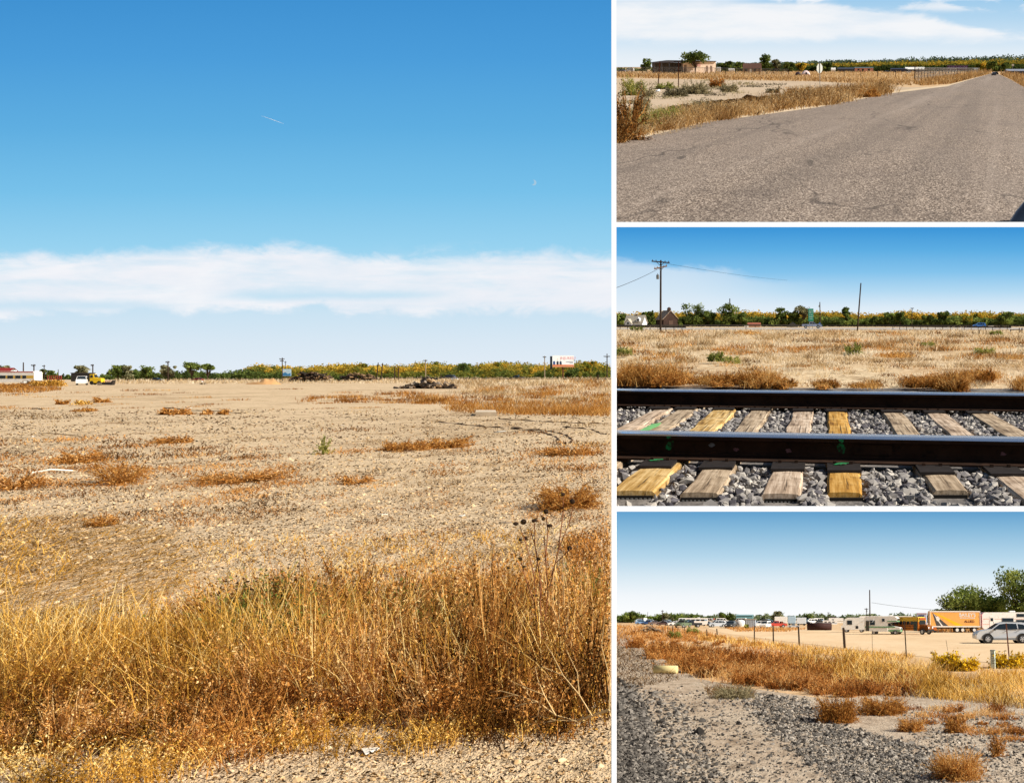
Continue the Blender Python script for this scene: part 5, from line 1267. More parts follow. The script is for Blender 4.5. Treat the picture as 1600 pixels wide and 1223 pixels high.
# earth mound, scraps
def mound(pl, px, base, wpx, hpx, mat, label, name, seed, cat='mound'):
    R = np.random.default_rng(seed); k = pl.ppm(px, base); W, H = wpx/k, hpx/k; m = MB(); nx, ny = 26, 14
    vs_ = []
    ph = R.uniform(0, 6, 6)
    for j in range(ny+1):
        for i in range(nx+1):
            x = i/nx-.5; y = j/ny-.5; r2 = (2*x)**2+(2*y)**2
            z = max(0, 1-r2)**.8*(1+.25*math.sin(x*9+ph[0])+.2*math.sin(x*21+y*9+ph[1]))*(.75+.4*math.sin(3*x+ph[2]+.6))+R.normal(0, .03)
            vs_.append((x*W, y*W*.6, max(z*H if r2 < 1 else -.05*H, -.05*H)))
    fs = [(j*(nx+1)+i, j*(nx+1)+i+1, (j+1)*(nx+1)+i+1, (j+1)*(nx+1)+i) for j in range(ny) for i in range(nx)]
    m.add(vs_, fs)
    return single(name, m, [mat], label, cat, pl.Tp(px, base), smooth=True)
mound(LF, 412, 600.5, 52, 14, paint('dirt', '#b98f60', .95, 0, .2, 1.5, .1), 'bare tan dirt mound in the middle of the far field', 'dirt_mound', 3)
junk(LF, 316, 600.5, 13, 6, 12, [M_grey, M_dark, M_white], 'small grey scrap pile left of the dirt mound', 'scrap_heap', 'scrap', 7)
def logpile(pl, px, base, wpx, hpx, n, label, seed):
    R = np.random.default_rng(seed); k = pl.ppm(px, base); m = MB(); W, H = wpx/k, hpx/k
    for i in range(n):
        x = R.uniform(-.48, .48); z = H*(1-abs(2*x)**3)*R.uniform(.05, .95); y = R.uniform(-.12, .12)*W; rr = H*R.uniform(.05, .11); L = H*R.uniform(.5, 1.2)
        d = Vector((R.normal(0, .35), -1, R.normal(0, .25))).normalized() if R.uniform() < .75 else Vector((R.choice([-1, 1]), -.3, R.normal(0, .35))).normalized()
        c = Vector((x*W, y, max(z, rr)))
        m.tube([tuple(c-d*L*.5), tuple(c+d*L*.5)], rr, 7, int(R.integers(3)))
    return single('log_pile', m, [M_dark, paint('log_bark', '#4d3a2a', .95, 0, .35, 5., .02), paint('cut_log', '#7d6244', .9, 0, .3, 5.)], label, 'log pile', pl.Tp(px, base))
logpile(LF, 487, 596.3, 64, 14.5, 150, 'left and taller dark log pile beside the small blue sign', 8)
logpile(LF, 560, 595.6, 58, 12.5, 130, 'right and lower dark log pile next to the leaning stakes', 9)
tree(LF, 530, 595.4, 7, 20, 0, V_tree, 'low olive bush between the two log piles', 117, 'bush', 900, base=.02, cat='bush')
# rubble heap
r = root('rubble_heap', 'heap of dark broken slabs and torn earth in mid field', 'rubble', LF.Tp(668, 607)); k = LF.ppm(668, 607)
R = np.random.default_rng(21); m = MB(); m2 = MB()
W = 82/k; H = 17/k
for i in range(150):
    x = R.uniform(-.48, .5); env = (1-abs(2*x-.1)**2.2)*(.75+.35*math.sin(x*14+1)); z = H*max(env, .05)*R.uniform(0, .85)
    if R.uniform() < .45:
        M = Matrix.Rotation(R.uniform(-1, 1), 3, 'Z') @ Matrix.Rotation(R.normal(.3 if x > 0 else -.3, .5), 3, 'Y') @ Matrix.Rotation(R.normal(0, .4), 3, 'X')
        (m2 if x > .1 else m).box((x*W, R.uniform(-.2, .2)*W, z), (R.uniform(.06, .2)*W, R.uniform(.04, .1)*W, R.uniform(.02, .06)*W), int(R.integers(3)), M=M)
    else:
        stone_batch(m, np.array([x*W]), np.array([R.uniform(-.2, .2)*W]), z*.8, [H*R.uniform(.2, .55)], np.array([.5]), int(R.integers(2)), .8, int(R.integers(9999)))
part('slab', m, [M_dark, paint('dark_earth', '#54402c', .95, 0, .3, 3., .05), M_grey], r); part('board', m2, [M_tan, M_grey, M_dark], r)
m = MB()
for a, b in (((-8, 12), (-4, 19)), ((-2, 11), (-6, 20)), ((8, 14), (4, 20)), ((16, 10), (27, 4)), ((10, 14), (22, 5)), ((20, 9), (34, 2))): m.tube([(a[0]/k, -.1*W, a[1]/k), (b[0]/k, -.14*W, b[1]/k)], .5/k, 6)
part('pole', m, [M_grey], r)
# cars on the highway
vehicle(LF, 701, 593.0, 7.5, 175, 'suv', col('#3c4048'), 'dark car with pale roof load on the highway above the rubble', 'moving_car', 'car')
vehicle(LF, 709, 594.0, 4.4, 175, 'sedan', col('#d7dde3'), 'white low car in front of the dark one on the highway', 'moving_car', 'car')
vehicle(LF, 808, 592.9, 7, 175, 'pickup', col('#1d2b2b'), 'dark pickup on the highway left of the billboard', 'moving_car', 'pickup')
vehicle(LF, 309, 595.4, 5.5, 175, 'sedan', col('#7b1f22'), 'dark red car behind the small grey scrap pile', 'moving_car', 'car')
vehicle(LF, 245, 595.6, 5.5, 0, 'sedan', col('#2c2b2d'), 'dark car half hidden under the tallest wooden pole', 'moving_car', 'car')
# loose things on the field
def slab_thing(name, pl, pts, th, mat, label, cat, w=.005):
    P = [pl.g(*p) for p in pts]; u0, v0 = P[0]
    m = MB(); m.slab([(a-u0, b-v0, th) for a, b in P][::-1], (0, 0, -1), th)
    return single(name, m, [mat], label, cat, pl.T(u0, v0, w))
r_ = slab_thing('concrete_slab', LF, [(743, 650), (776, 650), (774, 646.5), (744, 646.5)], .16, paint('pale_concrete', '#c9b89f', .9, 0, .15, 3., .02), 'pale flat concrete slab below the rusty grass', 'slab')
def stick(name, pl, pts, rpx, mat, label, cat='stick', lift=.02):
    P = [pl.g(*p) for p in pts]; u0, v0 = P[0]; k = pl.ppm(*pts[0])
    m = MB(); n = len(P); m.tube([(a-u0, b-v0, lift+rpx/k+(.04 if 0 < i < n-1 else 0)) for i, (a, b) in enumerate(P)], rpx/k, 6)
    return single(name, m, [mat], label, cat, pl.T(u0, v0, 0))
M_chalk = paint('chalky_white', '#e6dfd0', .7, 0, .08, 4.)
stick('white_plank', LF, [(50, 742), (80, 740.5), (114, 738.6)], 1.5, M_chalk, 'white plank lying flat left of the tall golden weed clump', 'plank')
stick('curved_stick', LF, [(288, 643), (294, 641.5), (299, 638.5)], .8, M_chalk, 'pale curved stick beside the flat brush heap')
stick('thin_pole', LF, [(300, 642.5), (340, 644.5), (377, 647.2)], .5, M_pole, 'long thin dark pole lying right of the flat brush heap')
stick('dark_branch', LF, [(255, 638), (268, 640), (292, 641.5)], .7, M_dark, 'dark branch lying on top of the flat brush heap')
stick('pale_stick', LF, [(60, 679), (78, 681), (122, 685), (130, 686)], .7, M_tan, 'pale thin stick lying above the brown weed clump')
stick('dark_stick', LF, [(50, 640), (58, 640.6), (66, 641.2)], .8, M_dark, 'short dark stick below the tiny weeds on the left')
for i, (a, b, w_, h_, mt, nm, lb) in enumerate(((722, 808, 10, 4.5, M_chalk, 'paper_scrap', 'small white paper scrap in the middle of the bare ground'), (598, 805, 16, 2, M_chalk, 'plastic_strip', 'thin white strip left of the paper scrap'), (790, 817, 22, 1.6, M_grey, 'grey_lath', 'grey lath lying right of the paper scrap'),
        (52, 684, 6, 4, M_chalk, 'paper_scrap', 'tiny white scrap near the left edge of the field'), (580, 1173, 30, 4.5, M_chalk, 'plastic_curl', 'white plastic curl at the bottom edge of the weeds'), (608, 844, 10, 4, M_dark, 'dark_clod', 'black clod on the bare ground behind the weeds'), (228, 733, 8, 3.5, M_dark, 'dark_clod', 'black clod right of the tall golden weed clump'),
        (106, 1000, 8, 4, M_chalk, 'paper_scrap', 'white scrap in the straw on the left'), (535, 665, 9, 2, M_chalk, 'flat_stone', 'pale flat stone above the green plant'), (780, 675, 14, 3, M_chalk, 'flat_stone', 'pale broken stones at the curved tyre tracks'), (868, 613, 14, 6, paint('pale_rock', '#bfa98c', .9, 0, .2, 4., .05), 'pale_rock', 'pale rock in the rusty grass on the right'))):
    k = LF.ppm(a, b); m = MB()
    if mt is M_dark or nm in ('flat_stone', 'pale_rock'): stone_batch(m, np.array([0.]), np.array([0.]), h_/k*.3, [w_/k], np.array([.5]), 0, h_/w_, i)
    else:
        x = w_/k/2; z = h_/k
        m.slab([(-x, 0, .01), (x*.2, -.02*w_/8, .012), (x, .0, z*.7), (x*.9, .3*z, z), (0, .4*z, z*.6), (-x, .3*z, z*.7)], (0, -.3, 1), .004)
    single(nm, m, [mt], lb, 'scrap', LF.Tp(a, b))
# tyre tracks: shallow ruts raised at the lips
def rut(pts, wpx, label):
    P = []
    n = len(pts)
    for i in range(n-1):
        for f in np.linspace(0, 1, 6, endpoint=False):
            P.append((pts[i][0]*(1-f)+pts[i+1][0]*f, pts[i][1]*(1-f)+pts[i+1][1]*f))
    P.append(pts[-1]); G_ = [LF.g(*p) for p in P]; u0, v0 = G_[0]; m = MB()
    m.tube([(a-u0, b-v0, .0+.02*math.sin(i*2.1)) for i, (a, b) in enumerate(G_)], [1.5*wpx/LF.ppm(*p)*(.8+.5*random.random()) for p in P], 6)
    single('tyre_rut', m, [paint('rut_earth', '#4f361f', .95, 0, .3, 4., .03)], label, 'rut', LF.T(u0, v0, 0))
rut([(680, 659), (740, 665), (800, 670), (845, 675), (868, 682), (875, 689)], .9, 'inner curved tyre rut in the bare field')
rut([(800, 668), (860, 674), (885, 680), (895, 688), (890, 692)], .9, 'outer curved tyre rut in the bare field')
rut([(780, 655), (850, 659), (900, 661), (950, 662)], .7, 'straight tyre rut below the rusty grass')
rut([(880, 667), (925, 671), (940, 678), (952, 679)], .9, 'short tyre rut at the right edge of the field')
# moon and contrail, far up in the air
Dm = 880.
def skyP(px, row, D=Dm): return ((px-CX)/F*D, D, (CY-row)/F*D)
m = MB(); N = 14; rr = 4.3/F*Dm; o = []; i_ = []
for t in np.linspace(-1.9, 1.15, N): o.append((math.cos(t)*rr, math.sin(t)*rr)); i_.append((math.cos(t)*rr*.82-rr*.42, math.sin(t)*rr*.9+rr*.05))
e = g = None
mm, g = newmat('moonlight'); e = g.new('ShaderNodeEmission'); e.inputs[0].default_value = lin('#aed5ee'); e.inputs[1].default_value = .62; g.out(e.outputs[0])
vs_ = [(a, 0, b) for a, b in o]+[(a, 0, b) for a, b in i_]+[(a, 2., b) for a, b in o]+[(a, 2., b) for a, b in i_]
m.add(vs_, [(i, i+1, N+i+1, N+i) for i in range(N-1)]+[(2*N+i, i, N*3+i, 3*N+i)[:0] or (2*N+i, 2*N+i+1, i+1, i) for i in range(N-1)])
single('moon', m, [mm], 'pale crescent moon high in the blue sky', 'moon', Matrix.Translation(skyP(833, 285)))
m = MB(); a = Vector(skyP(408, 181)); b = Vector(skyP(443, 193.5)); m.tube([(0, 0, 0), tuple((b-a)*.5), tuple(b-a)], [.04, .16, .06], 5)
single('contrail', m, [paint('ice_trail', '#f4f8fb', 1., 0, .02)], 'short white aircraft trail in the upper blue sky', 'contrail', Matrix.Translation(a))
# ------------------------------------------------------------------ the road
# far wooded rise, layer by layer
woodland(T1, V_far, 1090, 1720, 107.6, lambda x: 9+14*min(1, max(0, (x-1150)/420))+1.2*math.sin(x*.04), 330, 'dark bluish wooded rise on the horizon beyond the road', (.0, .5), 100, 1.05, .6, 'far_woodland', 31, 1.4)
woodland(T1, V_wood, 1240, 1720, 109.3, lambda x: 10+8*min(1, max(0, (x-1280)/300)), 560, 'yellow autumn wood in a band under the far rise', (.3, .85), 90, 1.0, .6, 'autumn_woodland', 32, 1.4)
woodland(T1, V_tree, 1110, 1720, 112., lambda x: 9+2*math.sin(x*.06)+2*min(1, max(0, (x-1300)/300)), 460, 'dark green trees along the near side of the autumn wood', (.0, .25), 110, 1.05, .6, 'green_woodland', 33, 1.3)
woodland(T1, V_tree, 940, 1130, 111.6, lambda x: 5, 60, 'low scrub behind the walled building', (.2, 1.), 60, 1.1, .6, 'thicket', 34)
tree(T1, 1010, 112.5, 21, 22, 0, V_tree, 'light green tree left of the pale flat roofed building', 201, leaves=1700)
tree(T1, 1086, 114.5, 35, 46, 0, V_tree, 'dark spreading tree in front of the pale flat roofed building', 202, leaves=2600, base=.38, kind='broad', lobes=22)
tree(T1, 1128, 113, 14, 16, 0, V_tree, 'small dark tree just right of the pale building', 203)
tree(T1, 1138, 113, 17, 14, 0, V_tree, 'dark tree left of the brown roofed house', 204)
tree(T1, 1155, 112.5, 14, 18, 0, V_tree, 'low tree behind the left end of the brown roofed house', 205)
tree(T1, 1196, 113.5, 28, 24, 0, V_tree, 'tallest tree right of the brown roofed house', 206, leaves=2000)
tree(T1, 1213, 113.5, 20, 14, 0, V_treeg, 'thin grey tree right of the tallest one', 207)
tree(T1, 1233, 113.5, 15, 20, 0, V_tree, 'bushy green tree left of the collapsed tent', 208)
tree(T1, 1253, 113, 14, 18, 0, V_treey, 'yellow green tree behind the collapsed tent', 209)
tree(T1, 1292, 113.5, 16, 16, 0, V_tree, 'dark round tree right of the octagonal sign', 210)
tree(T1, 1551, 112.6, 15, 22, 0, V_tree, 'dark tree closing the far end of the road', 211)
tree(T1, 1532, 112.6, 14, 18, 0, V_treey, 'olive tree left of the far end of the road', 212)
tree(T1, 1572, 112.6, 13, 18, 0, V_tree, 'dark tree right of the far end of the road', 213)
# pale flat roofed building with an open porch at its left end
k = T1.ppm(1075, 114.5); s_ = 1/k
r = root('flat_roofed_building', 'pale flat roofed building with a dark open porch at its left', 'building', T1.Tp(1075, 114.5, math.radians(24)))
M_wall = paint('pale_plaster', '#ecd6c2', .9, 0, .08, .6, .02, .1, '#c2a08e'); M_fascia = paint('dark_fascia', '#3c3a40', .7, 0, .15, 1.)
m = MB(); m.box((19*s_, 6*s_, 8.5*s_), (54*s_, 12*s_, 17*s_)); part('wall', m, [M_wall], r)
m = MB(); m.prism([(-56*s_, 16.2*s_), (-56*s_, 15.4*s_), (46.5*s_, 17*s_), (46.5*s_, 18*s_), (-30*s_, 19.2*s_)], -2*s_, 13*s_); part('roof', m, [M_fascia], r)
m = MB(); m.box((-31*s_, 11*s_, 8*s_), (46*s_, .6*s_, 15.6*s_)); part('back_wall', m, [col('#4a423f')], r)
for x in (-54, -42, -30, -18, -9.5):
    m = MB(); m.box((x*s_, -1*s_, 7.8*s_), (.9*s_, .9*s_, 15.6*s_)); part('porch_post', m, [M_fascia], r)
for x0, x1, z1 in ((-6, -2, 12), (30, 33, 11), (37, 40, 11)):
    m = MB(); m.box(((x0+x1)/2*s_, -.15*s_, z1/2*s_), ((x1-x0)*s_, .3*s_, z1*s_)); part('door', m, [col('#8d7667')], r)
m = MB(); m.box((9*s_, -.2*s_, 13*s_), (4.2*s_, .4*s_, 7*s_)); part('white_board', m, [M_white], r)
m = MB(); m.box((14*s_, -.12*s_, 12.2*s_), (14*s_, .24*s_, 4.6*s_)); part('pink_patch', m, [col('#c99c94')], r)
vehicle(T1, 1050, 114.2, 5.4, 178, 'sedan', col('#b8443d'), 'red and white car parked under the dark open porch', 'parked_car', 'car')
vehicle(T1, 984, 112.6, 5.4, 178, 'van', col('#dcdfe2'), 'white van at the far left behind the fence', 'parked_van', 'van')
vehicle(T1, 971, 112.8, 4, 178, 'sedan', col('#5d6d83'), 'blue grey car left of the white van', 'parked_car', 'car')
hut(T1, 1175, 114, 28, 7, 7, col('#8a6f5c'), paint('brown_roof', '#5a3d31', .9, 0, .2, 2.), 'brown house with a long brown gabled roof', 'brick_house', 'house', wins=((.1, .25, .3, .8), (.6, .72, .3, .8)), door=(.38, .5, .8))
hut(T1, 1123, 113.3, 6, 6, 1.5, M_white, col('#b9b5ae'), 'tiny white shed at the right end of the pale building', 'shed', 'shed')
hut(T1, 1143, 113.2, 9, 4, 2, M_white, col('#c9c6c0'), 'low white shed among the trees left of the brown house', 'shed', 'shed')
# collapsed pink and white tent / canopy
r = root('collapsed_tent', 'collapsed pink and white dome tent with a dark left side', 'tent', T1.Tp(1254, 118.6)); k = T1.ppm(1254, 118.6); s_ = 1/k
m = MB(); N_ = 10
for i in range(N_+1):
    a = math.pi*i/N_
for nm, x0, x1, hh, mt in (('fabric', -2, 12, 8, col('#e0c9c6')), ('dark_fabric', -12, -2, 6, col('#3b2a2c'))):
    m = MB(); vs_ = []; nn = 9
    for j in range(5):
        for i in range(nn):
            a = math.pi*i/(nn-1); y = (j/4-.5)*9*s_; q = (1-.5*(2*(j/4-.5))**2)
            vs_.append((((x0+x1)/2-math.cos(a)*(x1-x0)/2)*s_, y, hh*math.sin(a)*q*s_))
    fs = [(j*nn+i, j*nn+i+1, (j+1)*nn+i+1, (j+1)*nn+i) for j in range(4) for i in range(nn-1)]+[tuple(range(nn))[::-1], tuple(range(4*nn, 5*nn))]
    m.add(vs_, fs); part(nm, m, [mt], r)
m = MB(); m.box((6*s_, -4.6*s_, 3.4*s_), (3*s_, .3*s_, 3.4*s_)); part('opening', m, [col('#48505c')], r)
# far sheds
hut(T1, 1322, 113, 26, 5, 1.5, col('#3a3d49'), col('#464a55'), 'long dark shed left of the pink brick building', 'shed', 'shed')
hut(T1, 1350, 113, 29, 6, 1.2, col('#c98c80'), col('#5b6a6a'), 'low pink brick building in the middle distance', 'building', 'building', wins=((.15, .25, .2, .8), (.38, .5, .2, .8), (.7, .82, .2, .8)))
hut(T1, 1302, 113, 7, 4, 2.5, M_white, M_white, 'small white tank shed left of the long dark shed', 'shed', 'shed')
hut(T1, 1405, 113.4, 26, 5.2, .8, col('#2c3450'), col('#3a415a'), 'dark blue long shed left of the white roofed one', 'shed', 'shed')
hut(T1, 1430, 113.4, 30, 4.6, 3, col('#3a4258'), M_white, 'long blue shed with a bright white roof', 'shed', 'shed')
vehicle(T1, 1385, 114, 3.6, 178, 'sedan', col('#545c6e'), 'grey car between the pink building and the blue shed', 'parked_car', 'car')
vehicle(T1, 1420, 114.6, 3.2, 178, 'sedan', M_white, 'white car in front of the white roofed shed', 'parked_car', 'car')
hut(T1, 1590, 118.5, 34, 7, 2.5, col('#3b4258'), col('#8d93a0'), 'long grey roofed shed right of the road', 'shed', 'shed', wins=((.1, .2, .3, .7), (.3, .4, .3, .7), (.5, .6, .3, .7)))
hut(T1, 1524, 113.5, 6, 5, 1.4, col('#c4d4de'), col('#8fa4b0'), 'tiny pale blue hut left of the road end', 'shed', 'shed')
r = root('tall_sign', 'white tall sign standing above the right hand shed', 'sign', T1.Tp(1582, 113.5)); k = T1.ppm(1582, 113.5)
m = MB(); m.tube([(0, .5/k, 0), (0, .5/k, 12/k)], .4/k, 6); part('post', m, [M_steel], r); m = MB(); m.box((0, 0, 11/k), (3.4/k, .4/k, 2.6/k)); part('panel', m, [M_white], r)
# purple sign on the shed behind the mesh fence
r = root('lettered_sign', 'long dark purple sign with pale blue capital letters', 'sign', T1.Tp(1496, 115.2)); k = T1.ppm(1496, 115.2)
m = MB(); m.box((0, 1/k, 8.3/k), (33/k, .8/k, 7/k)); f = part('panel', m, [col('#43244a')], r)
m = MB(); m.box((0, 1/k, 12.1/k), (33/k, 1.2/k, .6/k)); part('top_edge', m, [col('#7a7480')], r)
for x in (-14, 14):
    m = MB(); m.tube([(x/k, 1.6/k, -.2), (x/k, 1.6/k, 9/k)], .5/k, 6); part('post', m, [M_pole], r)
m = MB(); text_into(m, 'A.J.EUHOLDS', Matrix.Translation((0, .5/k, 8.4/k)) @ Matrix.Rotation(math.pi/2, 4, 'X'), 5.2/k, 0, bold=.02/k); part('lettering', m, [col('#a99be0')], f)
# octagonal sign seen from behind, on a steel post, with a dark street plate on top
r = root('octagon_sign', 'back of an octagonal road sign on a thin steel post', 'road sign', T1.Tp(1281, 140.5, math.radians(38))); k = T1.ppm(1281, 140.5)
m = MB(); m.box((0, 0, 20.5/k), (.9/k, .6/k, 43/k)); part('post', m, [M_steel], r)
m = MB(); pts = [(math.cos(math.pi*(i+.5)/4)*7.2/k*.85, .5/k, 32/k+math.sin(math.pi*(i+.5)/4)*7.6/k) for i in range(8)]; m.slab(pts, (0, 1, 0), .25/k); part('plate', m, [paint('bare_aluminium', '#d8dcd6', .45, .25, .08, 1.)], r)
m = MB(); m.box((0, -.1/k, 41.3/k), (7/k, .4/k, 2.4/k), 0, .35); part('street_plate', m, [col('#1f2a28')], r)
for i, (px, base, top, ln, lb) in enumerate(((1027.5, 140, 98, 5.5, 'left leaning metal stake in the lot, nearer the road edge'), (1060, 138, 98, 2, 'right metal stake of the pair standing in the lot'))):
    fence_post(T1, px, base, top, .75, M_rusty, lb, ln, 'metal_stake', 'metal stakes in the lot')
for i, px in enumerate((1319, 1345, 1371, 1399)):
    fence_post(T1, px, 121+i*.4, 110, .45, M_pole, 'thin dark post in the dry field before the sheds', 0, 'thin_post', 'thin posts in the dry field', True)
fence_post(T1, 1429, 129.5, 104, .8, M_pole, 'dark corner post where the mesh fence begins', 0, 'corner_post', None, True)
r = root('trash_bag', 'small white and blue trash bag at the foot of the left stake', 'trash bag', T1.Tp(1028, 144)); k = T1.ppm(1028, 144)
m = MB(); stone_batch(m, np.array([0., .01]), np.array([0., 0.]), 1.8/k, [7/k, 5/k], np.array([.5, .5]), 0, .7, 3); part('bag', m, [col('#cfd6de')], r, True)
m = MB(); stone_batch(m, np.array([-2.4/k]), np.array([-.5/k]), 1.2/k, [3/k], np.array([.5]), 0, .7, 4); part('bag_corner', m, [col('#5f84b8')], r, True)
r = root('fallen_board', 'white board leaning at the start of the mesh fence', 'board', T1.Tp(1437, 130.5, .2)); k = T1.ppm(1437, 130.5)
m = MB(); m.box((0, 0, 3/k), (3.4/k, .7/k, 8/k), 0, M=Matrix.Rotation(-.75, 3, 'Y')); part('board', m, [M_white], r)
# mesh fences
def mesh_fence(pl, pts, label, npost, step, rpx=.28, postpx=.45, wirecol='#6a625a', toprail=True):
    """pts: (column, base row, height px)"""
    r = root('chain_link_fence', label, 'fence', pl.Tp(*pts[0][:2])); u0, v0 = pl.g(*pts[0][:2]); Q = []
    for a, b, h in pts:
        u, v = pl.g(a, b); k = pl.ppm(a, b); Q.append((u-u0, v-v0, h/k, k))
    def at(f):
        f = f*(len(Q)-1); j = min(int(f), len(Q)-2); q = f-j
        return [Q[j][i]*(1-q)+Q[j+1][i]*q for i in range(4)]
    for i in range(npost):
        x, y, h, k = at(i/(npost-1)); m = MB(); m.tube([(x, y, -.1), (x, y, h)], postpx/k, 6); part('post', m, [M_pole], r)
    m = MB(); n = step
    for i in range(n):
        x, y, h, k = at((i+.5)/n); x2, y2, h2, k2 = at(min(1, (i+2.2)/n)); w_ = rpx/k
        for za, zb_ in ((.03, .96), (.96, .03)):
            m.box(((x+x2)/2, (y+y2)/2, h*.5), (w_, w_, .01*h)) if False else m.tube([(x, y, h*za), (x2, y2, h2*zb_)], w_*.5, 3, caps=False)
    part('wire_mesh', m, [col(wirecol)], r)
    if toprail:
        m = MB(); m.tube([(at(i/12)[0], at(i/12)[1], at(i/12)[2]) for i in range(13)], .3/Q[0][3], 5); part('top_rail', m, [M_steel], r)
    return r
mesh_fence(T1, [(1429, 129.5, 22), (1462, 124.5, 17.5), (1495, 120, 13), (1530, 116, 9)], 'rusty chain link fence running along the road into the distance', 22, 120, .3)
mesh_fence(T1, [(955, 116.5, 10.5), (1060, 117, 11), (1160, 117.2, 9.5), (1232, 117.5, 8.5)], 'low wire fence in front of the pale building and brown house', 20, 150, .2)
# cars on the road
vehicle(T1, 1552.6, 118.6, 5.4, 88, 'suv', col('#2b3848'), 'dark blue car driving away down the road', 'moving_car', 'car')
vehicle(T1, 1556.6, 117.2, 4.6, 88, 'pickup', col('#20242a'), 'black pickup ahead of the dark blue car', 'moving_car', 'pickup')
# mirror of the photographer's own car at the bottom right
r = root('car_mirror', 'dark rounded car door mirror at the near right of the road', 'car mirror', T1.Tp(1592, 353)); k = T1.ppm(1592, 353); s_ = 1/k
m = MB(); prof = []
vs_ = []; nu, nv = 18, 12
for j in range(nv+1):
    b = -math.pi/2+math.pi*j/nv
    for i in range(nu):
        a = 2*math.pi*i/nu
        sx = math.copysign(abs(math.cos(a))**.75, math.cos(a)); sy = math.copysign(abs(math.sin(a))**.75, math.sin(a))
        vs_.append((46*s_*math.cos(b)**.75*sx+32*s_+(30*s_*math.sin(b)), 30*s_*math.cos(b)**.75*sy, 8*s_+56*s_*math.sin(b)))
fs = [(j*nu+i, j*nu+(i+1) % nu, (j+1)*nu+(i+1) % nu, (j+1)*nu+i) for j in range(nv) for i in range(nu)]
m.add(vs_, fs); part('housing', m, [paint('dark_mirror_shell', '#57575c', .28, .3, .1, 1., 0, .6)], r, True)
m = MB(); m.lathe([(.5*s_, -1*s_), (13*s_, -1*s_), (13*s_, 1*s_)], (30*s_, -29.5*s_, 6*s_), 'Y', 20); part('glass', m, [M_glass], r)
# ------------------------------------------------------------------ the railway
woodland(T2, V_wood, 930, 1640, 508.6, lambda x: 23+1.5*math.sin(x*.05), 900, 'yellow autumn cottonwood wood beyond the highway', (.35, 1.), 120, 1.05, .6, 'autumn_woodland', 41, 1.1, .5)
woodland(T2, V_tree, 930, 1640, 509.6, lambda x: 15+3*math.sin(x*.06)+2*math.sin(x*.021), 520, 'green thicket along the far side of the highway', (.1, 1.), 110, 1.1, .6, 'thicket', 42, 1.1)
for i, (px, base, h, w_, mt, lb, kind) in enumerate(((1088, 509.8, 37, 48, V_tree, 'big bushy green tree right of the old barn', 'round'), (1107, 509.8, 26, 26, V_tree, 'lower green tree beside the big bushy one', 'round'), (1138, 509.8, 38, 36, V_tree, 'loose green tree behind the bare pole', 'round'), (1158, 509.8, 22, 24, V_tree, 'small green tree right of the bare pole tree', 'round'),
      (1219, 509.8, 32, 28, V_tree, 'tall green tree left of the dark triangular roof', 'round'), (1240, 509.8, 26, 22, V_tree, 'dark tree just left of the road sign tree', 'round'), (1256, 509.8, 37, 28, V_treeg, 'airy dark tree behind the green road sign', 'broad'), (1322, 509.6, 32, 18, V_tree, 'slim tree left of the leaning pole', 'round'),
      (1367, 509.8, 16, 16, V_tree, 'bright green round bush right of the leaning pole', 'round'), (1390, 509.8, 23, 20, V_tree, 'mid green tree right of the bright green bush', 'round'), (1406, 509.8, 24, 18, V_tree, 'dark tree left of the thin far pole', 'round'), (1449, 509.8, 18, 20, V_tree, 'dark bushy tree in front of the yellow wood', 'round'),
      (1472, 509.8, 25, 22, V_tree, 'tall dark green tree near the middle of the right half', 'round'), (1510, 509.8, 20, 22, V_treey, 'yellow green tree left of the blue car', 'round'), (1532, 509.2, 22, 24, V_treey, 'golden tree right above the blue car', 'round'), (1568, 509.8, 23, 30, V_tree, 'dark olive tree right of the blue car', 'round'), (972, 509.8, 20, 24, V_tree, 'green tree behind the white house', 'round'), (1012, 509.4, 26, 18, V_tree, 'rounded green tree between house and barn', 'round'))):
    tree(T2, px, base, h, w_, 0, mt, lb, 300+i, kind=kind, base=.08 if kind == 'round' else .3, leaves=2300)
tree(T2, 1020, 510.6, 25, 14, 0, V_tree, 'dark cone shaped evergreen between the house and the pole', 330, 'conifer', 2200, 1.2, 26, .03, 'cone', 'conifer')
tree(T2, 1062, 511.0, 15, 13, 0, V_tree, 'small dark evergreen in front of the barn', 331, 'conifer', 1500, 1.2, 20, .03, 'cone', 'conifer')
# white house: steep gable toward the viewer's left, dormer
k = T2.ppm(990, 510.3); s_ = 1/k
r = root('white_house', 'white house with steep gables and a small dormer', 'house', T2.Tp(990, 510.3, math.radians(-18)))
M_roofp = paint('pale_roof', '#b5ad9d', .9, 0, .12, 1.5); M_bluew = paint('white_siding', '#d6dde6', .7, 0, .08, 1.)
m = MB(); m.box((0, 8*s_, 3*s_), (30*s_, 16*s_, 6*s_)); m.add([(-15*s_, 0, 6*s_), (-15*s_, 16*s_, 6*s_), (-15*s_, 8*s_, 17*s_), (15*s_, 0, 6*s_), (15*s_, 16*s_, 6*s_), (15*s_, 8*s_, 17*s_)], [(0, 1, 2), (5, 4, 3)])
m.add([(-13*s_, -5*s_, 0), (-1*s_, -5*s_, 0), (-1*s_, -5*s_, 5*s_), (-7*s_, -5*s_, 11*s_), (-13*s_, -5*s_, 5*s_), (-13*s_, 4*s_, 0), (-1*s_, 4*s_, 0), (-1*s_, 4*s_, 5*s_), (-7*s_, 4*s_, 11*s_), (-13*s_, 4*s_, 5*s_)], [(0, 1, 2, 3, 4), (9, 8, 7, 6, 5), (0, 5, 6, 1), (1, 6, 7, 2), (4, 9, 5, 0)])
part('wall', m, [M_bluew], r)
m = MB()
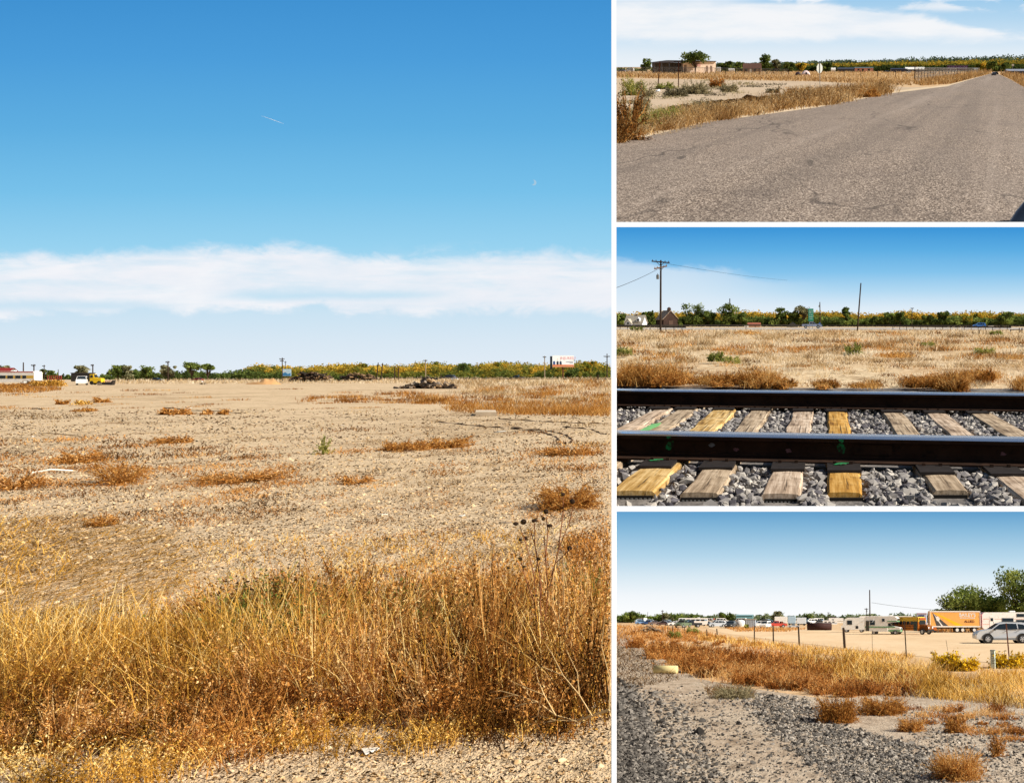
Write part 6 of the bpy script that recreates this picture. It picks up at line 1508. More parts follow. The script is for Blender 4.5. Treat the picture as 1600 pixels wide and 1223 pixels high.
for y0 in (-1, 17): m.slab([(-16.5*s_, y0*s_, 5*s_), (16.5*s_, y0*s_, 5*s_), (16.5*s_, 8*s_, 17.4*s_), (-16.5*s_, 8*s_, 17.4*s_)], (0, 0, 1), .7*s_)
for x0 in (-14, 0): m.slab([(x0*s_, -6*s_, 4.2*s_), (x0*s_, 6*s_, 4.2*s_), (-7*s_, 6*s_, 11.4*s_), (-7*s_, -6*s_, 11.4*s_)], (0, 0, 1), .7*s_)
rf = part('roof', m, [M_roofp], r)
m = MB(); m.box((8*s_, 1.5*s_, 10*s_), (6*s_, 5*s_, 4*s_)); m.add([(5*s_, -1*s_, 12*s_), (11*s_, -1*s_, 12*s_), (8*s_, -1*s_, 14.6*s_), (5*s_, 6*s_, 12*s_), (11*s_, 6*s_, 12*s_), (8*s_, 6*s_, 14.6*s_)], [(0, 1, 2), (5, 4, 3), (0, 2, 5, 3), (1, 4, 5, 2)]); dm = part('dormer', m, [M_bluew], r)
m = MB(); m.box((8*s_, -1.1*s_, 10.2*s_), (3*s_, .3*s_, 2.6*s_)); part('window', m, [M_glass], dm)
m = MB(); m.box((-7*s_, -5.1*s_, 5*s_), (3*s_, .3*s_, 3*s_)); part('window', m, [M_glass], r)
m = MB(); m.box((2*s_, 8*s_, 18*s_), (1.6*s_, 1.6*s_, 3*s_)); part('chimney', m, [col('#7a5546')], rf)
# barn
k = T2.ppm(1048, 510.0); s_ = 1/k
r = root('old_barn', 'dark weathered barn with a worn pale roof and a cupola', 'barn', T2.Tp(1048, 510.0, math.radians(32)))
M_barn = paint('dark_barn_board', '#3c2a22', .95, 0, .35, 1.5, .02); M_barnr = paint('worn_roof', '#b09c88', .9, 0, .2, 1.2, .02, .1, '#6a5546')
m = MB(); m.box((0, 14*s_, 6*s_), (24*s_, 28*s_, 12*s_)); m.add([(-12*s_, 0, 12*s_), (12*s_, 0, 12*s_), (0, 0, 24*s_), (-12*s_, 28*s_, 12*s_), (12*s_, 28*s_, 12*s_), (0, 28*s_, 24*s_)], [(0, 1, 2), (5, 4, 3)]); part('wall', m, [M_barn], r)
m = MB()
for sg in (-1, 1): m.slab([(sg*14*s_, -1*s_, 10.2*s_), (sg*14*s_, 29*s_, 10.2*s_), (0, 29*s_, 24.4*s_), (0, -1*s_, 24.4*s_)], (0, 0, 1), .7*s_)
rf = part('roof', m, [M_barnr], r)
m = MB(); m.box((0, 6*s_, 26*s_), (4.4*s_, 4.4*s_, 4*s_)); m.add([(-2.8*s_, 3.2*s_, 28*s_), (2.8*s_, 3.2*s_, 28*s_), (2.8*s_, 8.8*s_, 28*s_), (-2.8*s_, 8.8*s_, 28*s_), (0, 6*s_, 30.5*s_)], [(0, 1, 4), (1, 2, 4), (2, 3, 4), (3, 0, 4), (3, 2, 1, 0)]); part('cupola', m, [M_barn], rf)
m = MB(); m.box((0, -.2*s_, 4.5*s_), (7*s_, .4*s_, 9*s_)); part('door', m, [col('#4e382c')], r)
m = MB(); m.box((5*s_, 30*s_, 6*s_), (10*s_, .4*s_, 4*s_)); part('side_board', m, [M_barn], r)
hut(T2, 1178, 510.9, 20, 4.2, 2.6, col('#a56f55'), col('#9a5c46'), 'low red roofed shed among the trees', 'shed', 'shed')
hut(T2, 1238, 511, 17, 1.5, 6.5, col('#3f403a'), col('#46473f'), 'small dark triangular roofed hut with a pale edge', 'hut', 'hut', gable='z')
hut(T2, 1281, 510.8, 8, 2, 6, col('#3f6db0'), col('#4b7cc0'), 'blue pointed tent right of the grey pickup', 'tent', 'tent', gable='z')
hut(T2, 1166, 511, 6, 2.6, 1, M_white, M_white, 'tiny white shed left of the red roofed shed', 'shed', 'shed')
for px, w_, lb in ((1405, 6, 'white trailer left of the thin far pole'), (1440, 8, 'white trailer right of the thin far pole'), (1548, 9, 'white trailer right of the blue car')):
    hut(T2, px, 511.0, w_, 2.6, .5, M_white, M_white, lb, 'far_trailer', 'trailer')
# poles
utility_pole(T2, 1032, 517.5, 407, 'tall dark power pole with two crossarms and a transformer', 1.7, [(410, 14, -1.2, None), (418.5, 10, 2.2, paint('bleached_arm', '#8a6b50', .9, 0, .2, 4.))], 1.5, (433, 7, 2.2, -3.6))
utility_pole(T2, 1140.5, 508.8, 466.5, 'bare dark pole in front of the loose green tree', 1.0)
utility_pole(T2, 1281.6, 510.5, 472, 'thin dark pole with a small transformer right of the sign', .9, (), -.6, (478.5, 2.8, 1.1, -1.4))
utility_pole(T2, 1339.5, 516.8, 442.5, 'bare black pole leaning to the right', 1.25, (), 5.5)
utility_pole(T2, 1425, 510.5, 481, 'thin far pole with a short crossarm in the yellow wood', .7, [(482, 2.6, 0, None)])
wire(T2, (1027, 421, 100.), (880, 475, 60.), 4, 'power line sagging from the tall pole to the left', .3)
wire(T2, (1036, 411, 108.), (1230, 438, 190.), 3, 'faint power line running right from the tall pole', .22)
# guard rails
rail_strip(T2, [(930, 515.6), (1072, 517.3)], 7.6, 'near guard rail ending right of the tall power pole', 12, .45, M_dkrail, top=.34)
rail_strip(T2, [(1390, 514.6), (1485, 515.8), (1580, 516.6)], 6.4, 'guard rail on the right with many short posts', 17, .45, M_dkrail, top=.36)
rail_strip(T2, [(930, 511.6), (1270, 511.2)], 4.0, 'long far guard rail on the left along the highway', 24, .35, M_dkrail, top=.4)
rail_strip(T2, [(1290, 511.0), (1640, 511.3)], 3.4, 'long far guard rail on the right along the highway', 24, .35, M_dkrail, top=.4)
fence_post(T2, 1529.5, 523, 515.6, 1.0, M_pole, 'short broken post in the straw before the right guard rail', .3, 'broken_post', None, True)
fence_post(T2, 1165.5, 514, 508, .5, M_pole, 'tiny stake in the grass under the highway', 0, 'thin_post', None, True)
r = root('broken_fence', 'broken rail fence end at the right edge behind the straw', 'fence', T2.Tp(1582, 520)); k = T2.ppm(1582, 520)
for x, h in ((-3, 5), (10.5, 8), (15, 8)):
    m = MB(); m.tube([(x/k, 0, -.1), (x/k, 0, h/k)], .7/k, 6); part('post', m, [M_pole], r)
m = MB(); m.box((4/k, -.5/k, 5/k), (15/k, .5/k, 1.3/k), 0, M=Matrix.Rotation(-.02, 3, 'Y')); m.box((13/k, -.5/k, 4/k), (.8/k, .5/k, 9/k), 0, M=Matrix.Rotation(.5, 3, 'Y')); part('rail', m, [M_pole], r)
# green road sign
r = root('road_sign', 'green highway sign with white lettering on two posts', 'road sign', T2.Tp(1267, 513)); k = T2.ppm(1267, 513)
for x in (-2.4, 2.6):
    m = MB(); m.tube([(x/k, .6/k, -.2), (x/k, .6/k, 29/k)], .42/k, 6); part('post', m, [M_steel], r)
m = MB(); m.rbox((0, 0, 21/k), (8/k, .5/k, 19.5/k), .4/k); f = part('panel', m, [col('#2a9a7c')], r)
m = MB(); text_into(m, 'NE 1', Matrix.Translation((0, -.35/k, 24.6/k)) @ Matrix.Rotation(math.pi/2, 4, 'X'), 3./k, 0); part('lettering', m, [M_white], f)
for row, bits in ((27.6, ((-2, 1.4), (0, 1), (2, 1.4))), (21.2, ((-1.6, 1.2), (1.4, 2))), (18, ((-2.2, 1.4), (.8, 3.4))), (15, ((-1.2, 1.4), (1.4, 1.6)))):
    for x, w_ in bits:
        m = MB(); m.box((x/k, -.32/k, row/k), (w_/k, .12/k, .8/k)); part('line_of_text', m, [M_white], f)
# vehicles on the highway
vehicle(T2, 1268.5, 512.6, 10, 2, 'pickup', col('#8e96ab'), 'grey pickup passing behind the green road sign', 'moving_car', 'pickup')
vehicle(T2, 1530, 511.6, 7.4, 178, 'suv', col('#3f74b8'), 'bright blue car on the highway at the right', 'moving_car', 'car')

# ------------------------------------------------------------------ track
# sleepers: each one beam running under both rails
def wood_mat(name, cols):
    if name in MATS: return MATS[name]
    m, g = newmat(name); v = g.obj()
    gr = g.noise(g.vmath('MULTIPLY', v, (34., 1.2, 12.)), 1., 5, .7); bl = g.noise(v, 2.2, 5, .6)
    c = g.ramp(g.math('ADD', g.math('MULTIPLY', gr, .6), g.math('MULTIPLY', bl, .4)), [(.36, cols[0]), (.47, cols[1]), (.58, cols[2]), (.68, cols[1])])
    cr = g.rng(g.noise(g.vmath('MULTIPLY', v, (30., .5, 8.)), 1., 4, .65), .44, .36)
    c = g.mix(g.math('MULTIPLY', cr, .9), c, lin('#241a12'))
    c = g.mix(g.math('MULTIPLY', g.rng(g.noise(v, 5., 6, .75), .52, .66), .6), c, lin('#3a2c20'))
    g.out(g.pbr(c, .9, 0, g.bump(gr, .9, .012), .15)); MATS[name] = m
    return m
WG = wood_mat('grey_sleeper', ['#54463a', '#97836b', '#c4b096']); WY = wood_mat('yellow_sleeper', ['#6a4c26', '#b08c50', '#d8bb86']); WP = wood_mat('pink_sleeper', ['#604f41', '#a58f79', '#d2bea8']); WYb = wood_mat('amber_sleeper', ['#6e4a20', '#ae8038', '#d0a660'])
M_end = paint('creosote_end', '#17130f', .95, 0, .4, 30., .01)  # backlit shade of the sleeper ends put into a near-black colour
def sleeper(cx_mid, w_px, row_end, mat, label, endplate=False, dz=0.):
    """cx_mid: column of the centre line at row 676"""
    slope = (cx_mid-1290)/(676-503)
    u1, v1 = T2.g(1290+slope*(row_end-503), row_end); u2, v2 = T2.g(1290+slope*(622-503), 622)
    wd = w_px/T2.ppm(cx_mid, 676)
    r = root('railway_sleeper', label, 'sleeper', T2.T(u1, v1, 0))
    n = 14; m = MB(); vs_ = []; R = np.random.default_rng(int(cx_mid))
    for i in range(n+1):
        f = i/n; x = (u2-u1)*f; y = (v2-v1)*f
        jl, jr, jt = R.normal(0, .007, 3)
        for a, b in ((-wd/2+jl, -.2), (-wd/2+jl, -.014), (-wd/2+.015+jl, .0+jt*.4), (0, .004+jt*.3), (wd/2-.015+jr, .0), (wd/2+jr, -.014), (wd/2+jr, -.2)): vs_.append((x+a, y, b+dz))
    q = 7
    fs = [(i*q+j, i*q+j+1, (i+1)*q+j+1, (i+1)*q+j)[::-1] for i in range(n) for j in range(q-1)]
    fs.append(tuple(range(q))); fs.append(tuple(range(n*q, n*q+q))[::-1])
    m.add(vs_, fs); part('beam', m, [mat], r)
    e = MB(); e.box((0, -.008, -.075+dz), (wd*.94, .012, .1)); part('end_grain', e, [M_end], r)
    if endplate:
        p_ = MB()
        for iz in range(3):
            for ix in range(9): p_.box((wd*(-.4+.1*ix), -.018, -.045-.028*iz+dz), (wd*.05, .008, .014))
        part('nail_plate', p_, [M_steel], r)
    return r
SL = [(966, 36, 800, WP, 'pinkish grey sleeper crossing the far left corner of the track', False), (1018, 40, 800, WG, 'grey sleeper with a dab of green paint, second from the left', False), (1092, 46, 767, WY, 'yellow sleeper with the leftmost green painted rail above its end', True),
      (1162, 40, 770, WG, 'grey cracked sleeper between the two painted rail marks, left of a pair', True), (1246, 38, 772, WP, 'pale split sleeper between the two painted rail marks, right of a pair', True), (1311, 37, 770, WYb, 'amber yellow sleeper under the right green paint mark', False),
      (1418, 38, 766, WG, 'short stubbed grey sleeper with a worn rounded end', False), (1500, 40, 800, WP, 'deeply split pale sleeper at the lower right corner', False), (1584, 44, 800, WG, 'grey sleeper cut by the right edge between the rails', False), (1668, 40, 800, WG, 'grey sleeper just beyond the right edge of the track', False)]
for a in SL[:-1]: sleeper(*a)
u, v = T2.g(1018, 668); k = T2.ppm(1018, 668); m = MB(); m.slab([(-9/k, -.35, .008), (4/k, -.3, .008), (9/k, .1, .008), (6/k, .35, .008), (-5/k, .2, .008)], (0, 0, 1), .004)
gp = single('paint_dab', m, [paint('green_paint', '#6fae6a', .6, 0, .3, 20.)], 'pale green paint dab on the second grey sleeper', 'paint mark', T2.T(u, v, .0))  # green lens-flare spot laid on the sleeper as colour
# rails
M_railr = paint('rust_brown_rail', '#33241c', .95, 0, .35, 4., .015, .08, '#1d1714'); M_railtop = paint('polished_railhead', '#d6e2f2', .2, .9, .03, 1., 0, .6)
def rail(rowL, rowR, label):
    """rail whose foot stands at rowL (column 963) and rowR (column 1600)"""
    uL, vL = T2.g(963, rowL); uR, vR = T2.g(1600, rowR); A = Vector((uL, vL, 0)); B = Vector((uR, vR, 0)); d = (B-A).normalized()
    A2 = A-d*.7; B2 = B+d*1.5; n_ = Vector((-d.y, d.x, 0))
    r = root('rail', label, 'rail', T2.T(A2.x, A2.y, .012))
    ang = math.atan2(d.y, d.x); L = (B2-A2).length; M = Matrix.Rotation(ang, 3, 'Z')
    def ext(prof, mat_, nm, par, o=0.):
        m = MB(); k_ = len(prof); vs_ = []
        for x in (0, L):
            for y, z in prof: vs_.append(tuple(M @ Vector((x, y, z))))
        fs = [tuple(range(k_))[::-1], tuple(range(k_, 2*k_))]+[(i, (i+1) % k_, k_+(i+1) % k_, k_+i) for i in range(k_)]
        m.add(vs_, fs); return part(nm, m, [mat_], par)
    body = ext([(-.15, 0), (.15, 0), (.15, .012), (.03, .03), (.012, .05), (.012, .125), (.09, .14), (.1, .166), (-.1, .166), (-.09, .14), (-.012, .125), (-.012, .05), (-.03, .03), (-.15, .012)], M_railr, 'rail_body', r)
    ext([(-.099, .1665), (.099, .1665), (.095, .178), (.06, .184), (-.06, .184), (-.095, .178)], M_railtop, 'rail_head', r)
    return r, A2, d, M
rn, An, dn, Mn_ = rail(716, 729, 'near rail with two green paint marks across its dark web')
rf_, Af, df, Mf = rail(634.5, 643.5, 'far rail behind the row of weathered sleepers')
m, g = newmat('sprayed_green'); v = g.obj()  # lens-flare spots painted as green blotches on the near rail
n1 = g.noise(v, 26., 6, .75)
g.out(g.pbr(g.mix(g.rng(n1, .42, .6), lin('#2a211b'), g.mix(g.noise(v, 9., 3), lin('#156b3d'), lin('#2aa562'))), .8, 0, None, .2)); M_flare = m; M_plate = paint('tie_plate_steel', '#2a2422', .8, .4, .3, 10., .01)
def along(A, d, col_, row_guess):
    """distance along the rail where it passes the given column"""
    best = None
    for i in range(900):
        s_ = i*.006; p = A+d*s_; k_ = p.y*math.cos(T2.t)-(-T2.h)*math.sin(T2.t)
        px = CX+F*p.x/k_
        if best is None or abs(px-col_) < best[0]: best = (abs(px-col_), s_)
    return best[1]
for (A, d, M, rr, full) in ((An, dn, Mn_, rn, True), (Af, df, Mf, rf_, False)):
    for a in SL[:-1]:
        slope = (a[0]-1290)/173.; row = 722 if full else 639
        s_ = along(A, d, 1290+slope*(row-503), row); c = M @ Vector((s_, 0, 0))
        m = MB(); m.box((c.x, c.y-.06, -.002), (.22, .8 if full else .6, .02), 0, 0.); 
        p_ = part('tie_plate', m, [M_plate], rr)
        for sx, sy in ((-.06, -.18), (.05, -.19), (.02, .18)):
            m = MB(); m.box((c.x+sx, c.y+sy, .012), (.022, .022, .03)); part('spike', m, [M_railr], p_)
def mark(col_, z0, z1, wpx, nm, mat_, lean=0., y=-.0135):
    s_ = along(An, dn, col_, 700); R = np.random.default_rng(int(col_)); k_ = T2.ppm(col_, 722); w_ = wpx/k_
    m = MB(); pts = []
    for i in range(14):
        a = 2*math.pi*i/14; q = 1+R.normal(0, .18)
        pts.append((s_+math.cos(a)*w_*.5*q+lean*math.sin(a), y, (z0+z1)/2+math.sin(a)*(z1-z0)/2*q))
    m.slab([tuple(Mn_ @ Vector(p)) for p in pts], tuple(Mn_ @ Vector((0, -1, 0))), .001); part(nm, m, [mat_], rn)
mark(1048, .055, .12, 12, 'green_mark', M_flare, .015); mark(1052, .143, .166, 8, 'green_mark', M_flare, y=-.1015); mark(1314, .06, .125, 15, 'green_mark', M_flare, -.006); mark(1317, .143, .166, 8, 'green_mark', M_flare, y=-.1015)
M_pinkp = paint('faded_pink_paint', '#6e4a4e', .8, 0, .2, 20.); M_grayp = paint('grey_scuff', '#6b6f7a', .8, 0, .4, 30.)
mark(1150, .055, .08, 8, 'pink_mark', M_pinkp); mark(1233, .055, .085, 9, 'pink_mark', M_pinkp); mark(1568, .06, .085, 8, 'pink_mark', M_pinkp); mark(1112, .085, .11, 10, 'grey_scuff', M_grayp); mark(1343, .055, .08, 10, 'grey_scuff', M_grayp)
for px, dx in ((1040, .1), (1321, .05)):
    # green flare colour carried on over the foot and plate
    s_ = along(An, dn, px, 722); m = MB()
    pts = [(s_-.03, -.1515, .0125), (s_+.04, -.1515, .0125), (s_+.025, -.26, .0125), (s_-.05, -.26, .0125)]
    m.slab([tuple(Mn_ @ Vector(p)) for p in pts][::-1], (0, 0, 1), .001); part('green_mark', m, [M_flare], rn)
# joint bar on the near rail
s_ = along(An, dn, 1365, 700); m = MB(); c = Mn_ @ Vector((s_, -.02, .085)); m.box(tuple(c), (.26, .014, .07), 0, math.atan2(dn.y, dn.x)); part('joint_bar', m, [M_railr], rn)
# ballast
mb = MB(); Vb = veg('ballast_stone', ['#38363b', '#615e62', '#86827f', '#aaa49c', '#d2cabf'], 0.)
def ballast(poly, n, w0, w1, s0, s1, seed):
    R = np.random.default_rng(seed); u, v, k_, x, y = scat(T2, poly, n); slope = (x-1290)/(y-503)*173+1290
    tie = np.zeros(n, bool)
    for a in SL[:-1]: tie |= (np.abs(slope-a[0]) < a[1]*.5+2) & (y < a[2]+4)
    z = R.uniform(w0, w1, n); z = np.where(tie, -.12, z)
    for a in SL[:-1]: z = np.where((np.abs(slope-a[0]) < a[1]*.5+4) & (y >= a[2]+4) & (y < a[2]+17), np.minimum(z, -.095), z)
    sz = R.uniform(s0, s1, n)
    stone_batch(mb, u, v, z, sz, np.clip(R.beta(2.2, 2, n), 0, 1), flat=.8, seed=seed)
ballast([(930, 722), (1680, 736), (1680, 800), (930, 800)], 5200, -.07, -.015, .028, .065, 51)
ballast([(930, 630), (1680, 640), (1680, 690), (930, 680)], 8500, -.06, -.012, .026, .058, 52)
ballast([(930, 604), (1680, 616), (1680, 642), (930, 634)], 4500, -.07, -.03, .035, .07, 53)
single('ballast', mb, [Vb], 'grey angular ballast stones filling the track', 'ballast', T2.M, kind='stuff')
# ------------------------------------------------------------------ the scrap yard
woodland(T3, V_tree, 930, 1090, 972.2, lambda x: 15+3*math.sin(x*.11), 110, 'green thicket at the far left end of the yard', (.3, 1.), 70, 1.2, .8, 'thicket', 61)
woodland(T3, V_far, 1050, 1460, 971.6, lambda x: 14+2.5*math.sin(x*.09), 260, 'hazy grey green tree belt behind the parked wrecks', (.3, 1.), 60, 1.2, .6, 'far_woodland', 62)
tree(T3, 987, 973, 17, 26, 0, V_tree, 'rounded bush like tree at the far left of the yard', 401)
tree(T3, 1043, 972.5, 14, 20, 0, V_treeg, 'grey green tree behind the blue wreck', 402)
tree(T3, 1130, 973, 17, 17, 0, V_tree, 'dark tree left of a pair behind the silver suv', 403)
tree(T3, 1141, 973, 15, 12, 0, V_tree, 'smaller dark tree right of a pair behind the silver suv', 404)
tree(T3, 1214, 973, 19, 20, 0, V_treeg, 'round grey green tree behind the red wrecked truck', 405)
tree(T3, 1264, 972.5, 13, 13, 0, V_tree, 'small green tree above the white box trailers', 406)
V_treeb = veg('tree_yard', ['#48572a', '#66763a', '#869449', '#a8b060'], .45)
tree(T3, 1512, 983, 72, 104, 0, V_treeb, 'large spreading tree behind the orange trailer', 407, leaves=7000, ls=2.0, lobes=46, base=.12, kind='broad')
tree(T3, 1596, 984, 98, 92, 0, V_treeb, 'tallest tree, cut by the right edge behind the white camper', 408, leaves=7000, ls=2.0, lobes=46, base=.15)
tree(T3, 1552, 983, 58, 70, 0, V_treeb, 'middle tree filling the gap between the two biggest yard trees', 411, leaves=4500, ls=2.0, lobes=36, base=.1)
tree(T3, 1466, 982, 32, 34, 0, V_treeb, 'smaller tree at the left foot of the large spreading one', 409, leaves=2600, ls=1.8, lobes=26, base=.1)
# orange box trailer; its broad side faces the track
def lettered(par, txt, x, z, size, y, mat_, nm='lettering', bold=0., shear=0.):
    m = MB(); text_into(m, txt, Matrix.Translation((x, y, z)) @ Matrix.Rotation(math.pi/2, 4, 'X'), size, 0, bold=bold); return part(nm, m, [mat_], par)
M_or = paint('trailer_orange', '#eeae5c', .5, 0, .08, .8, 0, .4, '#c98a50'); M_redt = paint('trailer_red', '#b32a20', .5, 0, .1, 1.)
px, base, H = 1494, 988, 4.0
sc_ = T3.fit(px, base, 33, H)
r = root('box_trailer', 'orange box trailer with road design and white lettering', 'trailer', T3.T(*T3.g(px-1, base), 0, math.radians(1), sc_))
L = 9.6; W = 2.5; z0 = 1.05
m = MB(); m.box((0, W/2, (z0+H)/2), (L, W, H-z0)); bd = part('body', m, [M_or], r)
m = MB(); m.box((L/2+.03, W/2, (z0+H)/2), (.06, W-.02, H-z0-.02)); part('end_wall', m, [M_redt], r)
for i_, (a, b, c, d) in enumerate(((0, H-.09, L+.04, .2), (0, z0+.09, L+.04, .2), (-L/2+.05, (z0+H)/2, .1, H-z0), (L/2-.04, (z0+H)/2, .1, H-z0))):
    m = MB(); m.box((a, -.03, b), (c, .06, d)); part('edge_rail', m, [M_white], r)
y = -.022
def shape(pts, mat_, nm, yy=y):
    m = MB(); m.slab([(a, yy, b) for a, b in pts], (0, -1, 0), .004); return part(nm, m, [mat_], bd)
shape([(-4.35, 3.75), (-3.6, z0+.2), (-1.3, z0+.2)], col('#4a4543', .7), 'painted_road', -.004)
shape([(-4.2, 3.78), (-4.0, 3.78), (1.6, z0+.2), (.1, z0+.2)], col('#f0bf1e'), 'painted_yellow_stripe', -.004)
shape([(-4.12, 3.5), (-4.05, 3.5), (-2.35, z0+.2), (-2.65, z0+.2)], M_white, 'painted_centre_line', -.010)
shape([(-3.75, 2.95), (-3.2, 3.0), (-2.9, 2.5), (-3.15, 2.1), (-3.5, 2.2)], M_white, 'painted_shield', -.012)
lettered(bd, "BAILEY'S", 2.35, 3.25, .85, -.02, M_white, bold=.02)
lettered(bd, 'MOVING & STORAGE', 2.35, 2.72, .3, -.02, M_white, 'small_lettering', .012)
lettered(bd, 'ALLIED', 2.7, 2.05, .62, -.02, col('#5c1f16'), 'dark_lettering', .015)
m = MB(); m.box((0, W/2, .85), (L*.95, .9, .22)); part('chassis', m, [M_black], r)
t_, h_ = wheel_mesh(.5, .3)
for x in (.35, 1.4, 3.6):
    for yy in (.2, W-.2):
        q = bpy.data.objects.new('wheel', t_.mesh('tyre', [M_tyre], True)); link(q, r, Matrix.Translation((x, yy, .5))); part('rim', h_, [M_white], q)
m = MB()
for x in (-3.6, -3.2): m.box((x, .5, .5), (.12, .12, 1.0))
part('landing_leg', m, [M_steel], r)
# the silver suv on the dirt track
vehicle(T3, 1567, 1004.5, 32, 182.5, 'suv', paint('silver_paint', '#c3c7cb', .3, .25, .04, 1., 0, .6), 'silver suv driving on the dirt track, cut by the right edge', 'silver_car', 'suv', None, True)
# white camper right
camper(T3, 1574, 987.5, 30.5, 3, 8.2, 3.0, 'white camper with thin orange stripes behind the silver suv', M_white, [(1.98, 2.04, '#c98a6a'), (1.2, 1.25, '#c98a6a')], [(-1.0, .7, 1.55, 2.1), (1.2, 3.4, 1.5, 1.85), (1.3, 2.4, 2.35, 2.75)], -2.6, axle=(-.05, .06))
# grey box vehicle, flatbed, bus
r = root('school_bus', 'derelict yellow orange school bus with its nose to the right', 'school bus', T3.T(*T3.g(1419, 990.5), 0, math.radians(-38), T3.fit(1424, 990.5, 27, 3.1)))
M_bus = paint('bus_orange', '#b8691c', .6, .0, .18, 1.3, .0, .3, '#6e3f1c'); M_busy = paint('bus_yellow', '#e3b53a', .5, 0, .1, 1.)
m = MB(); m.prism([(-4.6, .7), (-4.6, 2.2), (3.0, 2.2), (3.0, .7)], -1.2, 1.2); part('body', m, [M_bus], r)
m = MB(); m.prism([(-4.6, 2.2), (-4.6, 2.75), (-4.4, 3.05), (2.8, 3.05), (3.05, 2.7), (3.05, 2.2)], -1.2, 1.2, 0, lambda z: 1 if z < 2.8 else .86); part('roof', m, [M_busy], r)
m = MB(); m.prism([(3.0, .7), (3.0, 1.75), (4.5, 1.6), (4.75, 1.2), (4.75, .7)], -.85, .85); part('hood', m, [paint('bus_hood', '#7d4c20', .7, 0, .25, 2., 0, .2, '#3a2615')], r)
for i in range(9): win_part(r, -4.3+.8*i, -3.65+.8*i, 1.75, 2.3, -1.2, frame=False)
m = MB(); m.box((3.06, 0, 2.1), (.03, 2.0, .7)); part('windshield', m, [M_glass], r)
m = MB(); m.box((3.1, 0, 2.72), (.12, 2.1, .36)); part('front_cap', m, [paint('bus_cap', '#9a4a18', .6, 0, .2, 2.)], r)
m = MB(); m.box((2.35, -1.215, 1.45), (.75, .03, 1.6)); part('door', m, [col('#2d3a35')], r)
for z in (1.05, 1.45, 1.68): 
    m = MB(); m.box((-1, -1.215, z), (7, .03, .06)); part('side_rail', m, [M_black], r)
m = MB(); m.box((4.78, 0, .75), (.14, 2.1, .3)); part('bumper', m, [M_black], r)
for yy in (-.62, .62):
    m = MB(); m.lathe([(.05, -.03), (.16, -.03), (.16, .03)], (4.76, yy, 1.2), 'X', 12); part('headlight', m, [M_lamp], r)
wheels(r, (3.7, -2.6), 2.4, .5)
r = root('box_truck', 'grey box truck seen from the end behind the school bus', 'truck', T3.T(*T3.g(1441, 986), 0, 0, 1)); k = T3.ppm(1441, 986)
m = MB(); m.rbox((0, 4/k, 17/k), (16/k, 9/k, 22/k), .8/k); part('body', m, [col('#aeb4c6')], r)
m = MB(); m.box((-1/k, -.6/k, 22/k), (9/k, .4/k, 6/k)); part('window', m, [col('#2c3f66', .15)], r); m = MB(); m.box((0, -.55/k, 27/k), (15/k, .4/k, 1.6/k)); part('trim', m, [col('#a87f7c')], r)
for x in (-5, 5):
    m = MB(); m.lathe([(1.4/k, -1/k), (3.2/k, -1/k), (3.2/k, 1/k), (1.4/k, 1/k)], (x/k, .8/k, 3.2/k), 'Y', 14); part('wheel', m, [M_tyre], r)
r = root('flatbed', 'bright orange flatbed frame between the bus and the orange trailer', 'trailer', T3.T(*T3.g(1455, 988), 0, 0, 1)); k = T3.ppm(1455, 988)
M_or2 = paint('bright_orange', '#c4682a', .5, 0, .12, 2.)
m = MB(); m.box((0, 2/k, 9/k), (18/k, 4/k, 2/k)); m.box((4/k, 0, 6/k), (9/k, 1/k, 5/k)); m.box((-2/k, 0, 5/k), (1.4/k, 1/k, 8/k), 0, M=Matrix.Rotation(.35, 3, 'Y')); part('frame', m, [M_or2], r)
for x in (-7, 6):
    m = MB(); m.lathe([(1.2/k, -.8/k), (3/k, -.8/k), (3/k, .8/k), (1.2/k, .8/k)], (x/k, .5/k, 3/k), 'Y', 14); part('wheel', m, [M_tyre], r)
# green and white motorhome
r = root('motorhome', 'white motorhome with green stripes and an overhanging cab bunk', 'motorhome', T3.T(*T3.g(1379, 990.8), 0, math.radians(-15), T3.fit(1379, 990.8, 27.5, 3.0)))
M_gr = paint('mint_green', '#6f9a72', .6, 0, .12, 1.)
m = MB(); m.prism([(-2.9, .55), (-2.9, 2.75), (-2.6, 3.0), (2.3, 3.0), (2.75, 2.75), (2.75, 2.1), (1.1, 1.95), (1.1, .5)], -1.15, 1.15); part('body', m, [M_white], r)
m = MB(); m.prism([(1.1, .5), (1.1, 1.95), (1.5, 1.95), (2.05, 1.35), (3.15, 1.2), (3.25, .8), (3.25, .45)], -.95, .95); part('cab', m, [M_white], r)
m = MB(); m.box((2.77, 0, 2.48), (.04, 1.9, .3)); part('bunk_window', m, [M_glass], r)
m = MB(); m.box((2.78, 0, 2.2), (.04, 2.2, .2)); m.box((-.2, -1.16, 1.25), (5.2, .03, .22)); m.box((1.9, -1.16, 2.2), (1.6, .03, .16)); part('stripe', m, [M_gr], r)
m = MB(); m.box((3.28, 0, .65), (.05, 1.8, .36)); m.box((2.2, -.965, .65), (2.0, .03, .3)); part('lower_stripe', m, [M_gr], r)
m = MB(); m.box((3.3, 0, .98), (.05, 1.3, .24)); part('grille', m, [M_black], r)
for yy in (-.72, .72):
    m = MB(); m.lathe([(.03, -.03), (.13, -.03), (.13, .03)], (3.3, yy, .98), 'X', 12); part('headlight', m, [M_lamp], r)
m = MB(); m.slab([(1.52, -.85, 1.93), (2.06, -.88, 1.38), (2.06, .88, 1.38), (1.52, .85, 1.93)], (.7, 0, .7), .02); part('windshield', m, [M_glass], r)
m = MB(); m.slab([(1.2, -.965, 1.4), (1.95, -.965, 1.4), (1.5, -.965, 1.88), (1.2, -.965, 1.88)], (0, -1, 0), .02); part('window', m, [M_glass], r)
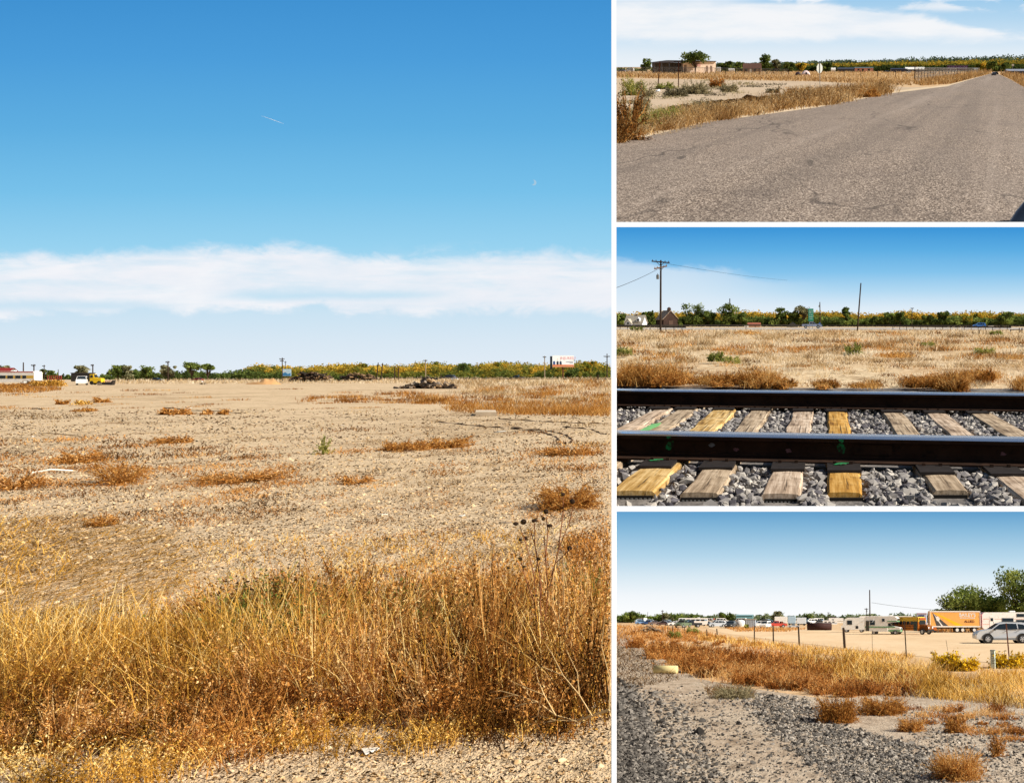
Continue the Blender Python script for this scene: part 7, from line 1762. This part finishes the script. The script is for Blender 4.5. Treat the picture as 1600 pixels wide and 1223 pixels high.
win_part(r, -1.9, -1.1, 1.6, 2.3, -1.15); win_part(r, .2, .6, 2.2, 2.6, -1.15)
m = MB(); m.box((-2.35, -1.17, 1.45), (.55, .03, 1.7)); part('door', m, [col('#3f3a30')], r)
m = MB(); m.tube([(-2.4, -1.5, 2.3), (-1.4, -1.7, 2.0), (-1.2, -1.17, 2.5)], .05, 6); part('awning_arm', m, [M_steel], r)
wheels(r, (2.4, -1.3), 2.1, .36)
# white step van with broken windows, long white trailer behind
r = root('step_van', 'white wrecked step van with a broken dark window', 'van', T3.T(*T3.g(1335, 987.5), 0, math.radians(172), T3.fit(1335, 987.5, 22.5, 2.7)))
m = MB(); m.prism([(-2.3, .5), (-2.3, 2.7), (1.1, 2.7), (1.7, 2.45), (2.1, 1.3), (2.4, 1.2), (2.4, .5)], -1.0, 1.0); part('body', m, [M_white], r)
for side in (-1, 1): win_part(r, .35, 1.2, 1.45, 2.15, side*1.0, 'window', None, side)
m = MB(); m.slab([(1.72, -.85, 2.38), (2.08, -.85, 1.4), (2.08, .85, 1.4), (1.72, .85, 2.38)], (1, 0, .3), .02); part('windshield', m, [col('#7c6a3a')], r)
m = MB(); m.box((-.6, 1.01, .95), (.5, .02, .5)); part('dent', m, [M_black], r)
wheels(r, (1.4, -1.4), 1.95, .36)
camper(T3, 1384, 983.5, 21, 0, 12, 3.0, 'long white house trailer behind the green striped motorhome', M_white, [(2.6, 2.66, '#c9c0b0')], [(-4.5, -3.6, 1.6, 2.2), (-1, 0, 1.6, 2.2)], None, 2.6, 'house_trailer', 'house trailer', axle=(.2, .27))
# big rusty pipe
r = root('steel_pipe', 'big dark rusty steel pipe lying at the edge of the dirt track', 'pipe', T3.T(*T3.g(1280, 984.3), 0, math.radians(-6), 1)); k = T3.ppm(1280, 984.3)
M_pipe = paint('pipe_rust', '#3f2722', .75, .2, .25, 1.2, .01, .3)
m = MB(); n = 24; rr = 5.6/k; vs_ = []
for x, q in ((-19, 1.), (19, 1.), (19, .9), (-19, .9)):
    for i in range(n):
        a = 2*math.pi*i/n; vs_.append((x/k, 3/k+math.cos(a)*rr*q, rr+math.sin(a)*rr*q))
fs = [(j*n+i, j*n+(i+1) % n, ((j+1) % 4)*n+(i+1) % n, ((j+1) % 4)*n+i) for j in range(4) for i in range(n)]
m.add(vs_, fs); part('shell', m, [M_pipe], r, True)
m = MB(); m.lathe([(.2/k, -.2/k), (rr*.9, -.2/k), (rr*.9, .2/k)], (-18.9/k, 3/k, rr), 'X', 20); part('end_cap', m, [col('#8d7672')], r)
# parked wrecks and sheds, left to right
def wreck(px, base, h, deg, kind, c, lb, nm='parked_car', cat='car'): return vehicle(T3, px, base, h*1.22, deg, kind, col(c) if c[0] == '#' else M_white, lb, nm, cat)
wreck(1003, 975, 5.4, 10, 'sedan', '#6f93bd', 'blue wreck at the far left of the yard')
wreck(1012, 975.6, 5.2, 170, 'sedan', '#3f63a0', 'darker blue wreck touching the first blue one')
wreck(1024, 976.2, 5.6, 20, 'sedan', '#6d5a52', 'brown wreck right of the two blue ones')
wreck(1036, 976.8, 5.4, 175, 'sedan', '#5a4547', 'maroon wreck, left of the white sedan')
wreck(1046, 976.4, 5.6, 10, 'suv', '#7a7f86', 'grey wreck directly left of the white sedan')
wreck(1055, 977.2, 6.2, 195, 'sedan', 'w', 'white sedan facing left among the leftmost wrecks')
wreck(1067, 980, 9.5, 250, 'pickup', '#5d6b52', 'green old pickup standing in front of the leftmost wrecks', 'parked_pickup', 'pickup')
wreck(1079, 979.5, 9, 200, 'pickup', '#26272a', 'black pickup beside the green old one', 'parked_pickup', 'pickup')
camper(T3, 1088, 977.4, 12, 4, 8.5, 2.9, 'white bus like camper behind the black pickup', M_white, [(1.9, 2.4, '#8fa9c4')], [(-3.6, -2.4, 1.9, 2.4), (-1.8, -.6, 1.9, 2.4), (0, 1.2, 1.9, 2.4), (1.8, 3, 1.9, 2.4)], None, name='camper_bus', cat='camper')
hut(T3, 1108, 974, 16, 6.5, 1.2, col('#5a4c48'), col('#c4472f'), 'low shed with a bright red roof', 'shed', 'shed')
wreck(1106, 977, 5.4, 0, 'sedan', '#3b3330', 'dark brown wreck under the red roofed shed')
wreck(1120, 979.5, 8.6, 205, 'suv', '#a5abb2', 'silver suv parked among the wrecks')
wreck(1131, 977.5, 6.6, 170, 'sedan', '#c5cad0', 'pale car right of the parked silver suv')
wreck(1142, 981, 9.2, 262, 'suv', '#2f3438', 'dark suv facing the track beside the round tank')
r = root('round_tank', 'round white tank lying end on beside the metal shed', 'tank', T3.T(*T3.g(1157, 980.5), 0, math.radians(80), 1)); k = T3.ppm(1157, 980.5); rr = 6.2/k
m = MB(); m.lathe([(.1/k, -9/k), (rr*.7, -8.4/k), (rr, -7/k), (rr, 7/k), (rr*.7, 8.4/k), (.1/k, 9/k)], (0, 0, rr), 'X', 22); part('shell', m, [M_white], r, True)
m = MB()
for x in (-5, 5): m.box((x/k, 0, 1/k), (1.2/k, 9/k, 2/k))
part('cradle', m, [M_rusty], r)
r = root('metal_shed', 'grey metal shed with a rounded front edge and brown roof rim', 'shed', T3.Tp(1172, 981)); k = T3.ppm(1172, 981)
m = MB(); m.rbox((0, 6/k, 6.5/k), (17/k, 12/k, 13/k), .8/k); part('body', m, [col('#a9b0b8', .45, .2)], r)
m = MB(); m.rbox((0, 6/k, 13.6/k), (18/k, 13/k, 1.6/k), .4/k); part('roof', m, [col('#9b8f80')], r)
for i in range(6): 
    m = MB(); m.box(((-7+2.8*i)/k, -.1/k, 6.5/k), (.25/k, .2/k, 11/k)); part('rib', m, [M_steel], r)
hut(T3, 1163, 973.5, 26, 12, 1.2, col('#5f8f96'), col('#7fa3a8'), 'teal walled hall behind the grey metal shed', 'hall', 'hall')
tree(T3, 1166, 982, 6, 9, 0, V_green, 'small green shrub at the foot of the grey metal shed', 410, 'shrub', 700, base=.02, cat='shrub')
wreck(1187, 979.5, 8, 190, 'pickup', '#d5d6d8', 'white pickup with a dark bed right of the metal shed', 'parked_pickup', 'pickup')
wreck(1196, 981, 9, 255, 'van', 'w', 'white van end on, between the white pickup and the red wreck', 'parked_van', 'van')
wreck(1212, 980.5, 9, 200, 'pickup', '#b03a2a', 'red wrecked pickup with its dark hood raised', 'parked_pickup', 'pickup')
k = T3.ppm(1221, 979.5); m = MB(); m.lathe([(1.5/k, -2/k), (4.4/k, -2/k), (4.4/k, 2/k), (1.5/k, 2/k)], (0, 0, 4.6/k), 'X', 16)
single('rusty_drum', m, [M_rusty], 'rusty drum standing on its side right of the red pickup', 'drum', T3.Tp(1221, 979.5, .4))
for i_, (px, b, w_, h_, c, lb) in enumerate(((1220, 976, 20, 11, 'w', 'white box trailer, leftmost of three in a row'), (1237, 976.5, 12, 12, '#a9c2d4', 'pale blue box trailer, middle of three in a row'), (1252, 977, 15, 10.5, '#d5dde3', 'whitish box trailer, rightmost of three in a row'))):
    k = T3.ppm(px, b); r = root('box_trailer', lb, 'trailer', T3.Tp(px, b))
    m = MB(); m.rbox((0, 4/k, (2.2+h_/2)/k), (w_/k, 7/k, (h_-1)/k), .3/k); part('body', m, [M_white if c == 'w' else col(c)], r)
    m = MB(); m.box((0, 4/k, 1.9/k), (w_*.9/k, 4/k, .8/k)); part('chassis', m, [M_black], r)
    for x in (-.3, .3):
        m = MB(); m.lathe([(.6/k, -.6/k), (1.6/k, -.6/k), (1.6/k, .6/k), (.6/k, .6/k)], (w_*x/k, .8/k, 1.6/k), 'Y', 12); part('wheel', m, [M_tyre], r)
wreck(1240, 980.5, 5, 180, 'pickup', '#b8bec4', 'low grey flatbed pickup in front of the box trailers', 'parked_pickup', 'pickup')
back = {}
for i_, (kind, c, lb) in enumerate((('van', 'w', 'one of the identical pale vans standing in the hazy back row of the yard'), ('sedan', '#4a4c52', 'one of the identical dark cars standing in the hazy back row of the yard'), ('suv', '#9fb0c0', 'one of the identical pale blue wagons standing in the hazy back row of the yard'))):
    R = np.random.default_rng(70+i_); spots = R.uniform(1000, 1340, 9)
    for j_, px_ in enumerate(spots):
        b_ = R.uniform(973.6, 975.2); hp = {'van': 8.5, 'sedan': 6., 'suv': 7.}[kind]
        if j_ == 0: src = vehicle(T3, px_, b_, hp, R.uniform(0, 360), kind, M_white if c == 'w' else col(c), lb, 'parked_van' if kind == 'van' else 'parked_car', 'van' if kind == 'van' else 'car', 'back row of wrecks')
        else: copy_thing(src, T3.Tp(px_, b_, R.choice([0, math.pi])+R.normal(0, .4), T3.fit(px_, b_, hp, KINDS[kind]['H'])))
hut(T3, 1303, 973.5, 8, 8, 2, col('#5a4a42'), col('#4b403c'), 'small dark two storey shed above the rusty pipe', 'shed', 'shed')
wreck(1276, 974.5, 7.5, 180, 'van', 'w', 'white van behind the left end of the rusty pipe', 'parked_van', 'van')
camper(T3, 1297, 976.5, 7.6, 0, 9, 3., 'low white coach behind the rusty pipe', M_white, [(1.2, 1.6, '#9aa4ae')], [(-3.4, -2, 1.8, 2.3), (-1, .4, 1.8, 2.3), (1.4, 2.8, 1.8, 2.3)], None, name='motor_coach', cat='coach')
camper(T3, 1306, 974.2, 9, 0, 8, 3., 'small white caravan right of the dark two storey shed', M_white, [(1.2, 1.5, '#b0a690')], [(-2, -1, 1.8, 2.3)], None, name='travel_trailer', cat='caravan')
# poles
utility_pole(T3, 1359.5, 985, 922.5, 'tall dark pole rising over the green striped motorhome', 1.1)
utility_pole(T3, 1354, 980, 950, 'short far pole with crossarm left of the tall dark pole', .7, [(952, 3, 0, None)], 0, (955, 3, 1, .6))
utility_pole(T3, 1034.5, 973.5, 953, 'pale far pole with a small platform above the wrecks', .6, [(955, 2, 0, None)], 0, (957.8, 1.6, 1.4, 0))
utility_pole(T3, 1011.5, 973, 956, 'faint thin pole at the far left of the yard', .4)
utility_pole(T3, 1294.5, 974.5, 956.5, 'thin far pole above the low white coach', .5, [(957.5, 2.2, 0, None)])
wire(T3, (1362, 941, 130.), (1480, 953, 150.), 2, 'thin power line running right from the tall dark pole', .22)
# fence along the yard
for i_, (px, base, top, rp, ln, wood, lb) in enumerate(((1036, 991, 980, .6, -.6, True, 'leftmost thin fence post by the branch heap'), (1043.6, 991, 979.5, .6, -1, True, 'second fence post from the left'), (1051, 989.5, 977, .8, 0, True, 'third and thickest of the far left fence posts'),
        (1059, 986, 979, .5, 0, True, 'fourth short fence post from the left'), (1069, 991, 979.5, .7, 0, True, 'fifth fence post from the left, in front of the green pickup'), (1105, 999, 983, .8, -1.2, True, 'fence post left of a tilted pair beside the dirt track'),
        (1121, 996, 982, .9, -1.4, True, 'fence post right of a tilted pair beside the dirt track'), (1178.5, 1003, 977.5, .9, 0, True, 'dark upright fence post in front of the metal shed'), (1208.5, 1006, 977, 1.1, -.8, True, 'dark upright fence post in front of the red pickup'),
        (1249, 1008.5, 979, 1.3, -1.6, True, 'tilted dark fence post in front of the box trailers'), (1320, 1012.5, 981, 2.0, -2, True, 'thickest wooden fence post, before the white step van'), (1416.5, 1029, 971, .9, -2.5, False, 'slim steel stake in front of the school bus'),
        (1577.5, 1034, 975, 1.0, -3, False, 'rusty red steel stake in front of the silver suv'), (1363, 1020, 985, .3, 0, False, 'hair thin stake between the thick post and the steel stake'), (1481, 1016, 1000, .3, -2.5, False, 'thin wire stake above the yellow shrubs'))):
    fence_post(T3, px, base, top, rp, M_pole if wood else (M_rusty if px > 1500 else M_pole), lb, ln, 'fence_post', 'fence posts along the yard', wood)
# marker post with small dark marks
r = root('marker_post', 'white square marker post with dark marks between the yellow shrubs', 'marker post', T3.T(*T3.g(1552, 1044), 0, math.radians(-20), 1)); k = T3.ppm(1552, 1044)
m = MB(); m.rbox((0, 0, 13.5/k), (7/k, 5/k, 27/k), .5/k); part('post', m, [paint('marker_white', '#c9d8cc', .6, 0, .08, 2.)], r)
m = MB(); m.rbox((0, 0, 27.6/k), (7.8/k, 5.8/k, 1.6/k), .4/k); part('cap', m, [col('#8c9890')], r)
for i in range(5):
    for x in (-1, .9):
        m = MB(); m.box((x/k, -2.6/k, (22-3.4*i)/k), (1.1/k, .2/k, 1.6/k), 0, .0); part('mark', m, [col('#39483f')], r)
# cream tube, twig heap, dirt clump
r = root('cream_tube', 'cream coloured cylinder lying in the weeds on the bank', 'tube', T3.T(*T3.g(1040, 1052), 0, math.radians(-12), 1)); k = T3.ppm(1040, 1052); rr = 6.2/k
m = MB(); m.lathe([(rr*.8, -19/k), (rr, -18.6/k), (rr, 18.6/k), (rr*.8, 19/k)], (0, 0, rr), 'X', 18); part('shell', m, [paint('cream', '#d8c890', .7, 0, .1, 2., .01)], r, True)
m = MB(); m.lathe([(.1*rr, -.1/k), (rr*.78, -.1/k), (rr*.78, .1/k)], (-19.05/k, 0, rr), 'X', 18); part('end', m, [col('#b7a76c')], r)
junk(T3, 1016, 988, 52, 9, 60, [M_grey, M_dark, M_tan], 'heap of dead branches and boards left of the fence posts', 'branch_heap', 'branches', 31, planks=.8)
stick('forked_branch', T3, [(1002, 981), (1008, 980.2), (1013, 979)], .8, M_dark, 'dark forked branch sticking up beside the branch heap')
